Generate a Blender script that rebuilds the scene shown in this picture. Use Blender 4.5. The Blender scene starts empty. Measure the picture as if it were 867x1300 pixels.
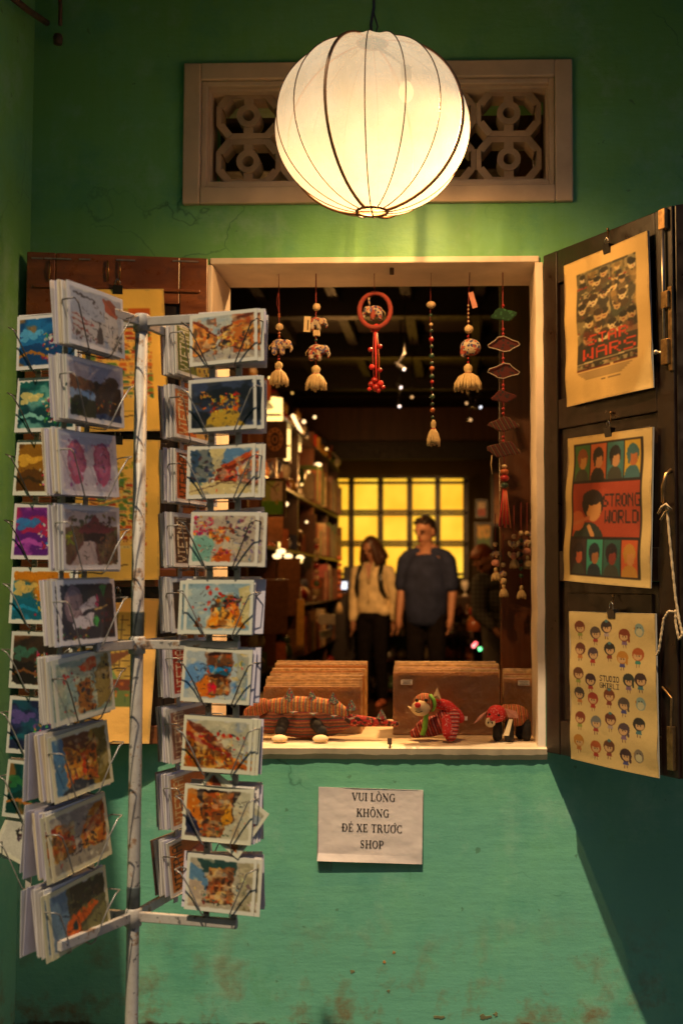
import bpy, math, random
import numpy as np
from mathutils import Vector, Matrix, Euler
R = math.radians
S = bpy.context.scene
COL = S.collection
random.seed(7)
# ---------------------------------------------------------------- camera
F = 1500.0                      # focal length in pixels of the 867x1300 photograph
cd = bpy.data.cameras.new("Camera"); cam = bpy.data.objects.new("camera", cd); COL.objects.link(cam)
S.camera = cam
cam.location = (0, -3.2, 1.2)
cam.rotation_euler = (R(90 + 3.43), 0, R(1.5))
cd.sensor_fit = 'VERTICAL'; cd.sensor_height = 36; cd.sensor_width = 24
cd.lens = F / 1300 * 36
cd.shift_x = -105.5 / 1300
cd.clip_start = 0.05; cd.clip_end = 500
cd.dof.use_dof = True; cd.dof.focus_distance = 2.8; cd.dof.aperture_fstop = 3.6
# ---------------------------------------------------------------- world: the last daylight from the open street side
w = bpy.data.worlds.new("World"); S.world = w; w.use_nodes = True
wn = w.node_tree; bg = wn.nodes['Background']
sky = wn.nodes.new('ShaderNodeTexSky'); sky.sky_type = 'NISHITA'; sky.sun_disc = False
SUN = Vector((-.072, -.343, .71)).normalized()      # towards the light, found from the two shutter shadows on the wall
sky.sun_elevation = math.asin(SUN.z); sky.sun_rotation = math.atan2(SUN.x, SUN.y)
wn.links.new(sky.outputs[0], bg.inputs[0]); bg.inputs[1].default_value = 0.06
sd = bpy.data.lights.new('sun_as_unseen_lamp', 'SUN'); sd.energy = 3.1; sd.angle = R(.9); sd.color = (1, .77, .46)  # stands in for the unseen lamp that throws the shutter shadows
so = bpy.data.objects.new('sun_as_unseen_lamp', sd); COL.objects.link(so); so.rotation_euler = SUN.to_track_quat('Z', 'Y').to_euler(); so.location = SUN * 8
# ---------------------------------------------------------------- exposure
S.view_settings.view_transform = 'Standard'; S.view_settings.look = 'None'
S.view_settings.exposure = 0.45; S.view_settings.gamma = 1
S.cycles.max_bounces = 8; S.cycles.transparent_max_bounces = 16
S.cycles.sample_clamp_indirect = 3.0; S.cycles.caustics_reflective = False; S.cycles.caustics_refractive = False
S.cycles.use_denoising = True

# ================================================================ helpers
CR = cam.rotation_euler.to_matrix(); CO = Vector(cam.location)
def ray(px, py):
    return CR @ Vector(((px - 539.0) / F, (650.0 - py) / F, -1.0))
def P(px, py, y=0.0):
    "the point of the vertical plane Y = y that lies behind a photo pixel (real distance chosen per thing)"
    d = ray(px, py); return CO + d * ((y - CO.y) / d.y)
def PP(px, py, o, n):
    d = ray(px, py); return CO + d * ((Vector(o) - CO).dot(n) / d.dot(n))

def lin(c):
    c = np.asarray(c, dtype=np.float32)
    return np.where(c <= 0.04045, c / 12.92, ((c + 0.055) / 1.055) ** 2.4)
def hx(s):
    return tuple(int(s[i:i+2], 16) / 255 for i in (0, 2, 4))

class NT:
    def __init__(s, name):
        s.m = bpy.data.materials.new(name); s.m.use_nodes = True
        s.t = s.m.node_tree; s.b = s.t.nodes['Principled BSDF']; s.out = s.t.nodes['Material Output']
    def n(s, typ, **kw):
        x = s.t.nodes.new('ShaderNode' + typ)
        for k, v in kw.items():
            if k in x.inputs.keys(): x.inputs[k].default_value = v
            else: setattr(x, k, v)
        return x
    def l(s, a, b): s.t.links.new(a, b)
    def ramp(s, fac, stops, interp='LINEAR'):
        r = s.n('ValToRGB'); r.color_ramp.interpolation = interp
        el = r.color_ramp.elements
        while len(el) < len(stops): el.new(0.5)
        for e, (p, c) in zip(el, stops):
            e.position = p; e.color = (*c, 1) if len(c) == 3 else c
        s.l(fac, r.inputs[0]); return r.outputs[0]
    def mix(s, f, a, b, blend='MIX'):
        m = s.n('Mix', data_type='RGBA', blend_type=blend)
        for i, v in ((0, f), (6, a), (7, b)):
            if hasattr(v, 'is_output'): s.l(v, m.inputs[i])
            else: m.inputs[i].default_value = v if i == 0 else (*v, 1)
        return m.outputs[2]
    def co(s, kind='Object', scale=(1,1,1), rot=(0,0,0)):
        c = s.n('TexCoord'); mp = s.n('Mapping'); mp.inputs['Scale'].default_value = scale
        mp.inputs['Rotation'].default_value = rot
        s.l(c.outputs[kind], mp.inputs[0]); return mp.outputs[0]
    def noise(s, vec, scale=5, detail=4, rough=.55):
        x = s.n('TexNoise', Scale=scale, Detail=detail, Roughness=rough); s.l(vec, x.inputs['Vector']); return x.outputs[0]
    def bump(s, h, strength=.3, dist=.01):
        b = s.n('Bump', Strength=strength, Distance=dist); s.l(h, b.inputs['Height']); s.l(b.outputs[0], s.b.inputs['Normal'])

def mat(name, c, rough=.6, var=.25, scale=30, bump=.0, metal=0, spec=.5, coat=0, emit=None, es=0, stretch=(1,1,1), bd=.002):
    "plain surface whose colour drifts a little with a noise"
    t = NT(name); v = t.co('Object', stretch); nz = t.noise(v, scale, 5)
    c = np.array(c); lo = tuple(c * (1 - var)); hi = tuple(np.minimum(c * (1 + var), 1))
    t.l(t.ramp(nz, [(.3, lo), (.7, hi)]), t.b.inputs['Base Color'])
    t.b.inputs['Roughness'].default_value = rough; t.b.inputs['Metallic'].default_value = metal
    t.b.inputs['Specular IOR Level'].default_value = spec; t.b.inputs['Coat Weight'].default_value = coat
    if emit is not None:
        t.b.inputs['Emission Color'].default_value = (*emit, 1); t.b.inputs['Emission Strength'].default_value = es
    if bump: t.bump(nz, bump, bd)
    return t.m

class MB:
    def __init__(s): s.v = []; s.f = []; s.sm = []
    def add(s, vs, fs, smooth=False):
        o = len(s.v); s.v += [tuple(v) for v in vs]; s.f += [tuple(i + o for i in f) for f in fs]; s.sm += [smooth] * len(fs); return s
    def box(s, c, size, rot=None):
        c = Vector(c); hx_, hy, hz = (k / 2 for k in size); vs = []
        for dx, dy, dz in ((-1,-1,-1),(1,-1,-1),(1,1,-1),(-1,1,-1),(-1,-1,1),(1,-1,1),(1,1,1),(-1,1,1)):
            p = Vector((dx*hx_, dy*hy, dz*hz)); p = (rot @ p if rot else p) + c; vs.append(p)
        return s.add(vs, [(0,3,2,1),(4,5,6,7),(0,1,5,4),(1,2,6,5),(2,3,7,6),(3,0,4,7)])
    def span(s, a, b):
        a = Vector(a); b = Vector(b); return s.box((a + b) / 2, [abs(x) for x in (b - a)])
    def tube(s, pts, r, n=8, cap=True, flat=1.0):
        pts = [Vector(p) for p in pts]; rs = r if isinstance(r, (list, tuple)) else [r] * len(pts)
        vs = []; up = None
        for i, p in enumerate(pts):
            t = (pts[min(i+1, len(pts)-1)] - pts[max(i-1, 0)]).normalized()
            if up is None: up = Vector((0,0,1)) if abs(t.z) < .9 else Vector((0,1,0))
            a = t.cross(up).normalized(); b = a.cross(t); up = b
            for k in range(n):
                q = 2 * math.pi * k / n; vs.append(p + (a * math.cos(q) + b * math.sin(q) * flat) * rs[i])
        fs = []
        for i in range(len(pts) - 1):
            for k in range(n):
                k2 = (k + 1) % n; fs.append((i*n+k, i*n+k2, (i+1)*n+k2, (i+1)*n+k))
        if cap: fs += [tuple(range(n))[::-1], tuple((len(pts)-1)*n + k for k in range(n))]
        return s.add(vs, fs, n > 3)
    def lathe(s, prof, o=(0,0,0), n=16, axis=None, smooth=True):
        "prof: (radius, height) pairs; axis: matrix"
        o = Vector(o); vs = []
        for r, h in prof:
            for k in range(n):
                q = 2*math.pi*k/n; p = Vector((max(r, 1e-4)*math.cos(q), max(r, 1e-4)*math.sin(q), h)); vs.append((axis @ p if axis else p) + o)
        fs = [(i*n+k, i*n+(k+1)%n, (i+1)*n+(k+1)%n, (i+1)*n+k) for i in range(len(prof)-1) for k in range(n)]
        fs += [tuple(range(n))[::-1], tuple((len(prof)-1)*n+k for k in range(n))]
        return s.add(vs, fs, smooth)
    def ell(s, c, r, rot=None, n=14, m=9):
        c = Vector(c); r = (r, r, r) if isinstance(r, (int, float)) else r; vs = []
        for i in range(m + 1):
            a = math.pi * (i if 0 < i < m else (.02 if i == 0 else m - .02)) / m
            for k in range(n):
                q = 2*math.pi*k/n; p = Vector((r[0]*math.sin(a)*math.cos(q), r[1]*math.sin(a)*math.sin(q), -r[2]*math.cos(a)))
                vs.append((rot @ p if rot else p) + c)
        fs = [(i*n+k, i*n+(k+1)%n, (i+1)*n+(k+1)%n, (i+1)*n+k) for i in range(m) for k in range(n)]
        fs += [tuple(range(n))[::-1], tuple(m*n+k for k in range(n))]
        return s.add(vs, fs, True)
    def prism(s, pts, o, u, v, w):
        "outline pts (a,b) laid along u,v at o, thickness vector w"
        o, u, v, w = map(Vector, (o, u, v, w)); n = len(pts)
        a = [o + u*p[0] + v*p[1] for p in pts]; return s.add(a + [p + w for p in a],
            [tuple(range(n))[::-1], tuple(range(n, 2*n))] + [(i, (i+1) % n, (i+1) % n + n, i + n) for i in range(n)])
    def mesh(s, name, mt, off=None):
        me = bpy.data.meshes.new(name)
        vs = s.v if off is None else [tuple(Vector(v) - off) for v in s.v]
        me.from_pydata(vs, [], s.f); me.polygons.foreach_set('use_smooth', s.sm)
        if mt: me.materials.append(mt)
        me.update(); return me
    def build(s, name, mt, parent=None, org=None, bevel=0, **tg):
        if parent is not None: off = wloc(parent)
        else: off = Vector(org) if org else (sum((Vector(v) for v in s.v), Vector()) / max(len(s.v), 1))
        o = bpy.data.objects.new(name, s.mesh(name, mt, off)); COL.objects.link(o)
        if parent is not None: o.parent = parent
        else: o.location = off
        if bevel:
            b = o.modifiers.new('bevel', 'BEVEL'); b.width = bevel; b.segments = 2; b.limit_method = 'ANGLE'; b.harden_normals = False
        if tg: tag(o, **tg)
        return o
def wloc(o):
    v = Vector(o.location)
    while o.parent: o = o.parent; v += Vector(o.location)
    return v
def tag(o, label=None, cat=None, group=None, kind=None):
    if label: o['label'] = label
    if cat: o['category'] = cat
    if group: o['group'] = group
    if kind: o['kind'] = kind
    return o
def thing(name, loc, label, cat, group=None):
    o = bpy.data.objects.new(name, None); COL.objects.link(o); o.location = loc; o.empty_display_size = .05
    return tag(o, label, cat, group)
def copy_tree(o, parent=None):
    c = o.copy(); COL.objects.link(c)
    if parent: c.parent = parent
    for ch in list(o.children): copy_tree(ch, c)
    return c
def inst(name, me, parent, loc):
    o = bpy.data.objects.new(name, me); COL.objects.link(o); o.parent = parent
    o.location = Vector(loc) - wloc(parent) if parent else Vector(loc); return o
def blob(name, mb, mt, parent=None, voxel=.01, smooth=3, **tg):
    "one continuous surface grown over overlapping limbs and masses"
    off = wloc(parent) if parent is not None else sum((Vector(v) for v in mb.v), Vector()) / len(mb.v)
    t = bpy.data.objects.new(name, mb.mesh(name, mt, off)); COL.objects.link(t)
    r = t.modifiers.new('r', 'REMESH'); r.mode = 'VOXEL'; r.voxel_size = voxel; r.use_smooth_shade = True
    s_ = t.modifiers.new('s', 'SMOOTH'); s_.iterations = smooth; s_.factor = .6
    dg = bpy.context.evaluated_depsgraph_get()
    me = bpy.data.meshes.new_from_object(t.evaluated_get(dg)); me.name = name
    if mt and not me.materials: me.materials.append(mt)
    t.modifiers.clear(); t.data = me
    if parent is not None: t.parent = parent
    else: t.location = off
    if tg: tag(t, **tg)
    return t
def cap(mb, pts, rs, n=12):
    "limb: spheres joined by tapered tubes"
    pts = [Vector(p) for p in pts]
    for i in range(len(pts)):
        mb.ell(pts[i], rs[i], n=n, m=8)
        if i: mb.tube([pts[i-1], pts[i]], [rs[i-1], rs[i]], n=n)
    return mb

# ---------------------------------------------------------------- printed pictures (flat print painted point by point)
FONT = {'A':'01110100011000111111100011000110001','B':'11110100011000111110100011000111110','C':'01111100001000010000100001000001111',
'D':'11110100011000110001100011000111110','E':'11111100001000011110100001000011111','G':'01111100001000010011100011000101111',
'H':'10001100011000111111100011000110001','I':'11111001000010000100001000010011111','L':'10000100001000010000100001000011111',
'M':'10001110111010110101100011000110001','N':'10001110011010110011100011000110001','O':'01110100011000110001100011000101110',
'R':'11110100011000111110101001001010001','S':'01111100001000001110000010000111110','T':'11111001000010000100001000010000100',
'U':'10001100011000110001100011000101110','V':'10001100011000101010010100010000100','W':'10001100011000110101101011101110001',' ':'0'*35}
class Art:
    def __init__(s, w, h, bg='f0ebe2', seed=0, warp=0):
        s.w, s.h = w, h; s.a = np.empty((h, w, 3), np.float32); s.a[:] = hx(bg); s.r = np.random.RandomState(seed)
        s.X, s.Y = np.meshgrid((np.arange(w) + .5) / w, (np.arange(h) + .5) / h)   # y runs down
        s.box = np.ones((h, w), bool)
        if warp: n1, n2, n3, n4 = s.nz(5, 2), s.nz(5, 2), s.nz(18, 1), s.nz(18, 1); s.X = s.X + (n1 - .5)*warp + (n3 - .5)*warp*.8; s.Y = s.Y + (n2 - .5)*warp*1.2 + (n4 - .5)*warp
    def clip(s, x0, y0, x1, y1): s.box = (s.X >= x0) & (s.X <= x1) & (s.Y >= y0) & (s.Y <= y1); return s
    def put(s, m, c, al=1.0):
        m = (m & s.box).astype(np.float32)[..., None] * al; s.a = s.a * (1 - m) + np.array(hx(c), np.float32) * m; return s
    def rect(s, x0, y0, x1, y1, c, al=1.): return s.put((s.X >= x0) & (s.X <= x1) & (s.Y >= y0) & (s.Y <= y1), c, al)
    def ell(s, x, y, rx, ry, c, al=1., ang=0):
        dx = s.X - x; dy = (s.Y - y) * s.h / s.w; ca, sa = math.cos(ang), math.sin(ang); ry2 = ry * s.h / s.w
        return s.put(((dx*ca + dy*sa) / rx) ** 2 + ((-dx*sa + dy*ca) / ry2) ** 2 <= 1, c, al)
    def poly(s, pts, c, al=1.):
        m = np.zeros((s.h, s.w), bool); n = len(pts)
        for i in range(n):
            (x0, y0), (x1, y1) = pts[i], pts[(i+1) % n]
            if y0 == y1: continue
            k = ((s.Y >= min(y0, y1)) & (s.Y < max(y0, y1)) & (s.X < (x1 - x0) * (s.Y - y0) / (y1 - y0) + x0)); m ^= k
        return s.put(m, c, al)
    def line(s, pts, c, w=.02, al=1.):
        for (x0, y0), (x1, y1) in zip(pts, pts[1:]):
            k = s.h / s.w; dx, dy = x1 - x0, (y1 - y0) * k; L = dx*dx + dy*dy + 1e-9
            t = np.clip(((s.X - x0) * dx + (s.Y - y0) * k * dy) / L, 0, 1)
            s.put((s.X - x0 - t*dx) ** 2 + ((s.Y - y0) * k - t*dy) ** 2 < (w/2) ** 2, c, al)
        return s
    def nz(s, sc, det=2):
        o = np.zeros((s.h, s.w), np.float32)
        for d in range(det):
            g = int(sc * 2 ** d) + 2; q = s.r.rand(g, g).astype(np.float32)
            x = np.clip(s.X, 0, .999) * (g - 1.001); y = np.clip(s.Y, 0, .999) * (g - 1.001); i = x.astype(int); j = y.astype(int); u = x - i; v = y - j
            u = u*u*(3-2*u); v = v*v*(3-2*v)
            o += (q[j, i]*(1-u)*(1-v) + q[j, i+1]*u*(1-v) + q[j+1, i]*(1-u)*v + q[j+1, i+1]*u*v) / 2 ** d
        return o / (2 - .5 ** (det - 1))
    def wash(s, c, sc=4, thr=.5, al=.6, soft=.12):
        k = np.clip((s.nz(sc) - thr) / soft, 0, 1) * al * s.box; s.a = s.a * (1 - k[..., None]) + np.array(hx(c), np.float32) * k[..., None]; return s
    def dabs(s, n, pal, x0, y0, x1, y1, r0=.01, r1=.04, asp=1.3, al=.85):
        r = s.r
        for _ in range(n):
            cc = np.clip((np.array(hx(pal[r.randint(len(pal))])) + r.uniform(-.06, .06, 3)) * r.uniform(.75, 1.15), 0, 1); a_ = r.choice([0, 0, 1.57]) + r.uniform(-.35, .35)
            dx = s.X - r.uniform(x0, x1); dy = (s.Y - r.uniform(y0, y1)) * s.h / s.w; ca, sa = math.cos(a_), math.sin(a_)
            s.put((np.abs((dx*ca + dy*sa) / r.uniform(r0, r1)) ** 2.6 + np.abs((-dx*sa + dy*ca) / (r.uniform(r0, r1) * .55)) ** 2.6) <= 1, '%02x%02x%02x' % tuple(int(v * 255) for v in cc), al)
        return s
    def text(s, t, x, y, hgt, c, rot=0, wd=.8):
        "block capitals; hgt = fraction of picture height; rot 90 runs up the side"
        ph = hgt / 7; pw = ph * s.h / s.w * wd
        for i, ch in enumerate(t):
            g = FONT.get(ch, FONT[' '])
            for q in range(35):
                if g[q] == '1':
                    cx, cy = (i * 6 + q % 5), q // 5
                    if rot == 0: s.rect(x + cx*pw, y + cy*ph, x + (cx+1)*pw, y + (cy+1)*ph, c)
                    else:
                        a = pw / wd; b = ph * wd
                        s.rect(x + cy*a, y - (cx+1)*b, x + (cy+1)*a, y - cx*b, c)
        return s
    def jitter(s, k=.05):
        s.a *= (1 + (s.r.rand(s.h, s.w, 1) - .5) * 2 * k) * (1 + (s.nz(6)[..., None] - .5) * k * 2); return s
    def border(s, c, bx, by):
        s.put((s.X < bx) | (s.X > 1-bx) | (s.Y < by) | (s.Y > 1-by), c); return s
PRINT = {}
def print_mat(rough=.45, coat=.0, bump=.0):
    k = (rough, coat, bump)
    if k not in PRINT:
        t = NT('printed_paper'); a = t.n('VertexColor', layer_name='print')
        t.l(a.outputs[0], t.b.inputs['Base Color']); t.b.inputs['Roughness'].default_value = rough
        t.b.inputs['Coat Weight'].default_value = coat; t.b.inputs['Coat Roughness'].default_value = .15
        t.bump(t.noise(t.co('Object'), 25, 4), .25 + bump, .003)
        PRINT[k] = t.m
    return PRINT[k]
def sheet(name, art, tl, tr, br, bl, parent=None, warp=None, m=None, gain=.82, thick=.0015, org=None, **tg):
    "a thin printed sheet between four corner points; the picture is stored per point"
    w_, h_ = art.w, art.h; tl, tr, br, bl = (np.array(p, float) for p in (tl, tr, br, bl))
    u = np.linspace(0, 1, w_ + 1)[None, :, None]; v = np.linspace(0, 1, h_ + 1)[:, None, None]
    g = (tl*(1-u) + tr*u) * (1-v) + (bl*(1-u) + br*u) * v
    nrm = np.cross(tr - tl, bl - tl); nrm /= np.linalg.norm(nrm); nrm = -nrm if np.dot(nrm, np.array(CO) - tl) < 0 else nrm
    if warp is not None:
        wv = warp(u, v); g = g + (wv - wv.min()) * nrm
    # the print is flat colour per little cell, blended at the points between cells
    pad = np.pad(np.clip(art.a, 0, 1), ((1, 1), (1, 1), (0, 0)), mode='edge')
    c = (pad[:-1, :-1] + pad[1:, :-1] + pad[:-1, 1:] + pad[1:, 1:]) / 4
    N = (w_+1) * (h_+1)
    back = [tl, tr, br, bl]
    vs = np.concatenate([g.reshape(-1, 3), np.array(back) - nrm * thick])
    off = np.array(wloc(parent) if parent is not None else (org if org is not None else g.reshape(-1, 3).mean(0)))
    vs = vs - off
    i = np.arange(w_)[None, :] + (np.arange(h_) * (w_ + 1))[:, None]
    q = np.stack([i, i + w_ + 1, i + w_ + 2, i + 1], -1).reshape(-1, 4)
    if np.dot(np.cross(bl - tl, tr - tl), nrm) < 0: q = q[:, ::-1]
    c4 = [0, w_, (w_+1)*h_ + w_, (w_+1)*h_]
    ex = [(N, N+1, N+2, N+3)] + [(c4[k], c4[(k+1) % 4], N + (k+1) % 4, N + k) for k in range(4)]
    me = bpy.data.meshes.new(name); me.from_pydata(vs.tolist(), [], q.tolist() + ex)
    at = me.color_attributes.new('print', 'FLOAT_COLOR', 'POINT')
    cc = np.ones((N + 4, 4), np.float32); cc[:N, :3] = lin(c).reshape(-1, 3) * gain; cc[N:, :3] = .5
    at.data.foreach_set('color', cc.ravel()); me.materials.append(m or print_mat()); me.update()
    o = bpy.data.objects.new(name, me); COL.objects.link(o)
    if parent is not None: o.parent = parent
    else: o.location = off
    if tg: tag(o, **tg)
    return o
# ================================================================ materials of the setting
def wall_mat(name, warm=0.0):
    t = NT(name); v = t.co('Object'); vb = t.co('Object', (1.0, 1.0, 5)); vv = t.co('Object', (10, 10, .8))
    n1 = t.noise(v, 1.6, 5, .6); n2 = t.noise(vb, 3, 6, .65); n3 = t.noise(v, 9, 6, .7); n4 = t.noise(vv, 3, 4)
    g1 = (.060 + warm*.02, .250, .125 - warm*.03); g2 = (.100 + warm*.02, .315, .190 - warm*.05)
    c = t.ramp(n1, [(.36, g1), (.62, g2)])
    c = t.mix(t.ramp(n2, [(.45, (0,)*3), (.72, (.16,)*3)]), c, (.125, .36, .25))
    c = t.mix(t.ramp(n4, [(.45, (0,)*3), (.7, (.6,)*3)]), c, (.055, .24, .10))
    gz = t.n('NewGeometry'); sz = t.n('SeparateXYZ'); t.l(gz.outputs['Position'], sz.inputs[0])
    mz = t.n('MapRange'); mz.inputs[1].default_value = .55; mz.inputs[2].default_value = 1.15; t.l(sz.outputs[2], mz.inputs[0])
    c = t.mix(mz.outputs[0], t.mix(.72, c, (.15, .415, .325)), t.mix(.55, c, (.20, .47, .12)))
    # damp blooms and scratches
    c = t.mix(t.ramp(t.noise(v, 5.2, 7, .75), [(.60, (0,)*3), (.70, (.45,)*3)]), c, (.045, .17, .075))
    c = t.mix(t.ramp(t.noise(v, 2.6, 6, .7), [(.46, (0,)*3), (.62, (.5,)*3)]), c, (.16, .44, .26)); c = t.mix(t.ramp(t.noise(v, 4.4, 7, .72), [(.54, (0,)*3), (.66, (.42,)*3)]), c, (.27, .48, .36)); c = t.mix(t.ramp(t.noise(v, 3.7, 7, .7), [(.52, (0,)*3), (.68, (.45,)*3)]), c, (.045, .24, .19))
    c = t.mix(t.ramp(t.noise(v, 26, 3, .6), [(.69, (0,)*3), (.72, (.6,)*3)]), c, (.07, .16, .09))
    vr = t.n('TexVoronoi', feature='DISTANCE_TO_EDGE', Scale=2.3); dv = t.n('Mix', data_type='VECTOR'); dv.inputs[0].default_value = .22; t.l(v, dv.inputs[4]); nc_ = t.n('TexNoise', Scale=5, Detail=5); t.l(v, nc_.inputs['Vector']); t.l(nc_.outputs[1], dv.inputs[5]); t.l(dv.outputs[1], vr.inputs['Vector'])
    mk = t.n('Math', operation='MULTIPLY'); t.l(t.ramp(vr.outputs['Distance'], [(.0, (.7,)*3), (.006, (0,)*3)]), mk.inputs[0]); t.l(t.ramp(t.noise(v, 1.9, 3), [(.52, (0,)*3), (.62, (1,)*3)]), mk.inputs[1])
    c = t.mix(mk.outputs[0], c, (.03, .11, .07))
    # splash-back dirt at the foot of the wall
    g = t.n('NewGeometry'); sx = t.n('SeparateXYZ'); t.l(g.outputs['Position'], sx.inputs[0])
    mr = t.n('MapRange'); mr.inputs[1].default_value = .36; mr.inputs[2].default_value = .0; t.l(sx.outputs[2], mr.inputs[0])
    md = t.n('Math', operation='MULTIPLY'); t.l(mr.outputs[0], md.inputs[0]); t.l(t.ramp(n3, [(.50, (0,)*3), (.68, (1,)*3)]), md.inputs[1])
    c = t.mix(md.outputs[0], c, (.17, .11, .045))
    mr2 = t.n('MapRange'); mr2.inputs[1].default_value = .055; mr2.inputs[2].default_value = .0; t.l(sx.outputs[2], mr2.inputs[0])
    ad = t.n('Math', operation='MULTIPLY_ADD'); t.l(n3, ad.inputs[0]); ad.inputs[1].default_value = .9; t.l(mr2.outputs[0], ad.inputs[2])
    c = t.mix(t.ramp(ad.outputs[0], [(.85, (0,)*3), (1.2, (.9,)*3)]), c, (.045, .035, .02))
    t.l(c, t.b.inputs['Base Color']); t.b.inputs['Roughness'].default_value = .5; t.b.inputs['Specular IOR Level'].default_value = .35
    s = t.n('Math', operation='ADD'); t.l(n2, s.inputs[0]); t.l(n3, s.inputs[1])
    s2 = t.n('Math', operation='ADD'); t.l(s.outputs[0], s2.inputs[0]); t.l(n1, s2.inputs[1])
    t.bump(s2.outputs[0], .5, .005)
    return t.m
def wood(name, a, b, rough=.35, axis=2, coat=0.2, sc=7):
    t = NT(name); s = [26, 26, 26]; s[axis] = 1.6; v = t.co('Object', tuple(s))
    n = t.noise(v, sc / 7, 6, .65); n2 = t.noise(t.co('Object'), 30, 4)
    c = t.ramp(n, [(.3, a), (.7, b)])
    c = t.mix(t.ramp(n2, [(.62, (0,)*3), (.72, (.5,)*3)]), c, tuple(k * .5 for k in a))
    t.l(c, t.b.inputs['Base Color']); t.l(t.ramp(n2, [(.3, (rough*.7,)*3), (.7, (min(1, rough*1.4),)*3)]), t.b.inputs['Roughness'])
    t.b.inputs['Coat Weight'].default_value = coat; t.b.inputs['Coat Roughness'].default_value = .25
    t.bump(n, .35, .0015); return t.m
M = {}
M['wall'] = wall_mat('green_limewash'); M['wall2'] = wall_mat('green_limewash_lamp_warmed', .6)  # side copy is warmer: the lamp's glow is put into its colour
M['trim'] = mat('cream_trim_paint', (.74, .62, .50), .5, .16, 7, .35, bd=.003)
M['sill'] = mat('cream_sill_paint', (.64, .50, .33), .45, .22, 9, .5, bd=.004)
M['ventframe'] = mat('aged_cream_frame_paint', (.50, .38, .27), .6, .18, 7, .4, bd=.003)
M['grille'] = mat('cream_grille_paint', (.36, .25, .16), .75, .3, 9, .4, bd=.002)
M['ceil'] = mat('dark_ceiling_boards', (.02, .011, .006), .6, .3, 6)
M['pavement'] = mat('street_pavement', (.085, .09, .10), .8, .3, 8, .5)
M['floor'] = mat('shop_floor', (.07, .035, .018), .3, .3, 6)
M['dark'] = wood('dark_varnished_wood', (.006, .0022, .0012), (.015, .0055, .003), .38)
M['darkpanel'] = wood('black_brown_wood', (.006, .003, .002), (.014, .006, .004), .4)
M['redwood'] = wood('worn_red_brown_wood', (.10, .028, .008), (.26, .085, .026), .32, axis=0, coat=.5)
M['shopwood'] = wood('warm_shop_wood', (.05, .014, .004), (.11, .034, .010), .4, coat=.1)
M['iron'] = mat('rusty_brown_iron', (.10, .055, .035), .6, .4, 40, .3, .4)

# ================================================================ ground, shell of the shop
T = .25                                            # wall thickness
x0, x1 = P(262, 640).x, P(687.5, 640).x            # window opening
z0, z1 = P(470, 951).z, P(470, 329).z
vx0, vx1 = P(234, 170).x, P(726, 170).x            # ventilation block
vz0, vz1 = P(480, 259).z, P(480, 80).z
XL = P(44, 340).x - .012                           # inner corner with the side wall
XR = 1.6; ZT = 3.15; EAVE = 1.07
m = MB(); m.add([(-40, -60, 0), (40, -60, 0), (40, 60, 0), (-40, 60, 0)], [(0, 1, 2, 3)]); m.build('ground', M['pavement'], kind='structure')

def cutwall(mb, xs, zs, holes, y0, y1):
    n = len(zs); idx = lambda i, j, b: ((i * n + j) * 2 + b)
    vs = [(x, y, z) for x in xs for z in zs for y in (y0, y1)]; fs = []
    hole = lambda i, j: not (0 <= i < len(xs)-1 and 0 <= j < n-1) or any(a <= (xs[i]+xs[i+1])/2 <= b and c <= (zs[j]+zs[j+1])/2 <= d for a, b, c, d in holes)
    for i in range(len(xs)-1):
        for j in range(n-1):
            if hole(i, j): continue
            A, B, C_, D = (i, j), (i+1, j), (i+1, j+1), (i, j+1)
            fs.append([idx(*q, 0) for q in (A, B, C_, D)]); fs.append([idx(*q, 1) for q in (D, C_, B, A)])
            for (p, q, nb) in ((A, B, (i, j-1)), (B, C_, (i+1, j)), (C_, D, (i, j+1)), (D, A, (i-1, j))):
                if hole(*nb): fs.append([idx(*q, 0), idx(*p, 0), idx(*p, 1), idx(*q, 1)])
    mb.add(vs, fs)
m = MB()
vi = .052                                           # ventilation frame covers this much
holes = [(x0, x1, z0, z1), (vx0 + vi, vx1 - vi, vz0 + vi, vz1 - vi)]
cutwall(m, sorted({XL, x0, x1, vx0+vi, vx1-vi, XR}), sorted({-.05, z0, z1, vz0+vi, vz1-vi, ZT}), holes, 0, T)
facade = thing('shop_wall', (0, 0, 0), 'green limewashed shop wall with the open window, cream sill and grille above', 'wall')
m.build('plaster', M['wall'], facade)
m = MB(); m.span((XL - .2, -9, -.05), (XL, 0, ZT)); m.span((XL - .2, 0.001, -.05), (XL - .002, .25, ZT))
m.build('side_wall', M['wall2'], label='green side wall meeting the shop wall at the left edge', cat='wall')
# flaked patches where the paint is gone, low on the wall
pm = mat('bare_brown_plaster', (.15, .15, .07), .9, .35, 30, .5)
pm2 = mat('bare_ochre_plaster', (.42, .19, .05), .9, .3, 30, .4)
def patch(px, py, r, k, mt_, seed):
    rr = random.Random(seed); c = P(px, py); m_ = MB(); n = 14; pts = []
    for i in range(n):
        a = 2*math.pi*i/n; q = r * .62 * rr.uniform(.3, 1.3); pts.append((c.x + math.cos(a)*q*k, c.z + math.sin(a)*q))
    m_.prism(pts, (0, 0, 0), (1, 0, 0), (0, 0, 1), (0, -.0012 - .0002 * (seed % 5), 0)); m_.build('flaked_patch', mt_, facade)
for i, (px, py, r, k) in enumerate([(447, 1233, .009, 1.1), (493, 1258, .007, 1.0), (615, 1291, .013, 1.9), (629, 1287, .011, 1), (560, 1291, .010, 3)]): patch(px, py, r, k, pm, i)
for i, (px, py, r, k) in enumerate([(500, 1209, .007, 1), (488, 1221, .006, 1.3)]): patch(px, py, r, k, pm2, i + 40)

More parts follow.
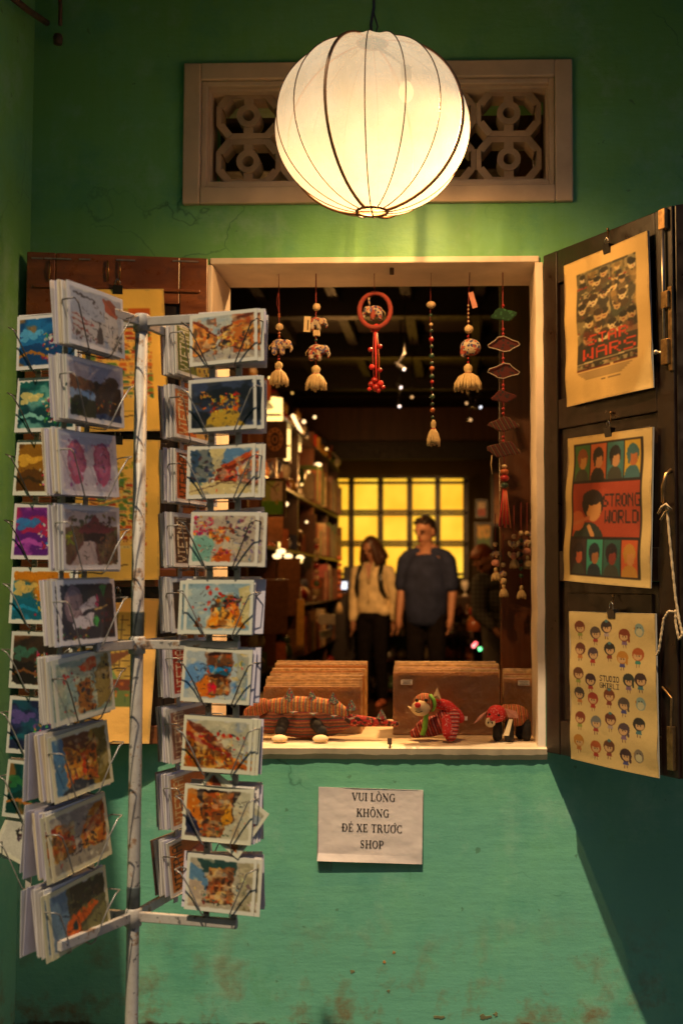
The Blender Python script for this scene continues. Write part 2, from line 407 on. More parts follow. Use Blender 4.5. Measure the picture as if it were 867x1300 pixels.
# lining of the window opening: lintel, two jambs, sill
def slab(name, a, b, mt_, parent, bevel=.004): 
    q = MB(); q.span(a, b); return q.build(name, mt_, parent, bevel=bevel)
win = 'lining'
slab('window_lintel', (x0 + .003, -.004, z1 - .012), (x1 - .003, T + .01, z1 + .006), M['trim'], facade)
slab('window_jamb', (x0 - .004, -.006, z0 + .002), (x0 + .012, T + .004, z1 - .014), M['trim'], facade)
# the right jamb is a rendered strip, a little uneven
q = MB(); rr = random.Random(3); n = 26
for i in range(n):
    za = z0 + .002 + (z1 - .014 - z0 - .002) * i / (n - 1); e = rr.uniform(-.0015, .0015)
    q.v += [(x1 - .014 + e, -.007, za), (x1 + .006 + e*.6, -.007, za), (x1 + .006, T + .004, za), (x1 - .014 + e, T + .004, za)]
    if i: 
        for k in range(4): q.f.append(((i-1)*4 + k, (i-1)*4 + (k+1) % 4, i*4 + (k+1) % 4, i*4 + k)); q.sm.append(False)
q.f += [(0, 3, 2, 1), tuple((n-1)*4 + k for k in range(4))]; q.sm += [False]*2
q.build('window_jamb', M['trim'], facade)
# sill: thick painted slab with a chipped front edge
q = MB(); n = 70; ys = [-.012, 0.30, .62]
for i in range(n):
    x = x0 - .006 + (x1 + .016 - x0) * i / (n - 1); e = .0006*math.sin(i*.31) + .0005*math.sin(i*.83 + 1) + rr.uniform(-.0012, .0012); t_ = z0 + .008
    q.v += [(x, -.014 + e*.6, z0 - .012 + e), (x, -.018 + e*.8, t_ - .004), (x, -.010, t_), (x, .62, t_), (x, .62, z0 - .03), (x, .003, z0 - .03)]
    if i:
        for k in range(6): q.f.append(((i-1)*6 + k, (i-1)*6 + (k+1) % 6, i*6 + (k+1) % 6, i*6 + k)); q.sm.append(False)
q.f += [tuple(range(6))[::-1], tuple((n-1)*6 + k for k in range(6))]; q.sm += [False]*2
q.build('window_sill', M['sill'], facade)
ZS = z0 + .008                                      # top of the sill
q = MB(); c = P(495, 940); q.box((c.x, -.016, c.z), (.012, .006, .016)); q.box((c.x + .001, -.015, c.z - .016), (.005, .004, .016)); q.build('drip_mark', M['iron'], facade)
q = MB(); c = P(496, 337); q.tube([(c.x, .05, z1 - .01), (c.x, .05, z1 - .03)], .006); q.build('lintel_hook', M['iron'], facade)

# ---- ventilation grille: moulded frame and ten cast blocks
grille = thing('ventilation_grille', (vx0, 0, vz0), 'cream ventilation grille of pierced blocks behind the lantern', 'grille')
q = MB()
def ring_frame(q, a, b, c, d, wd, y0_, y1_):
    q.span((a, y0_, c), (a + wd, y1_, d)); q.span((b - wd, y0_, c), (b, y1_, d)); q.span((a + wd, y0_, c), (b - wd, y1_, c + wd)); q.span((a + wd, y0_, d - wd), (b - wd, y1_, d))
ring_frame(q, vx0, vx1, vz0, vz1, .048, -.016, .02)
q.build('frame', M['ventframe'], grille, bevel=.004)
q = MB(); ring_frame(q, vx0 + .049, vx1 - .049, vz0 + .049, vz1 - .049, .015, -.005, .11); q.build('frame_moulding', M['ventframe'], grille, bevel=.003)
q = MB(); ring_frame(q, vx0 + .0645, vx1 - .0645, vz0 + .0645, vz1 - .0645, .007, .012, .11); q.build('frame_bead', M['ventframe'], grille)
pitch = .1815; row = .1305; gy0, gy1 = .035, .105; gx = (vx0 + vx1) / 2; gz = (vz0 + vz1) / 2 + .002
def lat_bar(q, a, b, wd, y0_=gy0, y1_=gy1):
    a = Vector((a[0], 0, a[1])); b = Vector((b[0], 0, b[1])); d = (b - a).normalized(); nn = Vector((-d.z, 0, d.x)) * wd / 2
    q.add([p + Vector((0, yy, 0)) for yy in (y0_, y1_) for p in (a - nn, b - nn, b + nn, a + nn)], [(0,1,2,3),(7,6,5,4),(0,4,5,1),(1,5,6,2),(2,6,7,3),(3,7,4,0)])
q = MB(); wd = .029; hw, hh = pitch/2, row/2
for sx in (-1, 1):
    lat_bar(q, (sx*(hw-.007), -.030), (sx*(hw-.007), .030), .0135, gy0 + .001, gy1)
    for sz in (-1, 1): lat_bar(q, (sx*(hw-.012), sz*.026), (sx*.052, sz*(hh-.006)), .021, gy0 + .0005*sx, gy1 - .001)
for sz in (-1, 1):
    lat_bar(q, (-.056, sz*(hh-.008)), (.056, sz*(hh-.008)), .0155, gy0 + .002, gy1)
    lat_bar(q, (0, sz*(hh-.012)), (0, sz*.026), .026, gy0 + .003, gy1)
nn = 20
vs = []; 
for yy in (gy0 - .002, gy1 - .002):
    for rr_ in (.033, .016):
        vs += [(math.cos(2*math.pi*k/nn)*rr_, yy, math.sin(2*math.pi*k/nn)*rr_) for k in range(nn)]
fs = []
for k in range(nn):
    k2 = (k+1) % nn; fs += [(k, k2, nn+k2, nn+k), (2*nn+k, 3*nn+k, 3*nn+k2, 2*nn+k2), (k, 2*nn+k, 2*nn+k2, k2), (nn+k, nn+k2, 3*nn+k2, 3*nn+k)]
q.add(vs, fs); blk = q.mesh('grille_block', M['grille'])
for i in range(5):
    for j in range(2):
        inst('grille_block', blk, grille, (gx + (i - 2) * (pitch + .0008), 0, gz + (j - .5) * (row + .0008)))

# ---- unseen pavement roof, sized to shade wall and lantern; then the shop interior
YB = 9.7; SXL, SXR = -1.72, 1.9; ZC = 3.25
q = MB(); q.span((XL - .3, -EAVE, ZT + .002), (XR + .2, -.002, ZT + .12)); q.build('shading_eaves', M['ceil'], kind='structure')
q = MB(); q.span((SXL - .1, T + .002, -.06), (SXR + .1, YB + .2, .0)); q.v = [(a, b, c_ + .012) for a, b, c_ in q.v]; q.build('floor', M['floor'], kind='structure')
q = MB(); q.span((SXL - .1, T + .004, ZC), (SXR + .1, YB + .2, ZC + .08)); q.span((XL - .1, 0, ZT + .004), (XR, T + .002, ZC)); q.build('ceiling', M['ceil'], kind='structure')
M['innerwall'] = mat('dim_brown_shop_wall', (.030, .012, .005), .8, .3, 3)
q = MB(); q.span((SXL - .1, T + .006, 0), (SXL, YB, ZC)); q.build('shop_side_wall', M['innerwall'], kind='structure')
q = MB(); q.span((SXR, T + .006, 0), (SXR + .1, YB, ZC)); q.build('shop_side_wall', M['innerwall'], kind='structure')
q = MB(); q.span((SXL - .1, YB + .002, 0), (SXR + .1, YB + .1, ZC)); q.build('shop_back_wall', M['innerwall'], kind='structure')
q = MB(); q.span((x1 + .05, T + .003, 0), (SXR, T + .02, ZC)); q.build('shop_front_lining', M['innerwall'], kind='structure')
beams = thing('ceiling_beams', (0, 5, ZC - .1), 'dark timber ceiling beams and joists over the shop', 'beams')
bm_ = wood('beam_wood', (.004, .0016, .0008), (.010, .004, .0015), .5, axis=0, coat=0)
for y in (2.0, 3.4, 4.9, 6.4, 8.0): slab('beam', (SXL, y, ZC - .2), (SXR, y + .12, ZC - .001), bm_, beams, 0)
for k in range(7):
    xx = SXL + .35 + k * .5; slab('joist', (xx, 2.13, ZC - .1), (xx + .07, 8.0, ZC - .002), bm_, beams, 0)
slab('cross_beam', (SXL, 9.0, 2.48), (SXR, 9.12, 2.66), bm_, beams, 0)
slab('upper_board', (SXL, 9.2, 2.66), (SXR, 9.24, ZC - .2), M['shopwood'], beams, 0)

# ---- unseen house added across the street to hold back low sky light
opp = thing('added_opposite_house', (0, -8, 0), 'ochre house across the street facing the shop', 'house')
M['ochre'] = mat('ochre_house_plaster', (.20, .15, .10), .85, .25, 2)
hs = [(-6 + 3*k, -6 + 3*k + 1.2, .9 if k % 2 else .0, 2.3) for k in range(5)] + [(-6 + 3*k, -6 + 3*k + 1.2, 3.4, 4.7) for k in range(5)]
q = MB(); cutwall(q, sorted({-9, 9} | {h[0] for h in hs} | {h[1] for h in hs}), sorted({0, 6.6} | {h[2] for h in hs} | {h[3] for h in hs}), hs, -8.3, -8); q.build('wall', M['ochre'], opp)
for h in hs: slab('shutter', (h[0], -8.15, h[2]), (h[1], -8.1, h[3]), M['dark'], opp, 0)
slab('roof', (-9.2, -10.5, 6.602), (9.2, -7.6, 6.8), mat('roof_tiles', (.2, .08, .05), .9, .3, 8), opp, 0)
# ================================================================ lit silk lantern
LY = -.48; lc = P(472.5, 161, LY); LR = 126.5 / F * (LY + 3.2) * 1.0; LRZ = LR * .90
lan = thing('silk_lantern', (lc.x, lc.y, lc.z), 'big round lit cream silk lantern hanging before the ventilation grille', 'lantern')
t = NT('lit_cream_silk'); tr = t.n('BsdfTransparent'); tl_ = t.n('BsdfTranslucent'); em = t.n('Emission')
v = t.co('Object'); nz = t.noise(v, 7, 4, .6); nzf = t.noise(t.co('Object', (60, 60, 6)), 4, 3)
cc = t.ramp(nz, [(.25, (1, .68, .36)), (.75, (1, .80, .52))])
t.l(t.ramp(nz, [(.3, (.03, .036, .04)), (.7, (.045, .05, .06))]), tl_.inputs[0]); t.l(cc, em.inputs[0]); em.inputs[1].default_value = .38
sil = t.n('BsdfDiffuse'); t.l(t.ramp(nzf, [(.3, (.75, .6, .42)), (.7, (.85, .7, .5))]), sil.inputs[0])
m1 = t.n('MixShader', Fac=.12); t.l(tl_.outputs[0], m1.inputs[1]); t.l(sil.outputs[0], m1.inputs[2])
m2 = t.n('MixShader', Fac=.30); t.l(m1.outputs[0], m2.inputs[1]); t.l(tr.outputs[0], m2.inputs[2])
t.l(t.ramp(t.noise(t.co('Object', (14, 14, 1.5)), 2.5, 5, .7), [(.35, (.20,)*3), (.65, (.36,)*3)]), m2.inputs[0]); ad = t.n('AddShader'); t.l(m2.outputs[0], ad.inputs[0]); t.l(em.outputs[0], ad.inputs[1]); t.l(ad.outputs[0], t.out.inputs[0])
M['silk'] = t.m; SILK = (tl_, em, m2)
NR = 16; rot0 = R(-90)
def lpt(th, ph, k=1.0):       # th from top
    return Vector((math.sin(th) * math.cos(ph) * LR * k, math.sin(th) * math.sin(ph) * LR * k, math.cos(th) * LRZ * k)) + lc
q = MB(); th0, th1 = R(9), R(171); nt, sub = 40, 6; n = NR * sub
for i in range(nt + 1):
    th = th0 + (th1 - th0) * i / nt
    for k in range(n):
        f = (k % sub) / sub; sag = 1 - .030 * math.sin(math.pi * f) * math.sin(th) ** .5
        q.v.append(tuple(lpt(th, rot0 + 2*math.pi*k/n, sag)))
for i in range(nt):
    for k in range(n): q.f.append((i*n+k, (i+1)*n+k, (i+1)*n+(k+1) % n, i*n+(k+1) % n)); q.sm.append(k % sub not in ())
q.build('silk_shade', M['silk'], lan)
M['bamboo'] = mat('dark_bamboo', (.10, .045, .02), .5, .3, 40)
M['bamboo2'] = mat('bamboo_band', (.22, .10, .035), .5, .35, 30)
for k in range(NR):
    ph = rot0 + 2*math.pi*k/NR; thick = k in (15, 3, 7, 11)
    q = MB(); q.tube([lpt(th0 + (th1-th0)*i/26, ph, 1.004) for i in range(27)], .0040 if thick else .0014, 6)
    q.build('rib', M['bamboo2'] if thick else M['bamboo'], lan)
for s_ in (1, -1):
    q = MB(); pts = [lc + Vector((math.cos(a) * LR*.158, math.sin(a) * LR*.158, s_ * LRZ*.985)) for a in [2*math.pi*i/20 for i in range(21)]]
    q.tube(pts, .0035, 6, cap=False)
    for a in (0, math.pi/2): q.tube([lc + Vector((math.cos(a)*LR*.158*e, math.sin(a)*LR*.158*e, s_*LRZ*.985)) for e in (-1, 1)], .002, 6)
    q.build('rim', M['bamboo'], lan)
q = MB(); q.tube([lc + Vector((0, 0, LRZ*.98)), lc + Vector((-.004, 0, LRZ*1.2)), lc + Vector((.003, 0, LRZ*1.4)), (lc.x, lc.y, ZT)], .0035, 6)
q.tube([lc + Vector((0, 0, LRZ*1.0)), lc + Vector((.012, .004, LRZ*1.18)), lc + Vector((0, 0, LRZ*1.38))], .002, 6); q.build('cord', M['darkpanel'], lan)
bp = Vector((P(515, 112, LY).x, LY + .02, P(515, 112, LY).z))
M['bulb'] = mat('lit_bulb', (1, .8, .5), .4, 0, emit=(1, .66, .3), es=.8)
q = MB(); q.ell(bp, (.018, .018, .026)); q.build('bulb', M['bulb'], lan)
q = MB(); q.lathe([(.010, .026), (.013, .035), (.012, .06), (.004, .065)], bp, 12); q.tube([bp + Vector((0, 0, .06)), lc + Vector((0, 0, LRZ*.985))], .003, 6); q.build('bulb_holder', M['darkpanel'], lan)
ld = bpy.data.lights.new('lantern_bulb_light', 'SPOT'); ld.energy = 145; ld.color = (1, .50, .15); ld.shadow_soft_size = .012
ld.spot_size = R(176); ld.spot_blend = .7
lo = bpy.data.objects.new('lantern_bulb_light', ld); COL.objects.link(lo); lo.parent = lan; lo.location = bp - lc + Vector((0, 0, -.028))
# ================================================================ revolving postcard rack
M['rackpaint'] = None
t = NT('chipped_white_paint'); v = t.co('Object'); n1 = t.noise(v, 22, 6, .7); n2 = t.noise(v, 70, 3)
c = t.ramp(n1, [(.35, (.36, .32, .30)), (.57, (.46, .43, .41)), (.62, (.32, .20, .13)), (.68, (.10, .075, .065))])
c = t.mix(t.ramp(n2, [(.64, (0,)*3), (.67, (.8,)*3)]), c, (.07, .07, .08))
t.l(c, t.b.inputs['Base Color']); t.b.inputs['Roughness'].default_value = .45; t.bump(n1, .3, .001); M['rackpaint'] = t.m
M['wire'] = mat('grey_coated_wire', (.30, .28, .27), .35, .35, 60, metal=.5)
M['wire2'] = mat('bare_dark_wire', (.14, .12, .11), .35, .4, 60, metal=.8)
PX = P(175.5, 740, -1.0).x; PC = Vector((PX, -1.0, 0))
AD = Vector((-.052, -.235, 0)).normalized(); CD = Vector((-AD.y, AD.x, 0))      # arm directions: AD towards the street, CD to the right
AD2 = Vector((-.095, -.235, 0)).normalized()
rack = thing('postcard_rack', PC, 'tall chipped white metal rack with wire pockets holding postcards', 'rack')
ztop, zmid, zbot = P(175, 409, -1.0).z, P(175, 818, -1.0).z, P(175, 1163, -1.0).z
q = MB(); q.tube([PC + Vector((0, 0, 0.0)), PC + Vector((0, 0, .4)), PC + Vector((0, 0, .8)), PC + Vector((0, 0, ztop + .012))], .0118, 20); q.build('pole', M['rackpaint'], rack)
for z in (ztop, zmid, zbot):
    q = MB(); q.lathe([(.0125, -.018), (.0155, -.017), (.0155, .012), (.0125, .015)], PC + Vector((0, 0, z)), 20); q.build('collar', M['rackpaint'], rack)
M['tape'] = mat('dark_worn_tape', (.05, .06, .065), .5, .5, 50)
for z, h in ((zbot + .035, .04), (P(175, 795, -1).z + .005, .045)):
    q = MB(); q.lathe([(.0121, -h/2), (.0126, -h/2+.003), (.0124, 0), (.0126, h/2-.004), (.0121, h/2)], PC + Vector((0, 0, z)), 20); q.build('tape_wrap', M['tape'], rack)
for z in (ztop, zmid, zbot):
    for d in (AD2, -AD, CD, -CD):
        ln = {ztop: .085, zmid: .12, zbot: .20}[z] if d is AD2 else .205; nrm = d.cross(Vector((0, 0, 1))); a = PC + d*.014 + Vector((0, 0, z)); b = PC + d*ln + Vector((0, 0, z))
        r3 = Matrix((d, nrm, Vector((0, 0, 1)))).transposed()
        q = MB(); q.box((a + b) / 2, ((b - a).length, .011, .017), r3)
        q.build('arm', M['rackpaint'], rack, bevel=.0015)
for k in range(4):
    a = R(45 + 90*k); q = MB(); q.tube([PC + Vector((0, 0, .05)), PC + Vector((math.cos(a)*.2, math.sin(a)*.2, .02)), PC + Vector((math.cos(a)*.26, math.sin(a)*.26, .006))], .009, 8); q.build('foot', M['rackpaint'], rack)

# four columns of nine pockets. u = to the right of a card, n = towards its viewer
NP = 9
COLS = {}
def column(key, arm, u, nrm, r0, off, zb0, pitch, cw, ch):
    COLS[key] = dict(arm=arm, u=u, n=nrm, r0=r0, off=off, zb=[zb0 - pitch*i for i in range(NP)], cw=cw, ch=ch)
    c = PC + arm * r0 + nrm * (off - (.046 if key == 'A' else .012))
    for e in (.3, .7):
        p = c + u * cw * (e - .5)
        q = MB(); r3 = Matrix((u, nrm, Vector((0, 0, 1)))).transposed()
        q.box((p.x, p.y, (ztop + zbot) / 2), (.012, .003, ztop - zbot + .01), r3); q.build('strip', M['rackpaint'], rack, bevel=.0008)
uA = Vector((math.cos(R(67)), math.sin(R(67)), 0)); nA = Vector((uA.y, -uA.x, 0))
uC = Vector((math.cos(R(-12)), math.sin(R(-12)), 0)); nC = Vector((uC.y, -uC.x, 0)) 
def zat(px, py, y): return P(px, py, y).z
column('A', AD, uA, nA, .138, -.016, zat(118, 447, -1.13), (zat(118, 447, -1.13) - zat(118, 1200, -1.13)) / 8, .150, .112)
column('C', CD, uC, nC, .172, .012, zat(285, 463, -1.05), (zat(285, 466, -1.05) - zat(285, 1162, -1.05)) / 8, .134, .0985)
column('B', -AD, uA, nA, .155, .044, zat(225, 484, -.86), (zat(225, 484, -.86) - zat(225, 1126, -.86)) / 8, .140, .104)
column('D', -CD, uC, nC, .195, .006, zat(35, 473, -.93), (zat(35, 473, -.93) - zat(35, 1120, -.93)) / 8, .130, .107)
rw = random.Random(11)
def frame_at(col, i):
    k = COLS[col]; c = PC + k['arm'] * k['r0'] + k['n'] * k['off']; c.z = k['zb'][i]; c.x -= (.0016*i + .002) if col == 'A' else 0; return k, c
for col in 'ACBD':
    for i in range(NP):
        k, c = frame_at(col, i); u, nn_, up = k['u'], k['n'], Vector((0, 0, 1)); w2 = k['cw'] / 2
        q = MB(); f = .011
        for s_ in (-1, 1):
            j = rw.uniform(-.004, .004)
            back = c - nn_*.014 + u*s_*(w2 - .03) + up*(.072 + j)
            pts = [back, back + u*s_*.026 - nn_*.002, c + u*s_*(w2 + .009) - nn_*.004 + up*(.078 + j), c + u*s_*(w2 + .007) + nn_*(f + .010) + up*(.079 + j),
                   c + u*s_*(w2 - .004) + nn_*(f + .009) + up*(.073 + j), c + u*s_*(w2*.72) + nn_*(f + .004) + up*.045, c + u*s_*(w2*.40) + nn_*(f - .001) - up*.001, c + u*s_*(w2*.38) + nn_*(f - .008) - up*.006, c + u*s_*(w2*.40) - nn_*.016 - up*.004]
            q.tube(pts, .00135, 6)
        q.tube([c - u*w2*.4 - nn_*.016 - up*.004, c + u*w2*.4 - nn_*.016 - up*.004], .0012, 6)
        q.build('pocket', M['wire'] if rw.random() < .7 else M['wire2'], rack)

# ---------------------------------------------------------------- postcard pictures
def facade(A, x0, x1, t0, t1, b0, b1, wall, roof, n=4, rows=2):
    "a house front in perspective between x0 and x1, with roof edge, window openings and a dark plinth line"
    g = A.r; T_ = lambda x: t0 + (t1 - t0)*(x - x0)/(x1 - x0); B_ = lambda x: b0 + (b1 - b0)*(x - x0)/(x1 - x0)
    wall = _j(g, wall, .07); roof = _j(g, roof, .04); A.poly([(x0, t0), (x1, t1), (x1, b1), (x0, b0)], wall); A.clip(x0, min(t0, t1), x1, max(b0, b1)).wash('ecc878', 7, .52, .55).wash('5a3424', 6, .56, .55).wash('c85a24', 9, .58, .5).clip(0, 0, 1, 1); A.poly([(x0, t0 - .05), (x1, t1 - .03), (x1, t1 + .03), (x0, t0 + .04)], roof)
    for i in range(n):
        a = x0 + (x1 - x0)*(i + .25)/n; b = x0 + (x1 - x0)*(i + .72)/n
        for r_ in range(rows):
            fa, fb = .16 + r_*(.8/rows), .16 + r_*(.8/rows) + .52/rows
            q = lambda x, f: T_(x) + (B_(x) - T_(x))*f
            if g.rand() < .3: continue
            ja, jb = g.uniform(-.01, .01), g.uniform(-.02, .02); A.poly([(a + ja, q(a, fa) + jb), (b + ja, q(b, fa)), (b, q(b, fb) + jb), (a, q(a, fb))], ['2e2420', '4a2c1c', '38404a', '5a3018', '6a4a38'][g.randint(5)], g.uniform(.45, .9))
            if g.rand() < .5: A.line([(a, q(a, fb + .03)), (b, q(b, fb + .03))], 'e8d0a0', .012, .7)
    A.line([(x0, b0), (x1, b1)], '33261e', .014, .8)
def _j(g, c, k):
    v = np.clip(np.array(hx(c)) * g.uniform(.75, 1.2) + g.uniform(-k, k, 3), 0, 1); return '%02x%02x%02x' % tuple(int(x * 255) for x in v)
def paint(kind, seed, w=104, h=74):
    A = Art(w, h, 'd8d4cc', seed, warp=0 if kind.startswith('viet') else .045)
    red = ['a03a1c', 'c4542a', '8a2a18', 'd8843a']; och = ['c88a34', 'e0b050', 'a8642a', '7a4a24']; dk = ['2a2428', '3c2c28', '1c2030', '54382c']
    fl = ['c8284a', 'e04a6a', '8a2a5a', 'e8a040']
    if kind == 'street_ochre':
        A.rect(0,0,1,.6,'a9b4ba').wash('d0c8b8', 3, .5).rect(0,.68,1,1,'a8a098').wash('c8c0b0', 4, .5, .6)
        A.poly([(0,.05),(.34,.42),(.40,.72),(0,.85)],'b4763a').poly([(0,.05),(.34,.42),(.36,.5),(0,.3)],'8c4a24').poly([(1,0),(.72,.08),(.45,.44),(.44,.70),(1,.82)],'a85c2a')
        A; facade(A, .0,.40, .06,.46, .88,.72, 'b8783a','8c3c20', 4); facade(A, .66,1., .14,.0, .74,.86, 'b0642c','6a2c1c', 3, 3); facade(A, .46,.66, .42,.20, .68,.74, 'c08a44','7a3820', 3); A.dabs(40, red+och+dk, .42,.5,.9,.75).dabs(14, ['e0c040','c03a20','e8d080'], .4,.35,.7,.7, .01, .03)
        A.rect(0,.86,1,1,'b0a49a',.6)
    elif kind == 'night':
        A.rect(0,0,1,1,'2a3244').wash('46506a',4,.45,.8).wash('161c26',3,.55,.8).poly([(.2,1),(.35,.62),(.72,.6),(.85,1)],'b89a44').wash('3a3c40',5,.6,.6)
        A.dabs(60,['d87a2a','e8b040','b83a20','e0c860'],.28,.28,.8,.66,.01,.045).dabs(8,['e06a30','f0b050'],.16,.08,.28,.6,.02,.04).dabs(26,dk,0,.2,1,.85,.01,.05,1,.6)
    elif kind == 'roofs':
        A.rect(0,0,1,.6,'d8c898').poly([(0,0),(.30,0),(.40,.5),(.36,.75),(0,.95)],'3a4e66').rect(0,.72,1,1,'d0be90').wash('a09a88',4,.55,.6)
        A.poly([(.55,0),(1,0),(1,.25),(.5,.5)],'6a8aa8').poly([(.5,.38),(1,.05),(1,.22),(.55,.52)],'b0522a').poly([(.42,.45),(.75,.5),(.78,.72),(.42,.72)],'943c28').poly([(.75,.4),(1,.3),(1,.75),(.77,.7)],'a8a8ac')
        facade(A, .44,.76, .50,.36, .70,.74, 'a8442c','6a241a', 4, 2); facade(A, .78,1., .34,.22, .74,.80, 'a8aab0','8a4028', 2, 2); A.dabs(40,red+dk+['d04a3a'],.32,.5,.75,.74,.01,.03).dabs(20,dk+['28506a'],0,.1,.34,.85,.02,.05,1.4,.6).line([(.0,.95),(.5,.75),(1,.82)],'705a48',.015)
    elif kind == 'flowers':
        A.rect(0,0,1,1,'b8aa9c').poly([(0,.4),(.35,.5),(.3,1),(0,1)],'8ab0a4').dabs(60,fl,0,.0,.32,.42,.01,.04).dabs(50,['3c3450','5a4a70','8a4a60','242838'],.5,0,1,.6,.01,.045)
        A.dabs(30,och+red,.25,.25,.65,.62,.02,.06).poly([(.3,1),(.45,.72),(.62,.74),(.62,1)],'b8602a').dabs(14,fl,.35,.7,.6,.95,.01,.03).dabs(30,['c8b898','98889a'],.62,.6,1,1,.01,.04)
    elif kind == 'lantern_house':
        A.rect(0,0,1,1,'a8b8bc').wash('86a0b0',3,.5).poly([(.3,.95),(.42,.5),(.8,.45),(.95,.95)],'b8762c').poly([(.36,.55),(.55,.22),(.85,.3),(.8,.5)],'4a3a34').poly([(.8,.1),(1,.05),(1,.9),(.88,.8)],'c8bc90')
        for x, y in ((.32,.1),(.36,.22),(.34,.4),(.46,.12),(.3,.55),(.52,.2)): A.ell(x,y,.03,.04,'b02c20')
        facade(A, .38,.80, .50,.46, .92,.90, 'b8702a','4a3a34', 4, 1); A.dabs(40,dk+red+och+['3a7a6a'],.42,.25,.85,.6,.01,.05).dabs(10,fl,.6,.25,.95,.5,.01,.03).poly([(.12,.9),(.18,.68),(.26,.95)],'8a5a3a')
    elif kind == 'blue_house':
        A.rect(0,0,1,1,'b4bcc0').wash('5a8ac0',2,.55,.7).poly([(.28,0),(.75,0),(.72,.9),(.35,.95),(.2,.65),(.35,.45)],'8a6a58').rect(.34,.30,.72,.42,'3a86b8').rect(.45,.4,.7,.5,'2a5a70')
        A.poly([(.18,.68),(.35,.5),(.55,.7),(.5,.95),(.25,.98)],'c8782a'); facade(A, .34,.72, .04,.04, .3,.3, '9a6a4c','3a2c28', 3, 1); facade(A, .40,.70, .5,.5, .9,.9, 'b06a34','4a2c20', 3, 1); A.dabs(26,red+och+dk+['c83a5a'],.3,.3,.72,.95,.01,.03).dabs(8,['c8284a'],.4,.62,.5,.85,.02,.05).poly([(.8,0),(1,0),(1,1),(.82,1)],'a8a490',.7).dabs(16,['d0a844','6080a0','c8c0b0'],.75,0,1,1,.02,.05,1.5,.6)
    elif kind == 'orange_slope':
        A.rect(0,0,1,1,'b8b4a0').wash('8a98b0',3,.58).poly([(0,0),(.18,.1),(.95,.9),(1,1),(0,1)],'b0642a').poly([(0,0),(.25,.1),(.7,.6),(.62,.66),(.1,.22)],'6a3424')
        facade(A, 0,.75, .28,.74, 1.05,1.0, 'b4702c','7a3020', 7, 2); A.dabs(50,red+och+dk+['e8a83a'],0,.5,.75,1,.01,.03).dabs(8,['b0281c'],.15,.25,.4,.42,.02,.04)
        for x in (.52,.62,.73,.84,.95): A.ell(x,.3+.02*math.sin(x*9),.022,.035,'b0281c')
        A.dabs(14,['c0303a','b89a3c'],.6,.5,1,.75,.008,.02).dabs(20,och,.7,.7,1,1,.01,.05)
    elif kind == 'sideways':
        A.rect(0,0,1,1,'3c3030').poly([(0,0),(.16,0),(.3,1),(.1,1),(0,.6)],'c0762a').poly([(.0,.4),(.1,.55),(.28,1),(0,1)],'2a2c44'); facade(A, .25,.72, .02,.02, .98,.98, '6a4c34','2a2420', 4, 5); A.dabs(36,dk+och+red+['4a6a5a'],.2,0,.75,1,.01,.03)
        A.poly([(.85,0),(1,0),(1,1),(.55,1),(.62,.75),(.78,.62),(.74,.35)],'c4c0ac').poly([(.55,.55),(.68,.25),(.75,.62),(.6,.75)],'c89030').dabs(8,['2a4a3a'],.45,.85,.7,.97,.01,.03).wash('b89a78',4,.6,.4)
    elif kind == 'pale_lane':
        A.rect(0,0,1,1,'b0a898').poly([(0,.1),(.25,.25),(.4,.9),(0,1)],'6a8aa4').poly([(0,.45),(.22,.5),(.35,1),(0,1)],'b8a898').poly([(.1,0),(.75,0),(.72,.3),(.25,.28)],'38504e'); facade(A, .3,.70, .12,.12, .9,.9, '8a6a44','2c4a48', 4, 4); A.dabs(30,och+dk+red+['3a6a6a'],.25,.5,.72,.95,.01,.03)
        A.poly([(.78,0),(1,0),(1,1),(.8,1)],'a8a088').dabs(16,dk,.75,.1,.85,.9,.006,.02,2).dabs(12,['c8c0a8','88846c'],.85,0,1,1,.02,.06)
    elif kind == 'market':
        A.rect(0,0,1,1,'a6aab8').wash('c4c4cc',3,.45).poly([(.62,.12),(.80,.08),(.97,.24),(.9,.36),(.66,.30)],'a8482e').poly([(.66,.3),(.9,.36),(.92,.95),(.62,.9)],'c8c0bc').poly([(.60,.1),(.78,.04),(1,.24),(.86,.28)],'8e3a28')
        A.poly([(.05,.45),(.3,.55),(.65,.52),(.62,.95),(.02,.85)],'bcb6b4').ell(.53,.78,.05,.14,'3a3438').rect(.48,.78,.58,.95,'3a3438')
        for y in (.48,.58,.68): A.poly([(.02,y),(.3,y+.08),(.3,y+.11),(.02,y+.03)],'8e4438')
        A.dabs(30,['2c2828','50443e','6a2a28'],0,.78,.5,.97,.01,.03).dabs(20,['2c2828','1c1c20'],.78,.7,1,.97,.01,.04).dabs(8,['a0332a'],.2,.5,.4,.7,.01,.03)
        A.line([(.07,.10),(.12,.08),(.14,.13),(.2,.10),(.24,.15),(.3,.12),(.34,.17),(.4,.15),(.46,.20)],'2a2426',.03).line([(.4,.52),(.56,.55)],'50484a',.02)
    elif kind == 'dusk_village':
        A.rect(0,0,1,.35,'9ca0b4').wash('c8ccd8',3,.5).poly([(0,.25),(.5,.33),(.55,.5),(0,.55)],'6a4a38').rect(0,.5,.5,.7,'8aa4c4').poly([(.5,.3),(1,.35),(1,1),(.5,1)],'2c2024').ell(.82,.27,.13,.13,'2a2228').poly([(0,.68),(.2,.62),(.5,.68),(.5,1),(0,1)],'243024').rect(.5,.88,1,1,'3a5a88',.7)
        A.dabs(14,['d88a3a','e8c050','5a8a6a','b84a2a'],.5,.6,.9,.8,.01,.03).dabs(30,dk,0,.3,1,.6,.01,.04,1,.6).dabs(14,['5a7a3a','38502c'],0,.75,.45,.95,.01,.03)
    elif kind == 'pink_pair':
        A.rect(0,0,1,1,'b8b0c4').wash('ccc8d4',3,.4)
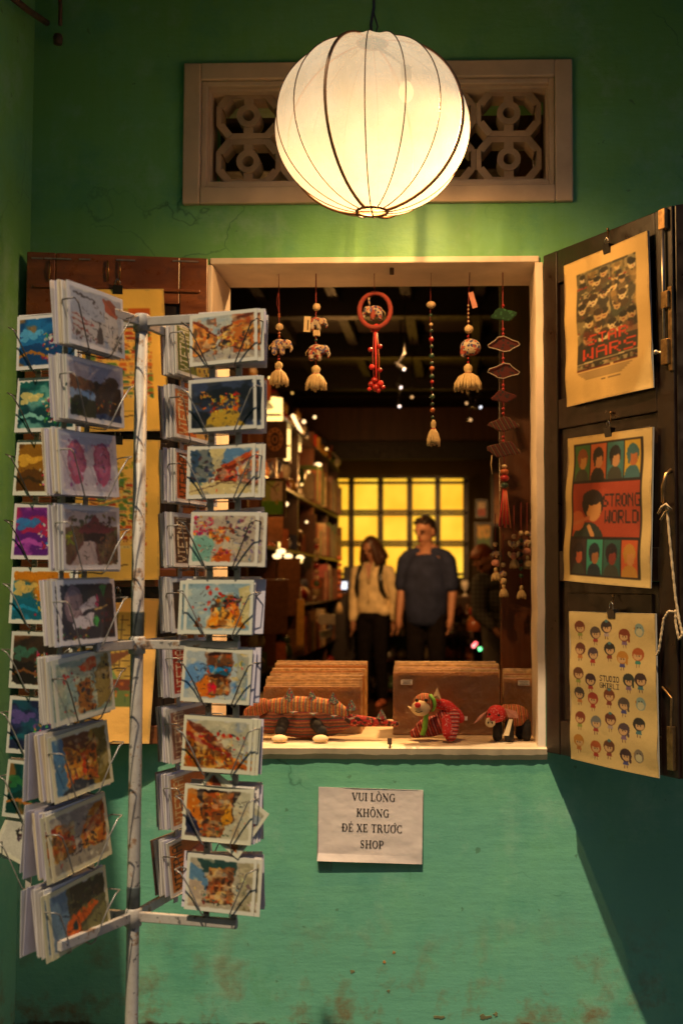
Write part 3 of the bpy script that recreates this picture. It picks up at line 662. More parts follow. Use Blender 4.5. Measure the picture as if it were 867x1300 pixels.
        for x in (.27,.76): A.ell(x,.48,.17,.40,'a04a74').ell(x,.42,.12,.3,'b86a90',.8)
        A.clip(.08,.05,.46,.93).dabs(40,['c03a5a','b8a0c0','804a80','9a8ab8','d86a7a'],.1,.1,.44,.9,.01,.04).clip(.56,.05,.95,.93).dabs(40,['a8284a','c0a0c4','704a78','b85a7a'],.6,.1,.93,.9,.01,.04).clip(0,0,1,1)
    elif kind == 'pagoda':
        A.rect(0,0,1,1,'6a5648').rect(0,0,1,.3,'b4aeb4').dabs(40,['5a5038','3c3a2c','7a6a4c'],0,.1,1,.5,.02,.05).poly([(.22,.38),(.45,.25),(.58,.08),(.72,.25),(.95,.36),(.8,.42),(.35,.44)],'6e3a44').poly([(.34,.42),(.78,.42),(.76,.6),(.36,.62)],'2c2028')
        A.poly([(.36,.55),(.58,.55),(.62,1),(.1,1)],'b8a8a8').line([(.34,.56),(.05,1)],'6a4444',.03).line([(.58,.56),(.66,1)],'6a4444',.03).dabs(16,['a8a03a','7a8a34'],.0,.35,.15,.6,.02,.05).dabs(50,['8a6a50','4a3630','a88a6a'],.64,.5,1,1,.01,.04)
    elif kind == 'conical':
        A.rect(0,0,1,1,'2c2836').ell(.22,.35,.17,.34,'7a6470').ell(.22,.35,.12,.26,'a89098',.7).poly([(.3,.42),(.62,.22),(.68,.42),(.34,.52)],'d0c8d4').poly([(.18,.62),(.58,.52),(.6,.78),(.2,.8)],'d0c8d4').ell(.66,.32,.03,.1,'b83a6a').ell(.62,.68,.05,.1,'3a9a4a').poly([(.72,.02),(.88,.02),(.8,.25)],'2a8a4a')
        A.line([(.62,.46),(.85,.38)],'c8a868',.03).dabs(16,['b84a2a','3a8a3a','c89a4a','803a2a'],.0,.78,.5,1,.01,.03).dabs(12,['5a2a30','1c1a24'],.7,.3,1,1,.02,.05)
    elif kind == 'redflower':
        A.rect(0,0,1,1,'a8b4a4').wash('8aa8ac',3,.5).poly([(.4,.12),(.72,0),(.75,.2),(.52,.25)],'c8581e').poly([(.35,.45),(.62,.35),(.6,.95),(.35,.98)],'9a6a34').dabs(50,dk+och+['3a6a5a','d86a1e'],.3,.3,.68,.98,.01,.04).dabs(9,['b82c24'],.12,.2,.36,.38,.01,.04).poly([(.7,.3),(.86,.05),(1,0),(1,.85),(.7,.95)],'9a8a58').dabs(14,dk,.85,0,1,.9,.01,.03,2)
    elif kind == 'yellow_lane':
        A.rect(0,0,1,1,'a88a3c').poly([(0,0),(.2,0),(.25,1),(0,1)],'5a86a4').poly([(.75,0),(1,0),(1,1),(.8,1)],'7a6c34').poly([(.2,0),(.7,0),(.6,.3),(.25,.32)],'6a4028').rect(.42,.35,.62,.8,'c85018'); facade(A, .2,.5, .1,.34, .92,.80, 'b88a34','6a3418', 3); facade(A, .58,.78, .34,.1, .8,.9, 'a87a2c','5a2c18', 2, 3); A.dabs(40,och+red+dk+['e8b03a'],.3,.4,.7,.95,.01,.03).poly([(.1,.95),(.35,.8),(.7,.9),(.7,1),(.1,1)],'3a4048')
    elif kind == 'valley':
        A.rect(0,0,1,1,'a49a90').poly([(0,.15),(.25,.2),(.42,.55),(.35,.72),(0,.8)],'b0682a').poly([(1,0),(.75,.1),(.52,.5),(.55,.75),(1,.8)],'b87c30'); facade(A, 0,.42, .2,.56, .80,.70, 'b06a2c','8a3c1c', 4); facade(A, .58,1., .50,.12, .70,.80, 'b87e34','7a3418', 4); A.dabs(24,och+red+dk,0,.4,.4,.75,.01,.03).dabs(24,och+red+dk,.58,.4,1,.75,.01,.03).rect(0,.78,1,1,'a89e8c').dabs(16,dk+['c8782a'],.38,.6,.56,.76,.01,.02)
    elif kind == 'orange_car':
        A.rect(0,0,1,1,'6a6444').poly([(0,0),(.3,0),(.32,.6),(.15,1),(0,1)],'7a90a0').poly([(.25,.58),(.75,.38),(.85,.5),(.55,.75),(.4,1),(.25,1)],'c86818').poly([(.35,.0),(1,0),(1,.35),(.4,.5)],'4a4028').dabs(30,['7a7448','4a4630','9a9468'],.35,0,1,.5,.02,.05,1,.6).dabs(20,['e88a2a','8a3c14','d87a20'],.28,.5,.7,.95,.01,.04).ell(.42,.72,.05,.08,'2a3a38').poly([(.55,.8),(1,.5),(1,1),(.5,1)],'8a8458')
    elif kind.startswith('viet'):
        bgc, fg, sub, pic = {'viet_green': ('5a6a2c','e0d8c0','', 'c8a040'), 'viet_orange': ('c86428','e8d8a8','','d8b060'), 'viet_rust': ('b05424','281c18','','8a3018'), 'viet_dark': ('4a3428','d8c8a8','','a87a3a'),
            'viet_lamp': ('3a3028','c8a040','','c88a3a'), 'viet_red': ('a8281c','e8d0b0','','2c2a38'), 'viet_brown': ('8a5848','d0b898','','5a6a48'), 'viet_people': ('c06828','e8c890','','a83a20'), 'viet_poster': ('b8621c','302018','','8a3428')}[kind]
        A.rect(0,0,1,1,bgc).wash('d8a060',3,.62,.3).poly([(.45,.3),(.8,.2),(1,.4),(1,1),(.5,1)],pic,.8).ell(.6,.5,.10,.2,'c8a888').dabs(20,dk+[pic],.45,.45,1,1,.02,.05)
        if kind == 'viet_lamp': A.dabs(12,['e8b050','f0d080'],.15,.1,.5,.8,.01,.03).poly([(.1,.9),(.3,.45),(.5,.9)],'6a5a2c')
        else: A.text('VIETNAM', .06, .97, .36, fg, 90, .50)
    elif kind.startswith('toy'):
        base, hill, cl, ex = {'toy_blue': ('1a6aa8','0e3e74','58a8d8','a86a2a'), 'toy_teal': ('0c5a5a','0a3a44','e0c878','7ab8b0'), 'toy_gold': ('8a5a14','5a3410','e0a838','3a2410'), 'toy_magenta': ('a82058','5a1a7a','2a78b8','b04ab0'), 'toy_sky': ('c87818','16607a','e0b860','1c86b0'),
            'toy_night': ('3c2c24','241c1c','3a6a5a','7a4a2a'), 'toy_indigo': ('2a3060','1c2040','5a4a90','1a5a6a'), 'toy_green': ('0c4a4a','0a3430','2a6a3a','a8682a')}[kind]
        A.rect(0,0,1,1,base).wash(hill,2,.5,.9).poly([(0,.62),(.3,.5),(.6,.66),(1,.55),(1,1),(0,1)],hill).wash(ex,3,.6,.7)
        for x, y, r_ in ((.12,.30,.12),(.25,.36,.10),(.36,.30,.08),(.1,.44,.08)): A.ell(x,y,r_,r_*.75,cl,.85)
        A.dabs(45,['c8283c','e8d8d0','e8a030','3a9a4a','d85a8a',cl],.42,.35,.75,.9,.01,.04,1).line([(0,.78),(.2,.7),(.45,.8)],ex,.05)
    elif kind == 'ink':
        A.rect(0,0,1,1,'c8c4bc').dabs(60,['242028','3a2a34','1c1c2c'],.2,.35,.8,.65,.01,.04).dabs(12,['a8202c'],.55,.5,.95,.75,.01,.035)
    g = A.r; pick = A.a.copy()
    for _ in range(0 if kind.startswith('viet') or kind in ('ink', 'market') else 120):     # small brush touches in the colours already there, a little lighter or darker
        x, y = g.rand(), g.rand(); c_ = np.clip(pick[int(y*h), int(x*w)] * g.uniform(.55, 1.35) + g.uniform(-.03, .03, 3), 0, 1)
        A.ell(x, y, g.uniform(.004, .014), g.uniform(.006, .02), '%02x%02x%02x' % tuple(int(v*255) for v in c_), .7, g.uniform(0, 3))
    for _ in range(0 if kind.startswith(('viet', 'toy', 'ink', 'pink')) else 34):      # thin dark pen lines over the wash
        x, y, a_ = g.uniform(.12, .9), g.uniform(.2, .9), g.choice([0, 1.57, .5, -.5]); l_ = g.uniform(.03, .10)
        A.line([(x, y), (x + l_*math.cos(a_), y + l_*math.sin(a_)*1.3)], ['2a2220', '3c2c24', '282c38'][_ % 3], .010, .75)
    if not kind.startswith(('viet', 'toy', 'ink', 'pink', 'conical', 'market')):      # deeper, stronger printing inks
        m_ = A.a.mean(2, keepdims=True); A.a = np.clip(m_ + (A.a - m_)*1.2, 0, 1) ** 1.12
    if kind in ('street_ochre','roofs','lantern_house','blue_house','orange_slope','sideways','pale_lane','yellow_lane','valley','redflower','flowers'):
        for _ in range(9): A.ell(g.rand(), g.uniform(.3, 1), g.uniform(.01, .03), g.uniform(.008, .02), ['f0e4c0', 'f4d070', 'd83020', '2a6a8a'][_ % 4], .75, g.uniform(0, 3))
        A.wash('f0e0b8', 8, .62, .4)
    A.jitter(.06)
    return A
def framed(art, margin='e4dfd6', bx=.06, by=.08, extra=None):
    "the white border of a postcard round its picture"
    W, H = int(art.w * 1.0 / (1 - 2*bx)), int(art.h / (1 - 2*by)); B = Art(W, H, margin); ox, oy = (W - art.w)//2, (H - art.h)//2
    B.a[oy:oy+art.h, ox:ox+art.w] = art.a; B.a *= 1 + (np.random.RandomState(1).rand(H, W, 1) - .5) * .03
    return B
M['card'] = print_mat(.38, .25)
M['cardedge'] = mat('white_card_stock', (.70, .66, .66), .5, .06, 30)
M['cardlav'] = mat('lavender_card_back', (.58, .54, .66), .5, .06, 30)
M['cardcream'] = mat('cream_card_stock', (.70, .60, .46), .5, .06, 30)
M['cardpink'] = mat('brown_pink_card_back', (.34, .20, .18), .5, .1, 30)
# kind, margin, tilt (deg), horizontal shift (m), label
SPEC = {
 'A': [('market','e2dee2',-1,.0,'Top stack on the front-left column, postcards of a white market tower with a red roof'), ('dusk_village','d8d4d8',0,.0,'Stack of postcards of a dark village at dusk, below the white market tower'),
       ('pink_pair','d4d0dc',2,-.01,'Stack of pale postcards with two pink and purple ovals'), ('pagoda','dcd6da',1,.0,'Stack of postcards of a pagoda roof above a flight of steps'),
       ('conical','dcd8e0',1,.0,'Stack of postcards with two white cone shapes on a dark ground'), ('redflower','e0dcc8',3,-.006,'Stack of watercolour postcards with an orange awning, just below the rack middle arm'),
       ('yellow_lane','e0d8b4',3,-.006,'Stack of yellow lane watercolour postcards with a blue strip at its left'), ('valley','e0d4ac',4,-.006,'Stack of ochre watercolour postcards with two house rows forming a V'), ('orange_car','e0d4a8',4,-.002,'Lowest front-left stack, postcards of an orange shape on olive green')],
 'C': [('street_ochre','e2dcd0',3,-.0,'Top stack on the right column, watercolour street of ochre houses'), ('night','dcd8d0',2,.0,'Stack of dark blue night watercolours with yellow lantern light'),
       ('roofs','e0dace',1,-.002,'Stack of watercolours with red roofs on the right and a blue wall left'), ('flowers','e2dace',-1,.006,'Stack of watercolours with crimson blossom and purple specks'),
       ('lantern_house','dcdcd0',0,-.004,'Stack of watercolours of an ochre house with red lantern dots on pale blue'), ('blue_house','dcd8c8',-2,-.006,'Stack of watercolours with a bright blue balcony, below the middle arm'),
       ('orange_slope','dedac4',-2,-.004,'Stack of watercolours of orange roofs sloping down under a row of red lanterns'), ('sideways','e0dcc8',-2,.0,'Stack of watercolours with one card sticking out crooked behind it'), ('pale_lane','dedcd0',-2,.006,'Lowest right-column stack, pale blue and brown lane watercolour')],
 'B': [('viet_green','e0dcd0',-2,.0,'Top stack of the rear column, green travel postcards with lettering up the side'), ('viet_orange','dcd8d8',-2,.0,'Orange travel postcards with pale lettering, second stack of the rear column'),
       ('viet_rust','dcd8d8',-1,.0,'Rust-red travel postcards with black lettering, third stack of the rear column'), ('viet_dark','dcd8d8',0,.0,'Dark brown travel postcards with lettering beside the crimson blossom cards'),
       ('viet_lamp','dcdce0',2,.0,'Dark travel postcards with glowing lamps above the rack middle arm'), ('viet_red','dcdce0',2,.0,'Red travel postcards with pale lettering just under the rack middle arm'),
       ('viet_brown','d4c8c0',3,.0,'Dull brown travel postcards beside the orange roofs watercolour'), ('viet_people','dcd0c8',4,.0,'Orange travel postcards in the next to lowest pocket of the rear column'), ('viet_poster','d8ccc0',5,.0,'Brown-orange travel postcards in the lowest pocket of the rear column')],
 'D': [('toy_blue','dcd8dc',2,.0,'Blue painted postcards, topmost stack at the left edge of the rack'), ('toy_teal','dcd8d8',0,.0,'Teal painted postcards with cream clouds at the left edge of the rack'),
       ('toy_gold','d8d8d0',-1,.0,'Brown and gold painted postcards at the left edge of the rack'), ('toy_magenta','dcd8dc',-1,.0,'Magenta and purple painted postcards at the left edge of the rack'),
       ('toy_sky','dcdcd4',-1,-.003,'Orange sky and blue hill painted postcards at the left edge of the rack'), ('toy_night','d0d0cc',-1,.0,'Dark brown night painted postcards at the left edge of the rack'),
       ('toy_indigo','d0d0cc',-1,-.003,'Indigo painted postcards at the left edge of the rack'), ('toy_green','ccccc4',-4,-.006,'Deep green painted postcards with a red flower tree at the left edge'), ('ink','d8d4c4',-24,-.012,'White postcards with black and red ink marks slipping crooked at lower left')],
}
rc = random.Random(23)
for col in 'ACBD':
    for i, (kind, margin, tilt, sh, label) in enumerate(SPEC[col]):
        k, c = frame_at(col, i); u, nn_, up = k['u'], k['n'], Vector((0, 0, 1)); cw, ch = k['cw'], k['ch']
        if col == 'D' and i == 8: c = c + up * .035
        if col == 'A' and i >= 5: tilt += 3
        st = thing('postcard_stack', c, label, 'postcards', 'stacks of postcards in the rack pockets')
        def quad(dn, du, dz, tl_, w_=cw, h_=ch, lean=0.0):
            a = R(tl_); cu = u*math.cos(a) + up*math.sin(a); cv = -u*math.sin(a) + up*math.cos(a)
            ce = c + nn_*dn + u*(du + sh) + up*(dz + h_/2 + .0015); b = nn_ * (-lean)
            return [ce - cu*w_/2 + cv*h_/2 + b, ce + cu*w_/2 + cv*h_/2 + b, ce + cu*w_/2 - cv*h_/2, ce - cu*w_/2 - cv*h_/2]
        art = framed(paint(kind, 100 + i + ord(col)), margin, .045, .07)
        lean = rc.uniform(.004, .010); amp = rc.uniform(-.0025, .0025)
        wf = lambda x, y, amp=amp: amp * np.sin(math.pi * x) * 1.0 + 0*y
        sheet('front_postcard', art, *quad(.005, 0, 0, tilt, lean=lean), parent=st, warp=wf, m=M['card'])
        if col == 'C' and i in (0, 1, 2, 3, 6, 8, 4, 7):     # a second copy shows behind, shifted sideways
            for r_, dx in enumerate([(.012,), (.014,), (.012, .018), (.014,), (-.012,), (), (.008, .014), (), (.010,)][i]):
                sheet('postcard', art, *quad(.003 - .002*r_, dx, -.001, tilt, lean=lean), parent=st, warp=wf, m=M['card'])
        if col == 'C' and i == 7:
            sheet('crooked_postcard', framed(paint('orange_slope', 9), margin, .045, .07), *quad(.002, .012, .001, -35, lean=lean), parent=st, m=M['card'])
        if col == 'A' and i in (3, 4, 5, 7, 8):
            sheet('postcard', art, *quad(.003, -.010 if i != 3 else .004, -.003, tilt - 1, lean=lean), parent=st, m=M['card'])
        nb = {'A': 9, 'B': 9, 'C': 4, 'D': 3}[col]
        depth = {'A': .030, 'B': .030, 'C': .012, 'D': .010}[col]
        for b in range(nb):
            mt_ = rc.choice([M['cardedge'], M['cardedge'], M['cardlav'], M['cardcream']] if col in 'AC' else [M['cardlav'], M['cardedge'], M['cardedge'], M['cardedge']])
            if col == 'C' and b == nb - 1: mt_ = M['cardlav']
            if col == 'B' and b == nb - 1: mt_ = M['cardpink']
            dn = .003 - depth * (b + 1) / nb + rc.uniform(-.001, .001)
            dx = rc.uniform(-.005, .003) if col in 'AB' else rc.uniform(-.002, .006)
            if col == 'C' and b == nb - 1: dx = [.004, .004, .0, .0, .016, .012, .016, .010, -.012][i]
            ql = quad(dn, dx, rc.uniform(-.002, .003), tilt*.5 + rc.uniform(-1.5, 1.5), lean=lean + rc.uniform(-.003, .004))
            q = MB(); th = nn_ * -rc.uniform(.0006, .0022); q.add([p for p in ql] + [p + th for p in ql], [(0,3,2,1),(4,5,6,7),(0,1,5,4),(1,2,6,5),(2,3,7,6),(3,0,4,7)])
            q.build('postcard', mt_, st)
        # plain backs of the cards kept in the pocket on the other face of the same column
        if col == 'C' or (col == 'A' and i >= 6):
            for b in range(3 if col == 'C' else 2):
                ql = quad(-.010 - depth - .004*b if col == 'A' else -.030 - .004*b, rc.uniform(-.004, .004) - (0.016 if col == 'A' else -.002), rc.uniform(-.003, .008), rc.uniform(-3, 3), lean=-.004)
                q = MB(); th = nn_ * -.001; q.add([p for p in ql] + [p + th for p in ql], [(0,3,2,1),(4,5,6,7),(0,1,5,4),(1,2,6,5),(2,3,7,6),(3,0,4,7)])
                q.build('reversed_postcard', M['cardedge'] if b else M['cardlav'], st)
# ================================================================ shutters
def leaf_frame(o, u):
    u = Vector(u).normalized(); n = Vector((u.y, -u.x, 0)); return Vector(o), u, n
class Leaf:
    def __init__(s, o, u, parent, L, zb, zt): s.o, s.u, s.n = leaf_frame(o, u); s.p = parent; s.L, s.zb, s.zt = L, zb, zt; s.r = Matrix((s.u, s.n, Vector((0,0,1)))).transposed()
    def at(s, a, d, z): v = s.o + s.u*a + s.n*d; v.z = z; return v
    def blk(s, name, a0, a1, d0, d1, z0_, z1_, mt, bevel=.003):
        q = MB(); q.box(s.at((a0+a1)/2, (d0+d1)/2, (z0_+z1_)/2), (abs(a1-a0), abs(d1-d0), abs(z1_-z0_)), s.r); return q.build(name, mt, s.p, bevel=bevel)
    def joinery(s, mt, mtp, st=.06, rails=(.09, .08, .08, .09), rat=(0, .36, .68, 1), th=.032):
        s.blk('stile', 0, st, -th, 0, s.zb, s.zt, mt); s.blk('stile', s.L - st, s.L, -th, 0, s.zb, s.zt, mt)
        H = s.zt - s.zb; prev = None
        for r_, k in zip(rails, rat):
            zc = s.zb + k * (H - r_) + r_/2
            s.blk('rail', st + .0005, s.L - st - .0005, -th + .001, -.001, zc - r_/2, zc + r_/2, mt)
            if prev is not None:
                s.blk('panel', st + .001, s.L - st - .001, -th*.75, -th*.35, prev + .001, zc - r_/2 - .001, mtp, 0)
                s.blk('raised_field', st + .03, s.L - st - .03, -th*.35 + .0005, -th*.35 + .006, prev + .03, zc - r_/2 - .03, mtp, .003)
            prev = zc + r_/2
# right shutter, swung out towards the street
H0 = Vector((P(690.5, 640, 0).x, -.012, 0)); E0 = Vector((P(857, 640, -.44).x, -.44, 0)); L0 = (E0 - H0).length
zb_, zt_ = P(692, 955, -.01).z, P(687, 325, -.01).z
rs = thing('window_shutter', (H0.x, H0.y, zb_), 'dark brown wooden shutter standing open at right with three prints hung on it', 'shutter')
u0 = (E0 - H0).normalized(); nR = Vector((-u0.y, u0.x, 0)); nR = nR if nR.x < 0 else -nR
lf = Leaf(H0, u0, rs, L0, zb_, zt_); lf.n = nR; lf.r = Matrix((lf.u, lf.n, Vector((0,0,1)))).transposed()
lf.joinery(M['dark'], M['darkpanel'])
# second folding leaf beyond it
rs2 = thing('folding_leaf', E0 + Vector((.004, -.003, zb_)), 'dark outer leaf of the shutter at the right picture edge', 'shutter')
l2 = Leaf(E0 + Vector((.006, -.002, 0)), (.93, -.37, 0), rs2, .46, zb_, zt_); l2.n = Vector((-.37, -.93, 0)).normalized(); l2.r = Matrix((l2.u, l2.n, Vector((0,0,1)))).transposed(); l2.joinery(M['dark'], M['darkpanel'])
M['brass'] = mat('tarnished_brass', (.30, .18, .08), .35, .4, 60, metal=.9)
M['brass2'] = mat('dull_steel_rod', (.42, .36, .28), .35, .3, 60, metal=.8)
def onR(px, py, d=.0): return PP(px, py, lf.o + lf.n*d, lf.n)
def fit(px, py, name, mt, a, b, r, n=8, par=rs):
    q = MB(); q.tube([onR(*a), onR(*b)], r, n); return q.build(name, mt, par)
# slide bolt with its plate, knob and staples
q = MB(); q.tube([onR(840, 276, .008), onR(843, 462, .008)], .0042, 8); q.build('bolt_rod', M['brass2'], rs)
for (a, b) in (((838, 268), (849, 290)), ((841, 372), (853, 390)), ((842, 432), (852, 462))):
    p0, p1 = onR(*a, .001), onR(*b, .001); c = (p0 + p1) / 2
    q = MB(); q.box(c + lf.n*.004, (.024, .016, abs(p1.z - p0.z)), lf.r); q.build('bolt_staple', M['brass'], rs, bevel=.002)
q = MB(); c = (onR(851, 372, .002) + onR(851, 462, .002)) / 2; q.box(c, (.014, .006, .20), lf.r); q.build('bolt_plate', M['brass'], rs, bevel=.001)
q = MB(); q.tube([onR(843, 448, .008), onR(833, 447, .012)], .004, 8); q.ell(onR(832, 447, .013), .006); q.build('bolt_knob', M['brass2'], rs)
q = MB(); q.tube([onR(851, 597, .0), onR(845, 602, .020), onR(841, 618, .024), onR(841, 636, .022), onR(846, 643, .0)], .005, 8); q.build('handle', M['brass'], rs)
q = MB(); q.tube([onR(840, 872, .004), onR(852, 886, .010), onR(851, 930, .010)], .003, 6); q.box(onR(852, 950, .004), (.02, .012, .10), lf.r); q.build('lower_latch', M['brass'], rs, bevel=.001)
M['rope'] = mat('frayed_pale_rope', (.46, .34, .2), .9, .4, 90, .6)
def rope(pts, r=.0032, tw=9):
    q = MB(); P_ = []
    for a, b in zip(pts, pts[1:]):
        for k in range(tw): P_.append(a.lerp(b, k / tw))
    P_.append(pts[-1]); rr_ = [r * (1 + .22 * math.sin(i * 1.9)) for i in range(len(P_))]; q.tube(P_, rr_, 7); return q
q = rope([onR(846, 642, .02), onR(849, 680, .018), onR(853, 720, .015), onR(857, 760, .012), onR(862, 790, .012), onR(866, 806, .01), onR(861, 812, .012), onR(857, 790, .014), onR(857, 774, .014)])
q.tube([onR(835, 652, .02), onR(839, 644, .024), onR(845, 640, .027), onR(851, 646, .022), onR(844, 650, .02), onR(838, 660, .02)], .0032, 7)
o_ = q.build('rope', M['rope'], label='frayed pale rope hanging from the handle of the right shutter', cat='rope')
q = rope([onR(857, 777, .014), onR(848, 776, .02), onR(842, 786, .024), onR(839, 805, .026), onR(836, 826, .026), onR(833, 832, .026)], .003); q.build('rope', M['rope'], label='short rope end curling over the lowest print corner', cat='rope')

# left shutter, folded back almost flat on the wall
HL = Vector((P(262, 640, 0).x, -.012, 0)); EL = Vector((P(28, 640, -.092).x, -.092, 0)); uL = (EL - HL).normalized(); LL = (EL - HL).length
ls = thing('window_shutter', (HL.x, HL.y, zb_ + .02), 'worn red-brown wooden shutter folded back behind the postcard rack', 'shutter')
ll = Leaf(HL, uL, ls, LL, P(200, 945, -.03).z, P(200, 326, -.03).z); ll.n = Vector((uL.y, -uL.x, 0)); ll.n = ll.n if ll.n.y < 0 else -ll.n; ll.r = Matrix((ll.u, ll.n, Vector((0,0,1)))).transposed()
ll.joinery(M['redwood'], M['darkpanel'], st=.075, rails=(.05, .05, .05, .13), rat=(0, .33, .66, 1))
ll.blk('cover_moulding', .02, LL - .02, .0005, .007, ll.zt - .098, ll.zt - .090, M['redwood'], .002)
def onL(px, py, d=.0): return PP(px, py, ll.o + ll.n*d, ll.n)
for px in (63, 137, 152):
    q = MB(); q.tube([onL(px, 331, .004), onL(px + 1, 342, .008), onL(px, 356, .004)], .0022, 6); q.build('hook', M['brass'], ls)
for px in (48, 74, 108, 160, 236):
    q = MB(); c = onL(px, 327 + .02*px, .0005); q.box(c, (.03 + .02*(px % 3), .003, .004), ll.r); q.build('chipped_edge', M['brass2'], ls)

# ================================================================ binder clips and hung prints
M['black'] = mat('black_clip_metal', (.012, .012, .013), .3, .2, 60, spec=.6)
M['clipwire'] = mat('bright_clip_wire', (.6, .55, .5), .2, .1, 60, metal=1)
def clip(parent, top, u, n, wd=.026, string=None):
    q = MB(); z = Vector((0,0,1)); q.prism([(-.009, .011), (.009, .011), (.003, -.012), (-.003, -.012)], top - u*wd/2, n, z, u*wd); q.build('binder_clip', M['black'], parent)
    for s_ in (1,):
        q = MB(); c = top + n*.004*s_ + z*.011; q.tube([c - u*.007, c - u*.006 + z*.012, c + z*.019, c + u*.006 + z*.012, c + u*.007], .0011, 5); q.build('clip_wire', M['clipwire'], parent)
    if string is not None:
        q = MB(); q.tube([top + z*.026, (top + string)/2 + u*.002, string], .0014, 5); q.ell(string, .004); q.build('hanging_wire', M['brass'], parent)
def hung(name, art, corners, on, lfx, label, clips, group, d=.014, seed=0, par=None, margin=None):
    tl, tr, br, bl = [on(x, y, d) for x, y in corners]
    r_ = random.Random(seed); th = thing(name, (tl + br)/2, label, 'print', group)
    amp = r_.uniform(.002, .006); ph = r_.uniform(0, 2)
    def wf(x, y): return amp*np.sin(math.pi*x)*(.4 + y) + .0025*np.sin(5*y*math.pi + ph)*np.abs(x - .5)*2 + .004*(np.clip(y - .93, 0, 1)*14)**2*.4
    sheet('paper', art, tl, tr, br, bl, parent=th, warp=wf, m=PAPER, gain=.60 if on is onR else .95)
    for (cx, cy, sx, sy) in clips: clip(th, on(cx, cy, d + .002), lfx.u, lfx.n, string=on(sx, sy, .004))
    return th
PAPER = print_mat(.75, 0, .35)
def rough_edge(A, seed, c='b09468'):
    n = A.nz(22, 2); e = np.minimum(np.minimum(A.X, 1-A.X) * A.w, np.minimum(A.Y, 1-A.Y) * A.h)
    A.put(e < 1.2 + (n > .55) * .9, c, .5); A.wash('c8a878', 3, .70, .10); return A
# -- print 1: film poster: plain stand-in collage of busts under a row of portraits, red lettering
A = Art(104, 176, 'e6c47c', 3); x0_, x1_, y0_, y1_ = .15, .86, .10, .775
A.rect(x0_, y0_, x1_, y1_, '4a4636').clip(x0_, y0_, x1_, y1_).wash('2a2822', 5, .45, .9).wash('8a7e58', 9, .56, .9, .06).wash('b8aa7c', 14, .66, .8, .05)
for i in range(5):
    cx = x0_ + .075 + i*.141; A.rect(cx - .062, y0_ + .012, cx + .062, y0_ + .098, ['6a6448','5a5a48','7a7458','585a44','8a8464'][i]); A.ell(cx, y0_ + .05, .030, .020*1.2, 'c8b890'); A.ell(cx, y0_+.035, .034, .016, '28241c'); A.rect(cx - .045, y0_ + .078, cx + .045, y0_ + .098, '2a2620')
A.rect(x0_, y0_ + .104, x1_, y0_ + .114, '8e2c1a')
A.dabs(70, ['b8aa7c','181814','d8c898','6a6444'], x0_, .14, x1_, .6, .006, .03)
rr3 = random.Random(12)
for k in range(26):
    cx, cy, r_ = rr3.uniform(x0_ + .05, x1_ - .05), .15 + .018*k*1.0 + rr3.uniform(-.01, .01), rr3.uniform(.026, .05) + .0006*k
    A.ell(cx, cy + r_*1.15, r_*1.5, r_*.6, rr3.choice(['2c2a24', '4a3c28', '3a4436', '6a5a3c'])).ell(cx, cy, r_, r_*.78, rr3.choice(['c8b486', 'b89a68', 'd8c898'])).ell(cx, cy - r_*.42, r_*1.08, r_*.42, rr3.choice(['201c16', '3a2a1c', '141414'])).line([(cx - r_*.45, cy), (cx - r_*.2, cy)], '30281c', .008).line([(cx + r_*.2, cy), (cx + r_*.45, cy)], '30281c', .008).line([(cx - r_*.25, cy + r_*.35), (cx + r_*.25, cy + r_*.35)], '6a3020', .007)
A.clip(x0_, .12, x1_, .5).wash('d8b060', 7, .6, .5).clip(x0_, .5, x1_, .76).wash('8a3018', 6, .5, .5).clip(x0_, y0_, x1_, y1_); A.dabs(90, ['181814','c8b080','6a6444','8a3a20','3c4434'], x0_, .14, x1_, .6, .004, .02); A.poly([(x0_, .62), (x1_, .60), (x1_, .745), (x0_, .745)], '302c24').text('STAR', .29, .552, .066, 'd03c1c', wd=1.25).text('WARS', .22, .638, .078, 'd03c1c', wd=1.42).line([(x0_, .735), (x1_, .725)], 'd8c898', .012).dabs(20, ['b8aa7c','181814'], x0_, .73, x1_, .77, .005, .02)
A.clip(0,0,1,1).rect(x0_, .775, x0_ + .40, .785, '5a1c14').rect(x0_ + .44, .775, x1_, .785, '5a1c14')
for k in range(5): A.line([(.17 + .02*k, .80 + .011*k), (.80 - .03*k, .80 + .011*k)], '6a5a40', .008, .8)
A.rect(.44,.862,.49,.872,'3a3028').rect(.52,.862,.66,.87,'5a4a38'); rough_edge(A, 1)
hung('hanging_print', A, [(717, 338), (823, 293), (829.5, 492), (719.5, 517)], onR, lf, 'dark collage film poster with red lettering on the right shutter, topmost of three', [(771, 316, 771, 291)], 'prints hung on the open shutters', seed=1)
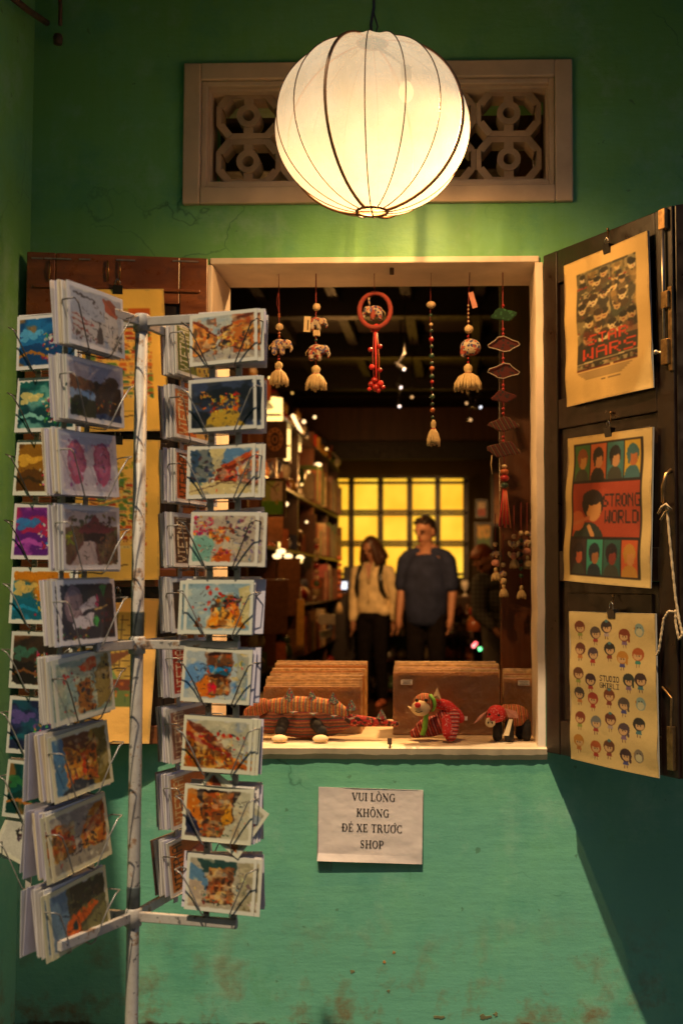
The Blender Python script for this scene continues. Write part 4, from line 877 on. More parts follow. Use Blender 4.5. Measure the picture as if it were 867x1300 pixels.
# -- print 2: comic panels with two words
A = Art(110, 176, 'e6c47c', 5); A.rect(.085, .05, .90, .955, '1e140c')
cols = [('3f6a34','8a4a20','b8803c'), ('c06030','282018','c88a5a'), ('3c7470','1c1c1c','c8905a'), ('d0a430','3c6a6c','b86a34')]
rowb = [('3a2420','2a1a18','c05a30'), ('3c9a7a','1c2a30','a86838'), ('2c5a4c','20141a','8a3424'), ('d05a24','c88a30','d8904a')]
xs_ = [.10, .295, .495, .695, .885]
for y0b, y1b, rows_ in ((.062, .305, cols), (.705, .945, rowb)):
    for i, (bg_, hair, skin) in enumerate(rows_):
        a, b = xs_[i] + .004, xs_[i+1] - .008; cx = (a+b)/2; h = y1b - y0b
        A.rect(a, y0b, b, y1b, bg_).clip(a, y0b, b, y1b).ell(cx, y0b + h*1.0, .085, h*.34, hair if i % 2 else '3c3c2c').ell(cx, y0b + h*.36, .066, h*.26, hair).ell(cx + .008, y0b + h*.48, .045, h*.21, skin).ell(cx, y0b + h*.25, .058, h*.12, hair).line([(cx-.03, y0b+h*.28), (cx-.04, y0b+h*.6)], hair, .02).clip(0,0,1,1)
A.rect(.10, .322, .885, .688, 'b0401c').clip(.10, .322, .885, .688).wash('8a2c14', 3, .55, .6).ell(.30, .74, .20, .15, '2a3428').ell(.35, .47, .13, .10, '241a14').ell(.36, .50, .095, .085, 'd89450').ell(.34, .425, .115, .05, '2c1c14').ell(.27, .47, .03, .05, '2c1c14').ell(.16, .58, .09, .07, 'c86434').line([(.1,.6),(.3,.56)], 'c87040', .04).line([(.31,.62),(.36,.68)], 'd89450', .05)
A.text('STRONG', .475, .405, .085, '241814', wd=.60).text('WORLD', .50, .512, .085, '241814', wd=.64).clip(0,0,1,1); rough_edge(A, 2)
hung('hanging_print', A, [(722, 557), (829.5, 542), (826, 747), (715.5, 737)], onR, lf, 'orange comic panel print with two dark words, middle of three on the right shutter', [(773, 549, 775, 524)], 'prints hung on the open shutters', seed=2)
# -- print 3: sheet of small doodled children and creatures (plain stand-ins)
A = Art(174, 294, 'e4c480', 8); rr = random.Random(5)
hairs = ['7a3a1c','5a4a40','3a2c28','8a3a1c','7c7a74','6a3424','544048','2c2824','c8862c','b85a24','6a3c20','3a2028','c8502a','2c3430','3c2424','4a3c34','a83a24']
cloth = ['9aa04a','8a3a2c','4a7a80','a8342a','4a4a8a','c87a3a','c0a8a0','3a8a7a','b83828','8a6a8a']
for r0_ in range(6):
    for c0 in range(5):
        if (r0_, c0) in ((2, 2),): continue
        cx = .13 + c0*.175 + ({(2, 3): .045, (2, 1): -.03}.get((r0_, c0), 0)) + rr.uniform(-.026, .020); cy = .095 + r0_*.152 + (c0 % 2)*.034 + rr.uniform(-.016, .016); k = (r0_*5 + c0)
        hc, cc_ = hairs[k % len(hairs)], cloth[(k*3) % len(cloth)]; st_ = (k*7) % 5
        if st_ == 3 and r0_ in (0, 3, 5):
            A.ell(cx, cy + .02, .052, .042, ['7c8a50','8fa8a0','8a7a68'][k % 3]).poly([(cx - .06, cy + .01), (cx - .045, cy), (cx - .045, cy + .02)], 'c87a2a').ell(cx, cy + .032, .036, .024, 'd8cca0'); A.ell(cx - .015, cy + .006, .006, .004, '2c2820').ell(cx + .015, cy + .006, .006, .004, '2c2820'); continue
        A.line([(cx - .012, cy + .055), (cx - .014, cy + .082)], '8a6a50', .008).line([(cx + .012, cy + .055), (cx + .016, cy + .080)], '8a6a50', .008)
        A.poly([(cx - .018, cy + .022), (cx + .018, cy + .022), (cx + .032, cy + .062), (cx - .032, cy + .062)], cc_)
        A.ell(cx, cy, .064, .041, hc).ell(cx + rr.uniform(-.008, .008), cy + .011, .046, .025, 'dcae78').ell(cx, cy - .016, .054, .020, hc).ell(cx - .014, cy + .010, .006, .004, '3a2418').ell(cx + .014, cy + .010, .006, .004, '3a2418')
        if st_ == 1: A.line([(cx + .045, cy), (cx + .05, cy + .04)], hc, .02)
        if st_ == 4: A.ell(cx, cy - .036, .02, .01, cloth[k % 5])
A.text('STUDIO', .372, .412, .036, '2c201c', wd=.74).text('GHIBLI', .372, .458, .036, '2c201c', wd=.74); rough_edge(A, 3)
hung('hanging_print', A, [(723.5, 776), (832.5, 779), (836.5, 988), (725, 963)], onR, lf, 'pale print covered in small doodled children, lowest of three on the right shutter', [(777, 779, 778, 756)], 'prints hung on the open shutters', seed=3)
# -- left shutter: three town maps
def townmap(seed, w=84, h=160, kind=0):
    A = Art(w, h, 'ffd468' if kind < 2 else 'f0b860', seed); r_ = random.Random(seed)
    if kind < 2:
        A.clip(.16, .10 if kind == 0 else .15, .84, .80)
        if kind == 0:
            A.rect(.16,.14,.84,.19,'3c7a50').rect(.4,.14,.62,.19,'c8a040').rect(.62,.14,.84,.19,'d86a24')
            y = .25
        else: A.dabs(26, ['b8b034','8a9a30','d0b83c'], .16,.15,.84,.3,.01,.05); A.line([(.3,.3),(.42,.15)],'7aa06a',.05); y = .28
        while y < .76:
            x = .16
            while x < .84:
                ww = r_.uniform(.06, .14); c = r_.choice(['d8602a','e07a34','c8502a','e89a4a','6a9a54','f0c060','4a8a60']); hh = r_.uniform(.014, .03)
                A.poly([(x, y + hh), (x + ww*.2, y), (x + ww*.8, y), (x + ww, y + hh)], c).rect(x + .008, y + hh, x + ww - .008, y + hh + .02, r_.choice(['f0d080','e8b870','f0dc98']))
                for k in range(3): A.rect(x + ww*(.2 + .25*k), y + hh + .006, x + ww*(.28 + .25*k), y + hh + .015, '8a4a24')
                if r_.random() < .25: A.ell(x + ww/2, y + hh + .01, .03, .018, r_.choice(['5a8a3c','7a9a3c','3c7a50']))
                if r_.random() < .3: A.line([(x, y), (x + ww, y + .03)], '6a3418', .008)
                x += ww + .006
            y += r_.uniform(.036, .05)
        A.line([(.16,.5),(.5,.44),(.84,.38)] if kind else [(.16,.62),(.84,.60)], '7aa06a', .03, .8).clip(0,0,1,1)
        if kind == 0: A.rect(.3,.855,.72,.865,'c8a848')
        A.line([(.32,.895),(.36,.89),(.40,.898),(.44,.89),(.52,.897),(.62,.89)], '4a3418', .012)
    else:
        A.clip(.16,.10,.84,.75).rect(.16,.10,.84,.75,'a8883c').wash('8a7a34',4,.5,.7).wash('c8a048',6,.5,.7)
        for k in range(12):
            A.line([(.16 + k*.06, .12), (.16 + k*.06, .48)], '4a3a1c', .006); A.line([(.16, .14 + k*.035), (.84, .14 + k*.035 + .02)], '4a3a1c', .006)
        A.poly([(.16,.42),(.75,.36),(.35,.52)],'6a3c1c').poly([(.3,.6),(.45,.44),(.6,.6)],'6c8a54').rect(.16,.56,.84,.64,'6a3018').rect(.16,.64,.84,.75,'5a6a34').dabs(20,['c8702a','3c5a3c','a8482a'],.16,.55,.84,.74,.01,.05).clip(0,0,1,1)
    return rough_edge(A, seed)
g_ = 'prints hung on the open shutters'
hung('hanging_print', townmap(31), [(88, 368), (208, 367), (216, 547), (96, 549)], onL, ll, 'yellow town map print on the left shutter, highest one behind the rack pole', [(150, 368, 151, 356)], g_, seed=4, d=.012)
hung('hanging_print', townmap(37, kind=1), [(98, 556), (204, 559), (203, 736), (94, 738)], onL, ll, 'yellow print with orange roofs and green river, middle one behind the rack pole', [(150, 559, 151, 548)], g_, seed=5, d=.012)
hung('hanging_print', townmap(41, kind=2), [(96, 757), (203, 760), (190, 944), (84, 942)], onL, ll, 'ochre print with netting and a boat shape, lowest one behind the rack pole', [(150, 759, 151, 748)], g_, seed=6, d=.012)

# ================================================================ paper notice with bold serif capitals
def sheetnotice():
    A = Art(90, 62, 'e0d2d0', 4); A.wash('d4c4c4', 6, .5, .35).wash('e8dcd8', 5, .55, .3)
    cs = [P(404.5, 999, -.004), P(537, 1003, -.004), P(535.5, 1097, -.010), P(403, 1092, -.006)]
    th = thing('paper_notice', (cs[0] + cs[2])/2, 'crumpled white paper notice in bold serif capitals taped below the window', 'notice')
    NZ1 = Art(A.w + 1, A.h + 1, seed=3).nz(4, 2); NZ2 = Art(A.w + 1, A.h + 1, seed=8).nz(13, 2)
    def wf(x, y):
        import numpy as _n
        yy = _n.broadcast_to(y[..., 0], (A.h + 1, A.w + 1)); xx = _n.broadcast_to(x[..., 0], (A.h + 1, A.w + 1))
        n_ = NZ1*.0030 + NZ2*.0010 + .012*_n.clip(yy - .9, 0, 1)*_n.clip(.9 - xx, 0, 1)*8 + .010*_n.clip(xx - .9, 0, 1)
        return n_[..., None] + .004
    sheet('paper', A, *cs, parent=th, warp=wf, m=print_mat(.7, 0, .0))
    ink = mat('black_ink', (.012, .010, .012), .6, .1, 30)
    gu, gv = np.linspace(0, 1, A.w + 1)[None, :, None], np.linspace(0, 1, A.h + 1)[:, None, None]; WV = wf(gu, gv)[..., 0]; WV = WV - WV.min(); W_, H_ = (cs[1] - cs[0]).length, (cs[3] - cs[0]).length
    def onpaper(v_):
        u = min(max((v_[0] - cs[0].x) / W_, 0), 1); w_ = min(max((cs[0].z - v_[2]) / H_, 0), 1); i = u * A.w; j = w_ * A.h; i0, j0 = min(int(i), A.w - 1), min(int(j), A.h - 1); fi, fj = i - i0, j - j0
        k = (WV[j0, i0]*(1-fi) + WV[j0, i0+1]*fi)*(1-fj) + (WV[j0+1, i0]*(1-fi) + WV[j0+1, i0+1]*fi)*fj
        base = (cs[0].y*(1-u) + cs[1].y*u)*(1-w_) + (cs[3].y*(1-u) + cs[2].y*u)*w_; return (v_[0], base - k + (v_[1] - PY) - .0004, v_[2])
    PY = -.02
    ux = (cs[1] - cs[0]).normalized(); uz = (cs[0] - cs[3]).normalized(); nn_ = Vector((0, -1, 0))
    TK, TN = .17, .055
    def bar(x0, y0, x1, y1, t):
        d = Vector((x1-x0, y1-y0)); d.normalize(); p = Vector((-d.y, d.x)) * t/2; return [(x0+p.x, y0+p.y), (x0-p.x, y0-p.y), (x1-p.x, y1-p.y), (x1+p.x, y1+p.y)]
    def hb(x0, x1, y, t=TN): return [(x0, y - t/2), (x1, y - t/2), (x1, y + t/2), (x0, y + t/2)]
    def vb(x, y0=0, y1=1, t=TK): return [(x - t/2, y0), (x + t/2, y0), (x + t/2, y1), (x - t/2, y1)]
    def sf(x, y, w_=.30): return hb(x - w_/2, x + w_/2, y + (.028 if y < .5 else -.028))
    def arc(cx, cy, rx, ry, a0, a1, tk=TK, tn=TN, n=16, vert=True):
        out = []
        for i in range(n):
            qs = []
            for a in (a0 + (a1-a0)*i/n, a0 + (a1-a0)*(i+1)/n):
                c, s_ = math.cos(R(a)), math.sin(R(a)); t_ = tn + (tk - tn) * abs(c if vert else s_) ** 1.3
                qs.append(((cx + c*(rx - t_/2), cy + s_*(ry - tn/2 if abs(c) < .7 else ry - tn/2)), (cx + c*(rx + t_/2)*1.0, cy + s_*(ry + tn/2))))
            out.append([qs[0][0], qs[0][1], qs[1][1], qs[1][0]])
        return out
    O = arc(.40, .5, .30, .47, 0, 360)
    E_ = [vb(.17), hb(.04, .60, .03), hb(.04, .58, .97), hb(.17, .42, .5), vb(.60, 0, .26, .05), vb(.575, .76, 1, .05), vb(.43, .36, .64, .05)]
    D_ = [vb(.17), hb(.04, .40, .03), hb(.04, .40, .97)] + arc(.38, .5, .30, .47, -90, 90)
    G = {'V': (.76, [bar(.10, .98, .40, .02, TK), bar(.38, .02, .68, .98, TN+.01), sf(.12, 1), sf(.66, 1, .24)]),
         'U': (.80, [vb(.17, .28, 1), vb(.66, .28, 1, TN+.01), sf(.17, 1), sf(.66, 1, .24)] + arc(.415, .30, .245, .27, 180, 360, TK*.8)),
         'I': (.36, [vb(.18), sf(.18, 0), sf(.18, 1)]), 'L': (.66, [vb(.17), sf(.17, 1), hb(.03, .60, .03), vb(.60, 0, .3, .05)]),
         'O': (.80, O), 'N': (.82, [vb(.15, 0, 1, TN+.01), vb(.68, 0, 1, TN+.01), bar(.12, .96, .68, .04, TK), sf(.15, 0, .24), sf(.68, 1, .24), sf(.10, 1, .16)]),
         'G': (.82, arc(.42, .5, .31, .47, 50, 325) + [vb(.66, .05, .45, .14), hb(.52, .78, .44), vb(.66, .70, .98, .05)]),
         'K': (.80, [vb(.17), sf(.17, 0), sf(.17, 1), bar(.24, .40, .62, .96, TN+.01), bar(.36, .56, .68, .03, TK), sf(.66, 0, .28), sf(.60, 1, .24)]),
         'H': (.84, [vb(.17), vb(.67), hb(.17, .67, .5), sf(.17, 0), sf(.17, 1), sf(.67, 0), sf(.67, 1)]),
         'D': (.80, D_ + [hb(-.02, .36, .5, .07)]), 'E': (.68, E_), 'X': (.78, [bar(.14, .98, .62, .02, TK), bar(.12, .02, .64, .98, TN+.01), sf(.14, 0, .24), sf(.64, 0, .26), sf(.14, 1, .26), sf(.62, 1, .24)]),
         'T': (.70, [vb(.35), sf(.35, 0), hb(.04, .66, .97), vb(.05, .74, 1, .05), vb(.65, .74, 1, .05)]),
         'R': (.80, [vb(.17), sf(.17, 0), hb(.04, .38, .97), hb(.17, .40, .50)] + arc(.38, .735, .20, .235, -90, 90, TK*.9) + [bar(.42, .50, .66, .03, TK), sf(.68, 0, .18)]),
         'P': (.70, [vb(.17), sf(.17, 0), hb(.04, .38, .97), hb(.17, .40, .46)] + arc(.38, .715, .20, .255, -90, 90, TK*.9)),
         'C': (.76, arc(.42, .5, .31, .47, 48, 312) + [vb(.66, .66, .98, .05), vb(.66, .04, .28, .05)]),
         'S': (.62, arc(.30, .73, .17, .24, 30, 225, TK*.7, TN, 12) + [bar(.17, .60, .43, .40, TK)] + arc(.30, .27, .18, .24, -150, 50, TK*.7, TN, 12) + [vb(.49, .68, .97, .05), vb(.10, .03, .32, .05)]), ' ': (.30, [])}
    DIA = {'`': [bar(-.14, .26, .06, .12, .07)], '^': [bar(-.16, .12, 0, .26, .06), bar(0, .26, .16, .12, .06)], '?': [bar(-.04, .26, .06, .24, .06), bar(.06, .24, .01, .10, .06)], "'": [bar(-.02, .12, .14, .28, .07)], '+': [bar(.26, -.02, .40, .10, .09), bar(.40, .10, .36, .18, .06)]}
    lines = [(['V','U','I',' ','L','O`','N','G'], 474, 1013), (['K','H','O^','N','G'], 473, 1033), (['D','E?',' ','X','E',' ','T','R','U+',"O'+",'C'], 472, 1052.5), (['S','H','O','P'], 472, 1073)]
    cap_ = .0205
    for k, (chs, px, py) in enumerate(lines):
        tot = sum(G[c[0]][0] for c in chs) + .05*len(chs); pc = P(px, py, -.02); q = MB(); x = -tot/2
        for c in chs:
            w_, polys = G[c[0]]; mid = .40 if c[0] != 'E' else .34; ps = list(polys)
            for d in c[1:]: ps += [[(a + mid + (.14 if d == "'" and '+' in c else 0), b + 1.0) if d != '+' else (a + mid, b + .93) for a, b in pl] for pl in DIA[d]]
            for j, pl in enumerate(ps): q.prism([(x + a, b) for a, b in pl], pc - uz*cap_/2 + nn_*(.0002 + .00003*(j % 7)), ux*cap_, uz*cap_, nn_*.0004)
            x += w_ + .05
        q.v = [onpaper(v_) for v_ in q.v]
        q.build('lettering', ink, th)
    tp = NT('clear_tape'); tp.b.inputs['Base Color'].default_value = (.16, .36, .26, 1); tp.b.inputs['Roughness'].default_value = .15; tp.b.inputs['Alpha'].default_value = .35
    for px, py in ((412, 1098),):
        q = MB(); c = P(px, py, -.002); q.box(c, (.04, .0008, .03)); q.build('tape', tp.m, th)
sheetnotice()
# ================================================================ inside the shop
def glow(name, c, es, base=(.5, .4, .3)): return mat(name, base, .5, 0, emit=c, es=es)
M['pane'] = None
t = NT('lit_amber_panel'); v = t.co('Object', (1, 1, 1)); n_ = t.noise(v, 2.2, 2)
t.l(t.ramp(n_, [(.3, (1, .40, .012)), (.7, (1, .64, .045))]), t.b.inputs['Emission Color']); t.b.inputs['Emission Strength'].default_value = .86
t.b.inputs['Base Color'].default_value = (.5, .35, .1, 1); M['pane'] = t.m
# --- back lightbox: panes in a dark wooden grid
YL = 9.3; lb = thing('amber_light_panel', P(510, 728, YL), 'amber backlit panel wall in a black wooden grid behind the two visitors', 'light panel')
cols_ = [395, 409.5, 446, 483, 520, 555.5, 591]; rows_ = [(607.5, 611.5), (614.5, 648), (650, 652), (654.5, 687), (689, 691), (693.5, 728), (730, 733)]
gm = wood('black_grid_wood', (.008, .004, .002), (.018, .008, .004), .5)
xe = [P(c, 670, YL).x for c in cols_]; ze = lambda y: P(500, y, YL).z
for a, b in rows_:
    for i in range(6):
        q = MB(); q.span((xe[i] + .018, YL, ze(b)), (xe[i+1] - .018, YL + .01, ze(a))); q.build('pane', M['pane'], lb)
for x in xe:
    q = MB(); q.span((x - .030, YL - .035, ze(735)), (x + .030, YL + .03, ze(606))); q.build('upright', gm, lb)
for y in (606, 613, 649, 653.2, 688, 692.2, 729, 735):
    q = MB(); q.span((xe[0] - .02, YL - .02, ze(y) - .015), (xe[-1] + .02, YL + .02, ze(y) + .015)); q.build('crossbar', gm, lb)
for x in xe[1:]:
    for y in (611.5, 651.2, 690.2):
        q = MB(); q.ell((x, YL - .05, ze(y)), .022, n=8, m=6); q.build('boss', gm, lb)

# --- figurine / goods kit
GM = [mat('glazed_' + n, c, .3, .3, 40) for n, c in (('cream', (.6, .5, .35)), ('terracotta', (.26, .07, .025)), ('red', (.24, .02, .015)), ('green', (.05, .08, .03)), ('blue', (.05, .05, .08)), ('brown', (.12, .05, .02)), ('gold', (.45, .24, .05)), ('white', (.7, .65, .55)))]
rg = random.Random(77)
def figurine_mesh(k):
    q = MB(); s = 1
    if k == 0: q.lathe([(.0, 0), (.035, .002), (.045, .03), (.03, .07), (.018, .09)], n=10); q.ell((0, 0, .105), .026, n=8, m=6)
    elif k == 1: q.lathe([(.02, 0), (.05, .02), (.06, .05), (.035, .085), (.02, .09), (.026, .10)], n=12)
    elif k == 2: q.ell((0, 0, .045), (.055, .04, .045), n=10, m=7); q.ell((.045, 0, .09), (.028, .025, .026), n=8, m=6); q.ell((.05, .02, .115), (.006, .006, .016), n=6, m=4); q.ell((.05, -.02, .115), (.006, .006, .016), n=6, m=4)
    elif k == 3: q.box((0, 0, .05), (.08, .06, .10)); q.box((0, -.031, .05), (.06, .002, .08))
    elif k == 4: q.lathe([(.03, 0), (.03, .01), (.008, .02), (.008, .05), (.04, .09), (.045, .13), (.03, .16)], n=10)
    return q.mesh('goods', None)
FM = [[None]*8 for _ in range(5)]
for a in range(5):
    for b in range(8):
        me = figurine_mesh(a) if b == 0 else FM[a][0].copy(); me.materials.clear(); me.materials.append(GM[b]); FM[a][b] = me
GN = ['figurine', 'vase', 'animal_figure', 'gift_box', 'lamp_cup']; GC = ['figurine', 'vase', 'figurine', 'box', 'cup']
def goods(a, b, loc, label, grp, rz=None, sc=1):
    o = bpy.data.objects.new(GN[a], FM[a][b]); COL.objects.link(o); o.location = loc; o.rotation_euler = (0, 0, rg.uniform(0, 6) if rz is None else rz); o.scale = (sc,)*3
    return tag(o, label, GC[a], grp)

cn = ['cream', 'terracotta', 'red', 'green', 'blue', 'brown', 'gold', 'white']
# --- low cubby shelf under the panel
YS = 8.95; zf = .012
cb = thing('cubby_shelf', (P(520, 800, YS).x, YS, zf), 'low dark red wooden cubby shelf under the amber panel wall', 'shelf')
cx = [P(c, 800, YS).x for c in (425, 455, 487, 520, 553, 585)]; cz = [P(500, y, YS).z for y in (876, 838, 808, 772)]
for z in cz: slab('board', (cx[0] - .01, YS, z - .012), (cx[-1] + .01, YS + .28, z), M['shopwood'], cb, 0)
for x in cx: slab('divider', (x - .01, YS + .002, cz[0]), (x + .01, YS + .27, cz[-1] - .013), M['shopwood'], cb, 0)
slab('back_panel', (cx[0], YS + .272, cz[0]), (cx[-1], YS + .28, cz[-1]), M['darkpanel'], cb, 0)
for r_ in range(3):
    for c_ in range(5):
        for e in (.3, .7):
            a = rg.choice([0, 1, 2]); cb_ = rg.choice([0, 1, 3, 5, 1, 7]); goods(a, cb_, (cx[c_] + (cx[c_+1] - cx[c_])*e, YS + .1, cz[r_] + .001), cn[cb_] + ' ' + ['figurine', 'pot', 'animal figure'][a] + ' in the low cubby shelf, ' + ['bottom', 'middle', 'top'][r_] + ' row, cell ' + ['one', 'two', 'three', 'four', 'five'][c_] + (' left side' if e < .5 else ' right side'), 'pots and figurines in the low cubby shelf', sc=1.05)
# taller cabinet right of the man
YK = 8.6; kc = thing('open_cabinet', (P(590, 800, YK).x, YK, zf), 'small open wooden cabinet right of the man in the navy shirt', 'cabinet')
ka, kb = P(575, 800, YK).x, P(599, 800, YK).x; kz = [P(590, y, YK).z for y in (878, 838, 806, 784, 757)]
for z in kz: slab('shelf', (ka, YK, z - .014), (kb, YK + .3, z), M['shopwood'], kc, 0)
for x in (ka, kb): slab('side', (x - .008, YK - .002, kz[0]), (x + .008, YK + .3, kz[-1] - .015), M['shopwood'], kc, 0)
for i, z in enumerate(kz[:-1]):
    for e in (.35, .75): goods([2, 0, 1, 0][i], [7, 1, 0, 5][i], (ka + (kb-ka)*e, YK + .08, z + .001), 'pot in the open cabinet, ' + ['bottom', 'second', 'third', 'top'][i] + ' compartment, ' + ('left' if e < .5 else 'right'), 'pots in the open cabinet')
goods(4, 7, (ka + .12, YK + .1, kz[-1] + .001), 'white cup standing on top of the open cabinet', None)
# counter with monitor and telephone-sized screen
YC = 8.7; ct = thing('shop_counter', (P(440, 800, YC).x, YC, zf), 'dark wooden counter at the left of the woman carrying a black monitor', 'counter')
ca, cb2 = P(418, 760, YC).x, P(452, 760, YC).x; zc = P(440, 752, YC).z
slab('counter_top', (ca, YC, zc - .03), (cb2, YC + .5, zc), M['shopwood'], ct, .004); slab('front_panel', (ca + .02, YC + .03, zf), (cb2 - .02, YC + .06, zc - .031), M['dark'], ct, 0); slab('side_panel', (ca + .02, YC + .062, zf), (ca + .05, YC + .48, zc - .031), M['dark'], ct, 0)
mo = thing('monitor', P(445, 750, YC + .2), 'black computer monitor standing on the shop counter', 'monitor')
a_, b_ = P(436, 719, YC + .2), P(455, 745, YC + .2); slab('screen_case', (a_.x, YC + .2, b_.z), (b_.x, YC + .23, a_.z), M['black'], mo, .004); slab('stand', (a_.x + .06, YC + .19, zc + .0015), (a_.x + .11, YC + .25, b_.z - .001), M['black'], mo, 0)
q = MB(); a_, b_ = P(433.5, 738.5, YC + .06), P(440.5, 748, YC + .06); q.span((a_.x, YC + .06, b_.z), (b_.x, YC + .07, a_.z)); o_ = q.build('phone', glow('phone_screen', (.75, .85, 1), 1.3), label='small glowing white phone screen leaning on the counter', cat='phone')

# --- left display wall: uprights and shelves running into the shop, full of goods
XD = -1.22; dw = thing('display_wall', (XD - .2, 5.2, zf), 'tall dark wooden display shelving along the left shop wall, packed with souvenirs', 'shelving')
ys_ = [2.6, 3.7, 4.8, 5.9, 6.9, 8.0, 9.0]; zs_ = [.25, .62, 1.02, 1.42, 1.86, 2.35]
for y in ys_: slab('upright', (XD - .30, y, zf), (XD, y + .03, 2.5), M['shopwood'], dw, 0)
for z in zs_: slab('shelf', (XD - .29, ys_[0] + .031, z), (XD + .015, ys_[-1] - .001, z + .02), M['dark'], dw, 0)
slab('back_board', (XD - .33, ys_[0], zf), (XD - .301, ys_[-1] + .03, 2.6), M['redwood'], dw, 0)
slab('end_panel', (XD - .30, ys_[-1] + .032, zf), (XD + .005, ys_[-1] + .05, 1.95), M['redwood'], dw, 0)
cn = ['cream', 'terracotta', 'red', 'green', 'blue', 'brown', 'gold', 'white']; tn = ['lowest', 'second lowest', 'waist high', 'chest high', 'head high', 'topmost']; bn = ['nearest', 'second nearest', 'third', 'fourth', 'fifth', 'farthest']
lab = {0: 'figurine or carved souvenir on the left display shelves', 1: 'round pot on the left display shelves', 2: 'small animal figure on the left display shelves', 3: 'upright gift box on the left display shelves', 4: 'small stemmed cup on the left display shelves'}
gl = {0: 'carved souvenirs on the left display shelves', 1: 'pots on the left display shelves', 2: 'animal figures on the left display shelves', 3: 'gift boxes on the left display shelves', 4: 'cups on the left display shelves'}
for iz, z in enumerate(zs_):
    y = ys_[0] + .1
    while y < ys_[-1] - .08:
        if all(abs(y - yy) > .07 for yy in ys_):
            a = rg.choice([0, 1, 2, 3, 3, 4]); cb_ = rg.randrange(8); bay = max(k for k in range(6) if y > ys_[k]); nm_ = ['figurine', 'pot', 'animal figure', 'gift box', 'stemmed cup'][a]
            goods(a, cb_, (XD - rg.uniform(.03, .10), y, z + .021), cn[cb_] + ' ' + nm_ + ' on the ' + tn[iz] + ' left shelf, ' + bn[bay] + ' bay', gl[a], sc=rg.uniform(.9, 1.5))
        y += rg.uniform(.09, .17)
# upright books/picture boards standing on the shelves, spines to the aisle
BK = [mat('board_' + str(i), c, .5, .3, 20) for i, c in enumerate([(.16, .05, .015), (.26, .13, .04), (.06, .10, .03), (.22, .03, .02), (.36, .27, .14), (.08, .03, .012)])]
bkn = ['rust', 'tan', 'green', 'red', 'cream', 'brown']
for z, ya, yb in ((1.44, 6.6, 8.9), (1.04, 7.2, 8.9), (1.88, 6.4, 8.8), (.64, 5.9, 7.4)):
    y = ya
    while y < yb:
        h = rg.uniform(.2, .34); q = MB(); q.box((XD - .02, y, z + .002 + h/2), (.16, .022, h), Euler((0, 0, rg.uniform(-.2, .2))).to_matrix()); bi = rg.randrange(6); sh_ = {1.44: 'chest high', 1.04: 'waist high', 1.88: 'head high', .64: 'second lowest'}[z]; q.build('picture_board', BK[bi], label=('tall ' if h > .27 else 'short ') + bkn[bi] + ' upright picture board on the ' + sh_ + ' left shelf, ' + bn[max(k for k in range(6) if y > ys_[k])] + ' bay', cat='board', group='picture boards on the left display shelves'); y += rg.uniform(.07, .13)
# lit lamps along the shelves
lampm = glow('lit_lamp_shade', (1, .62, .18), 1.6); lampw = glow('lit_white_tube', (1, .66, .30), 2.0); glint_glow = glow('warm_glint_glow', (1, .55, .12), 1.0)
lampspec = [(337, 505, 359, 552, 4.6, 'square lit paper lamp high on the left display wall, nearest the window'), (374, 556, 382, 575, 6.5, 'small square lit lamp in the upper left shelves'), (386, 560, 391, 576, 7.4, 'small slim lit lamp further along the upper left shelves'), (361, 545, 369, 588, 5.6, 'tall lit goods lamp in the upper left shelves'),
            (346, 688, 356, 706, 5.0, 'warm lit lamp low on the left display shelves at counter height'), (376, 700, 384, 716, 6.6, 'lit cream lamp at counter height in the left shelves')]
for x0_, y0_, x1_, y1_, yy, lb_ in lampspec:
    a_, b_ = P(x0_, y0_, yy), P(x1_, y1_, yy); th = thing('table_lamp', ((a_.x+b_.x)/2, yy, b_.z), lb_, 'lamp', 'lit lamps on the left shelves')
    w_, h_ = b_.x - a_.x, a_.z - b_.z; c = Vector(((a_.x+b_.x)/2, yy, 0)); q = MB(); q.lathe([(w_*.46, b_.z + h_*.08), (w_*.5, b_.z + h_*.12), (w_*.48, a_.z - .002), (w_*.3, a_.z)], c, 4 if w_ > .06 else 10, smooth=False); q.build('lamp_shade', lampm, th)
    q = MB(); q.box((c.x, yy, b_.z + h_*.03), (w_*.9, w_*.9, h_*.06)); q.build('lamp_foot', M['dark'], th); q = MB(); q.box((c.x, yy - w_*.52, (a_.z+b_.z)/2), (w_*1.0, .006, h_*.06)); q.build('lamp_band', M['dark'], th)
for (xa, ya, xb, yb, ya_, yb_) in ((372, 528, 382, 548, 5.2, 6.2), (390, 557, 396, 566, 7.0, 7.6)):
    q = MB(); q.tube([P(xa, ya, ya_), P(xb, yb, yb_)], .014, 6); q.build('tube_lamp', lampw, label='bright tube lamp under the upper left shelf, ' + ('nearer one' if ya_ < 6 else 'farther one'), cat='lamp', group='tube lamps under the left shelf')
for k, (px, py, yy) in enumerate([(352, 706, 4.5), (366, 706, 5.0), (381, 708, 5.6), (404, 590, 7.0), (361, 640, 5), (357, 700, 4.2)]):
    q = MB(); q.ell(P(px, py, yy), (.03, .03, .018), n=10, m=6); q.build('bulb_light', lampw, label='small glowing bulb at the front of the left display shelves', cat='bulb', group='small glowing bulbs on the left shelves')
for k in range(22):  # glowing beads added as bright glints among the goods
    yy = rg.uniform(3.4, 8.6); zz = rg.choice(zs_[2:]) + rg.uniform(.03, .30); q = MB(); q.ell((XD + .035, yy, zz), rg.uniform(.007, .015), n=8, m=6)
    q.build('glint_bead', [lampw, lampm, glint_glow][k % 3], label='pinpoint warm string light on the left shelves', cat='light', group='pinpoint string lights on the left shelves')
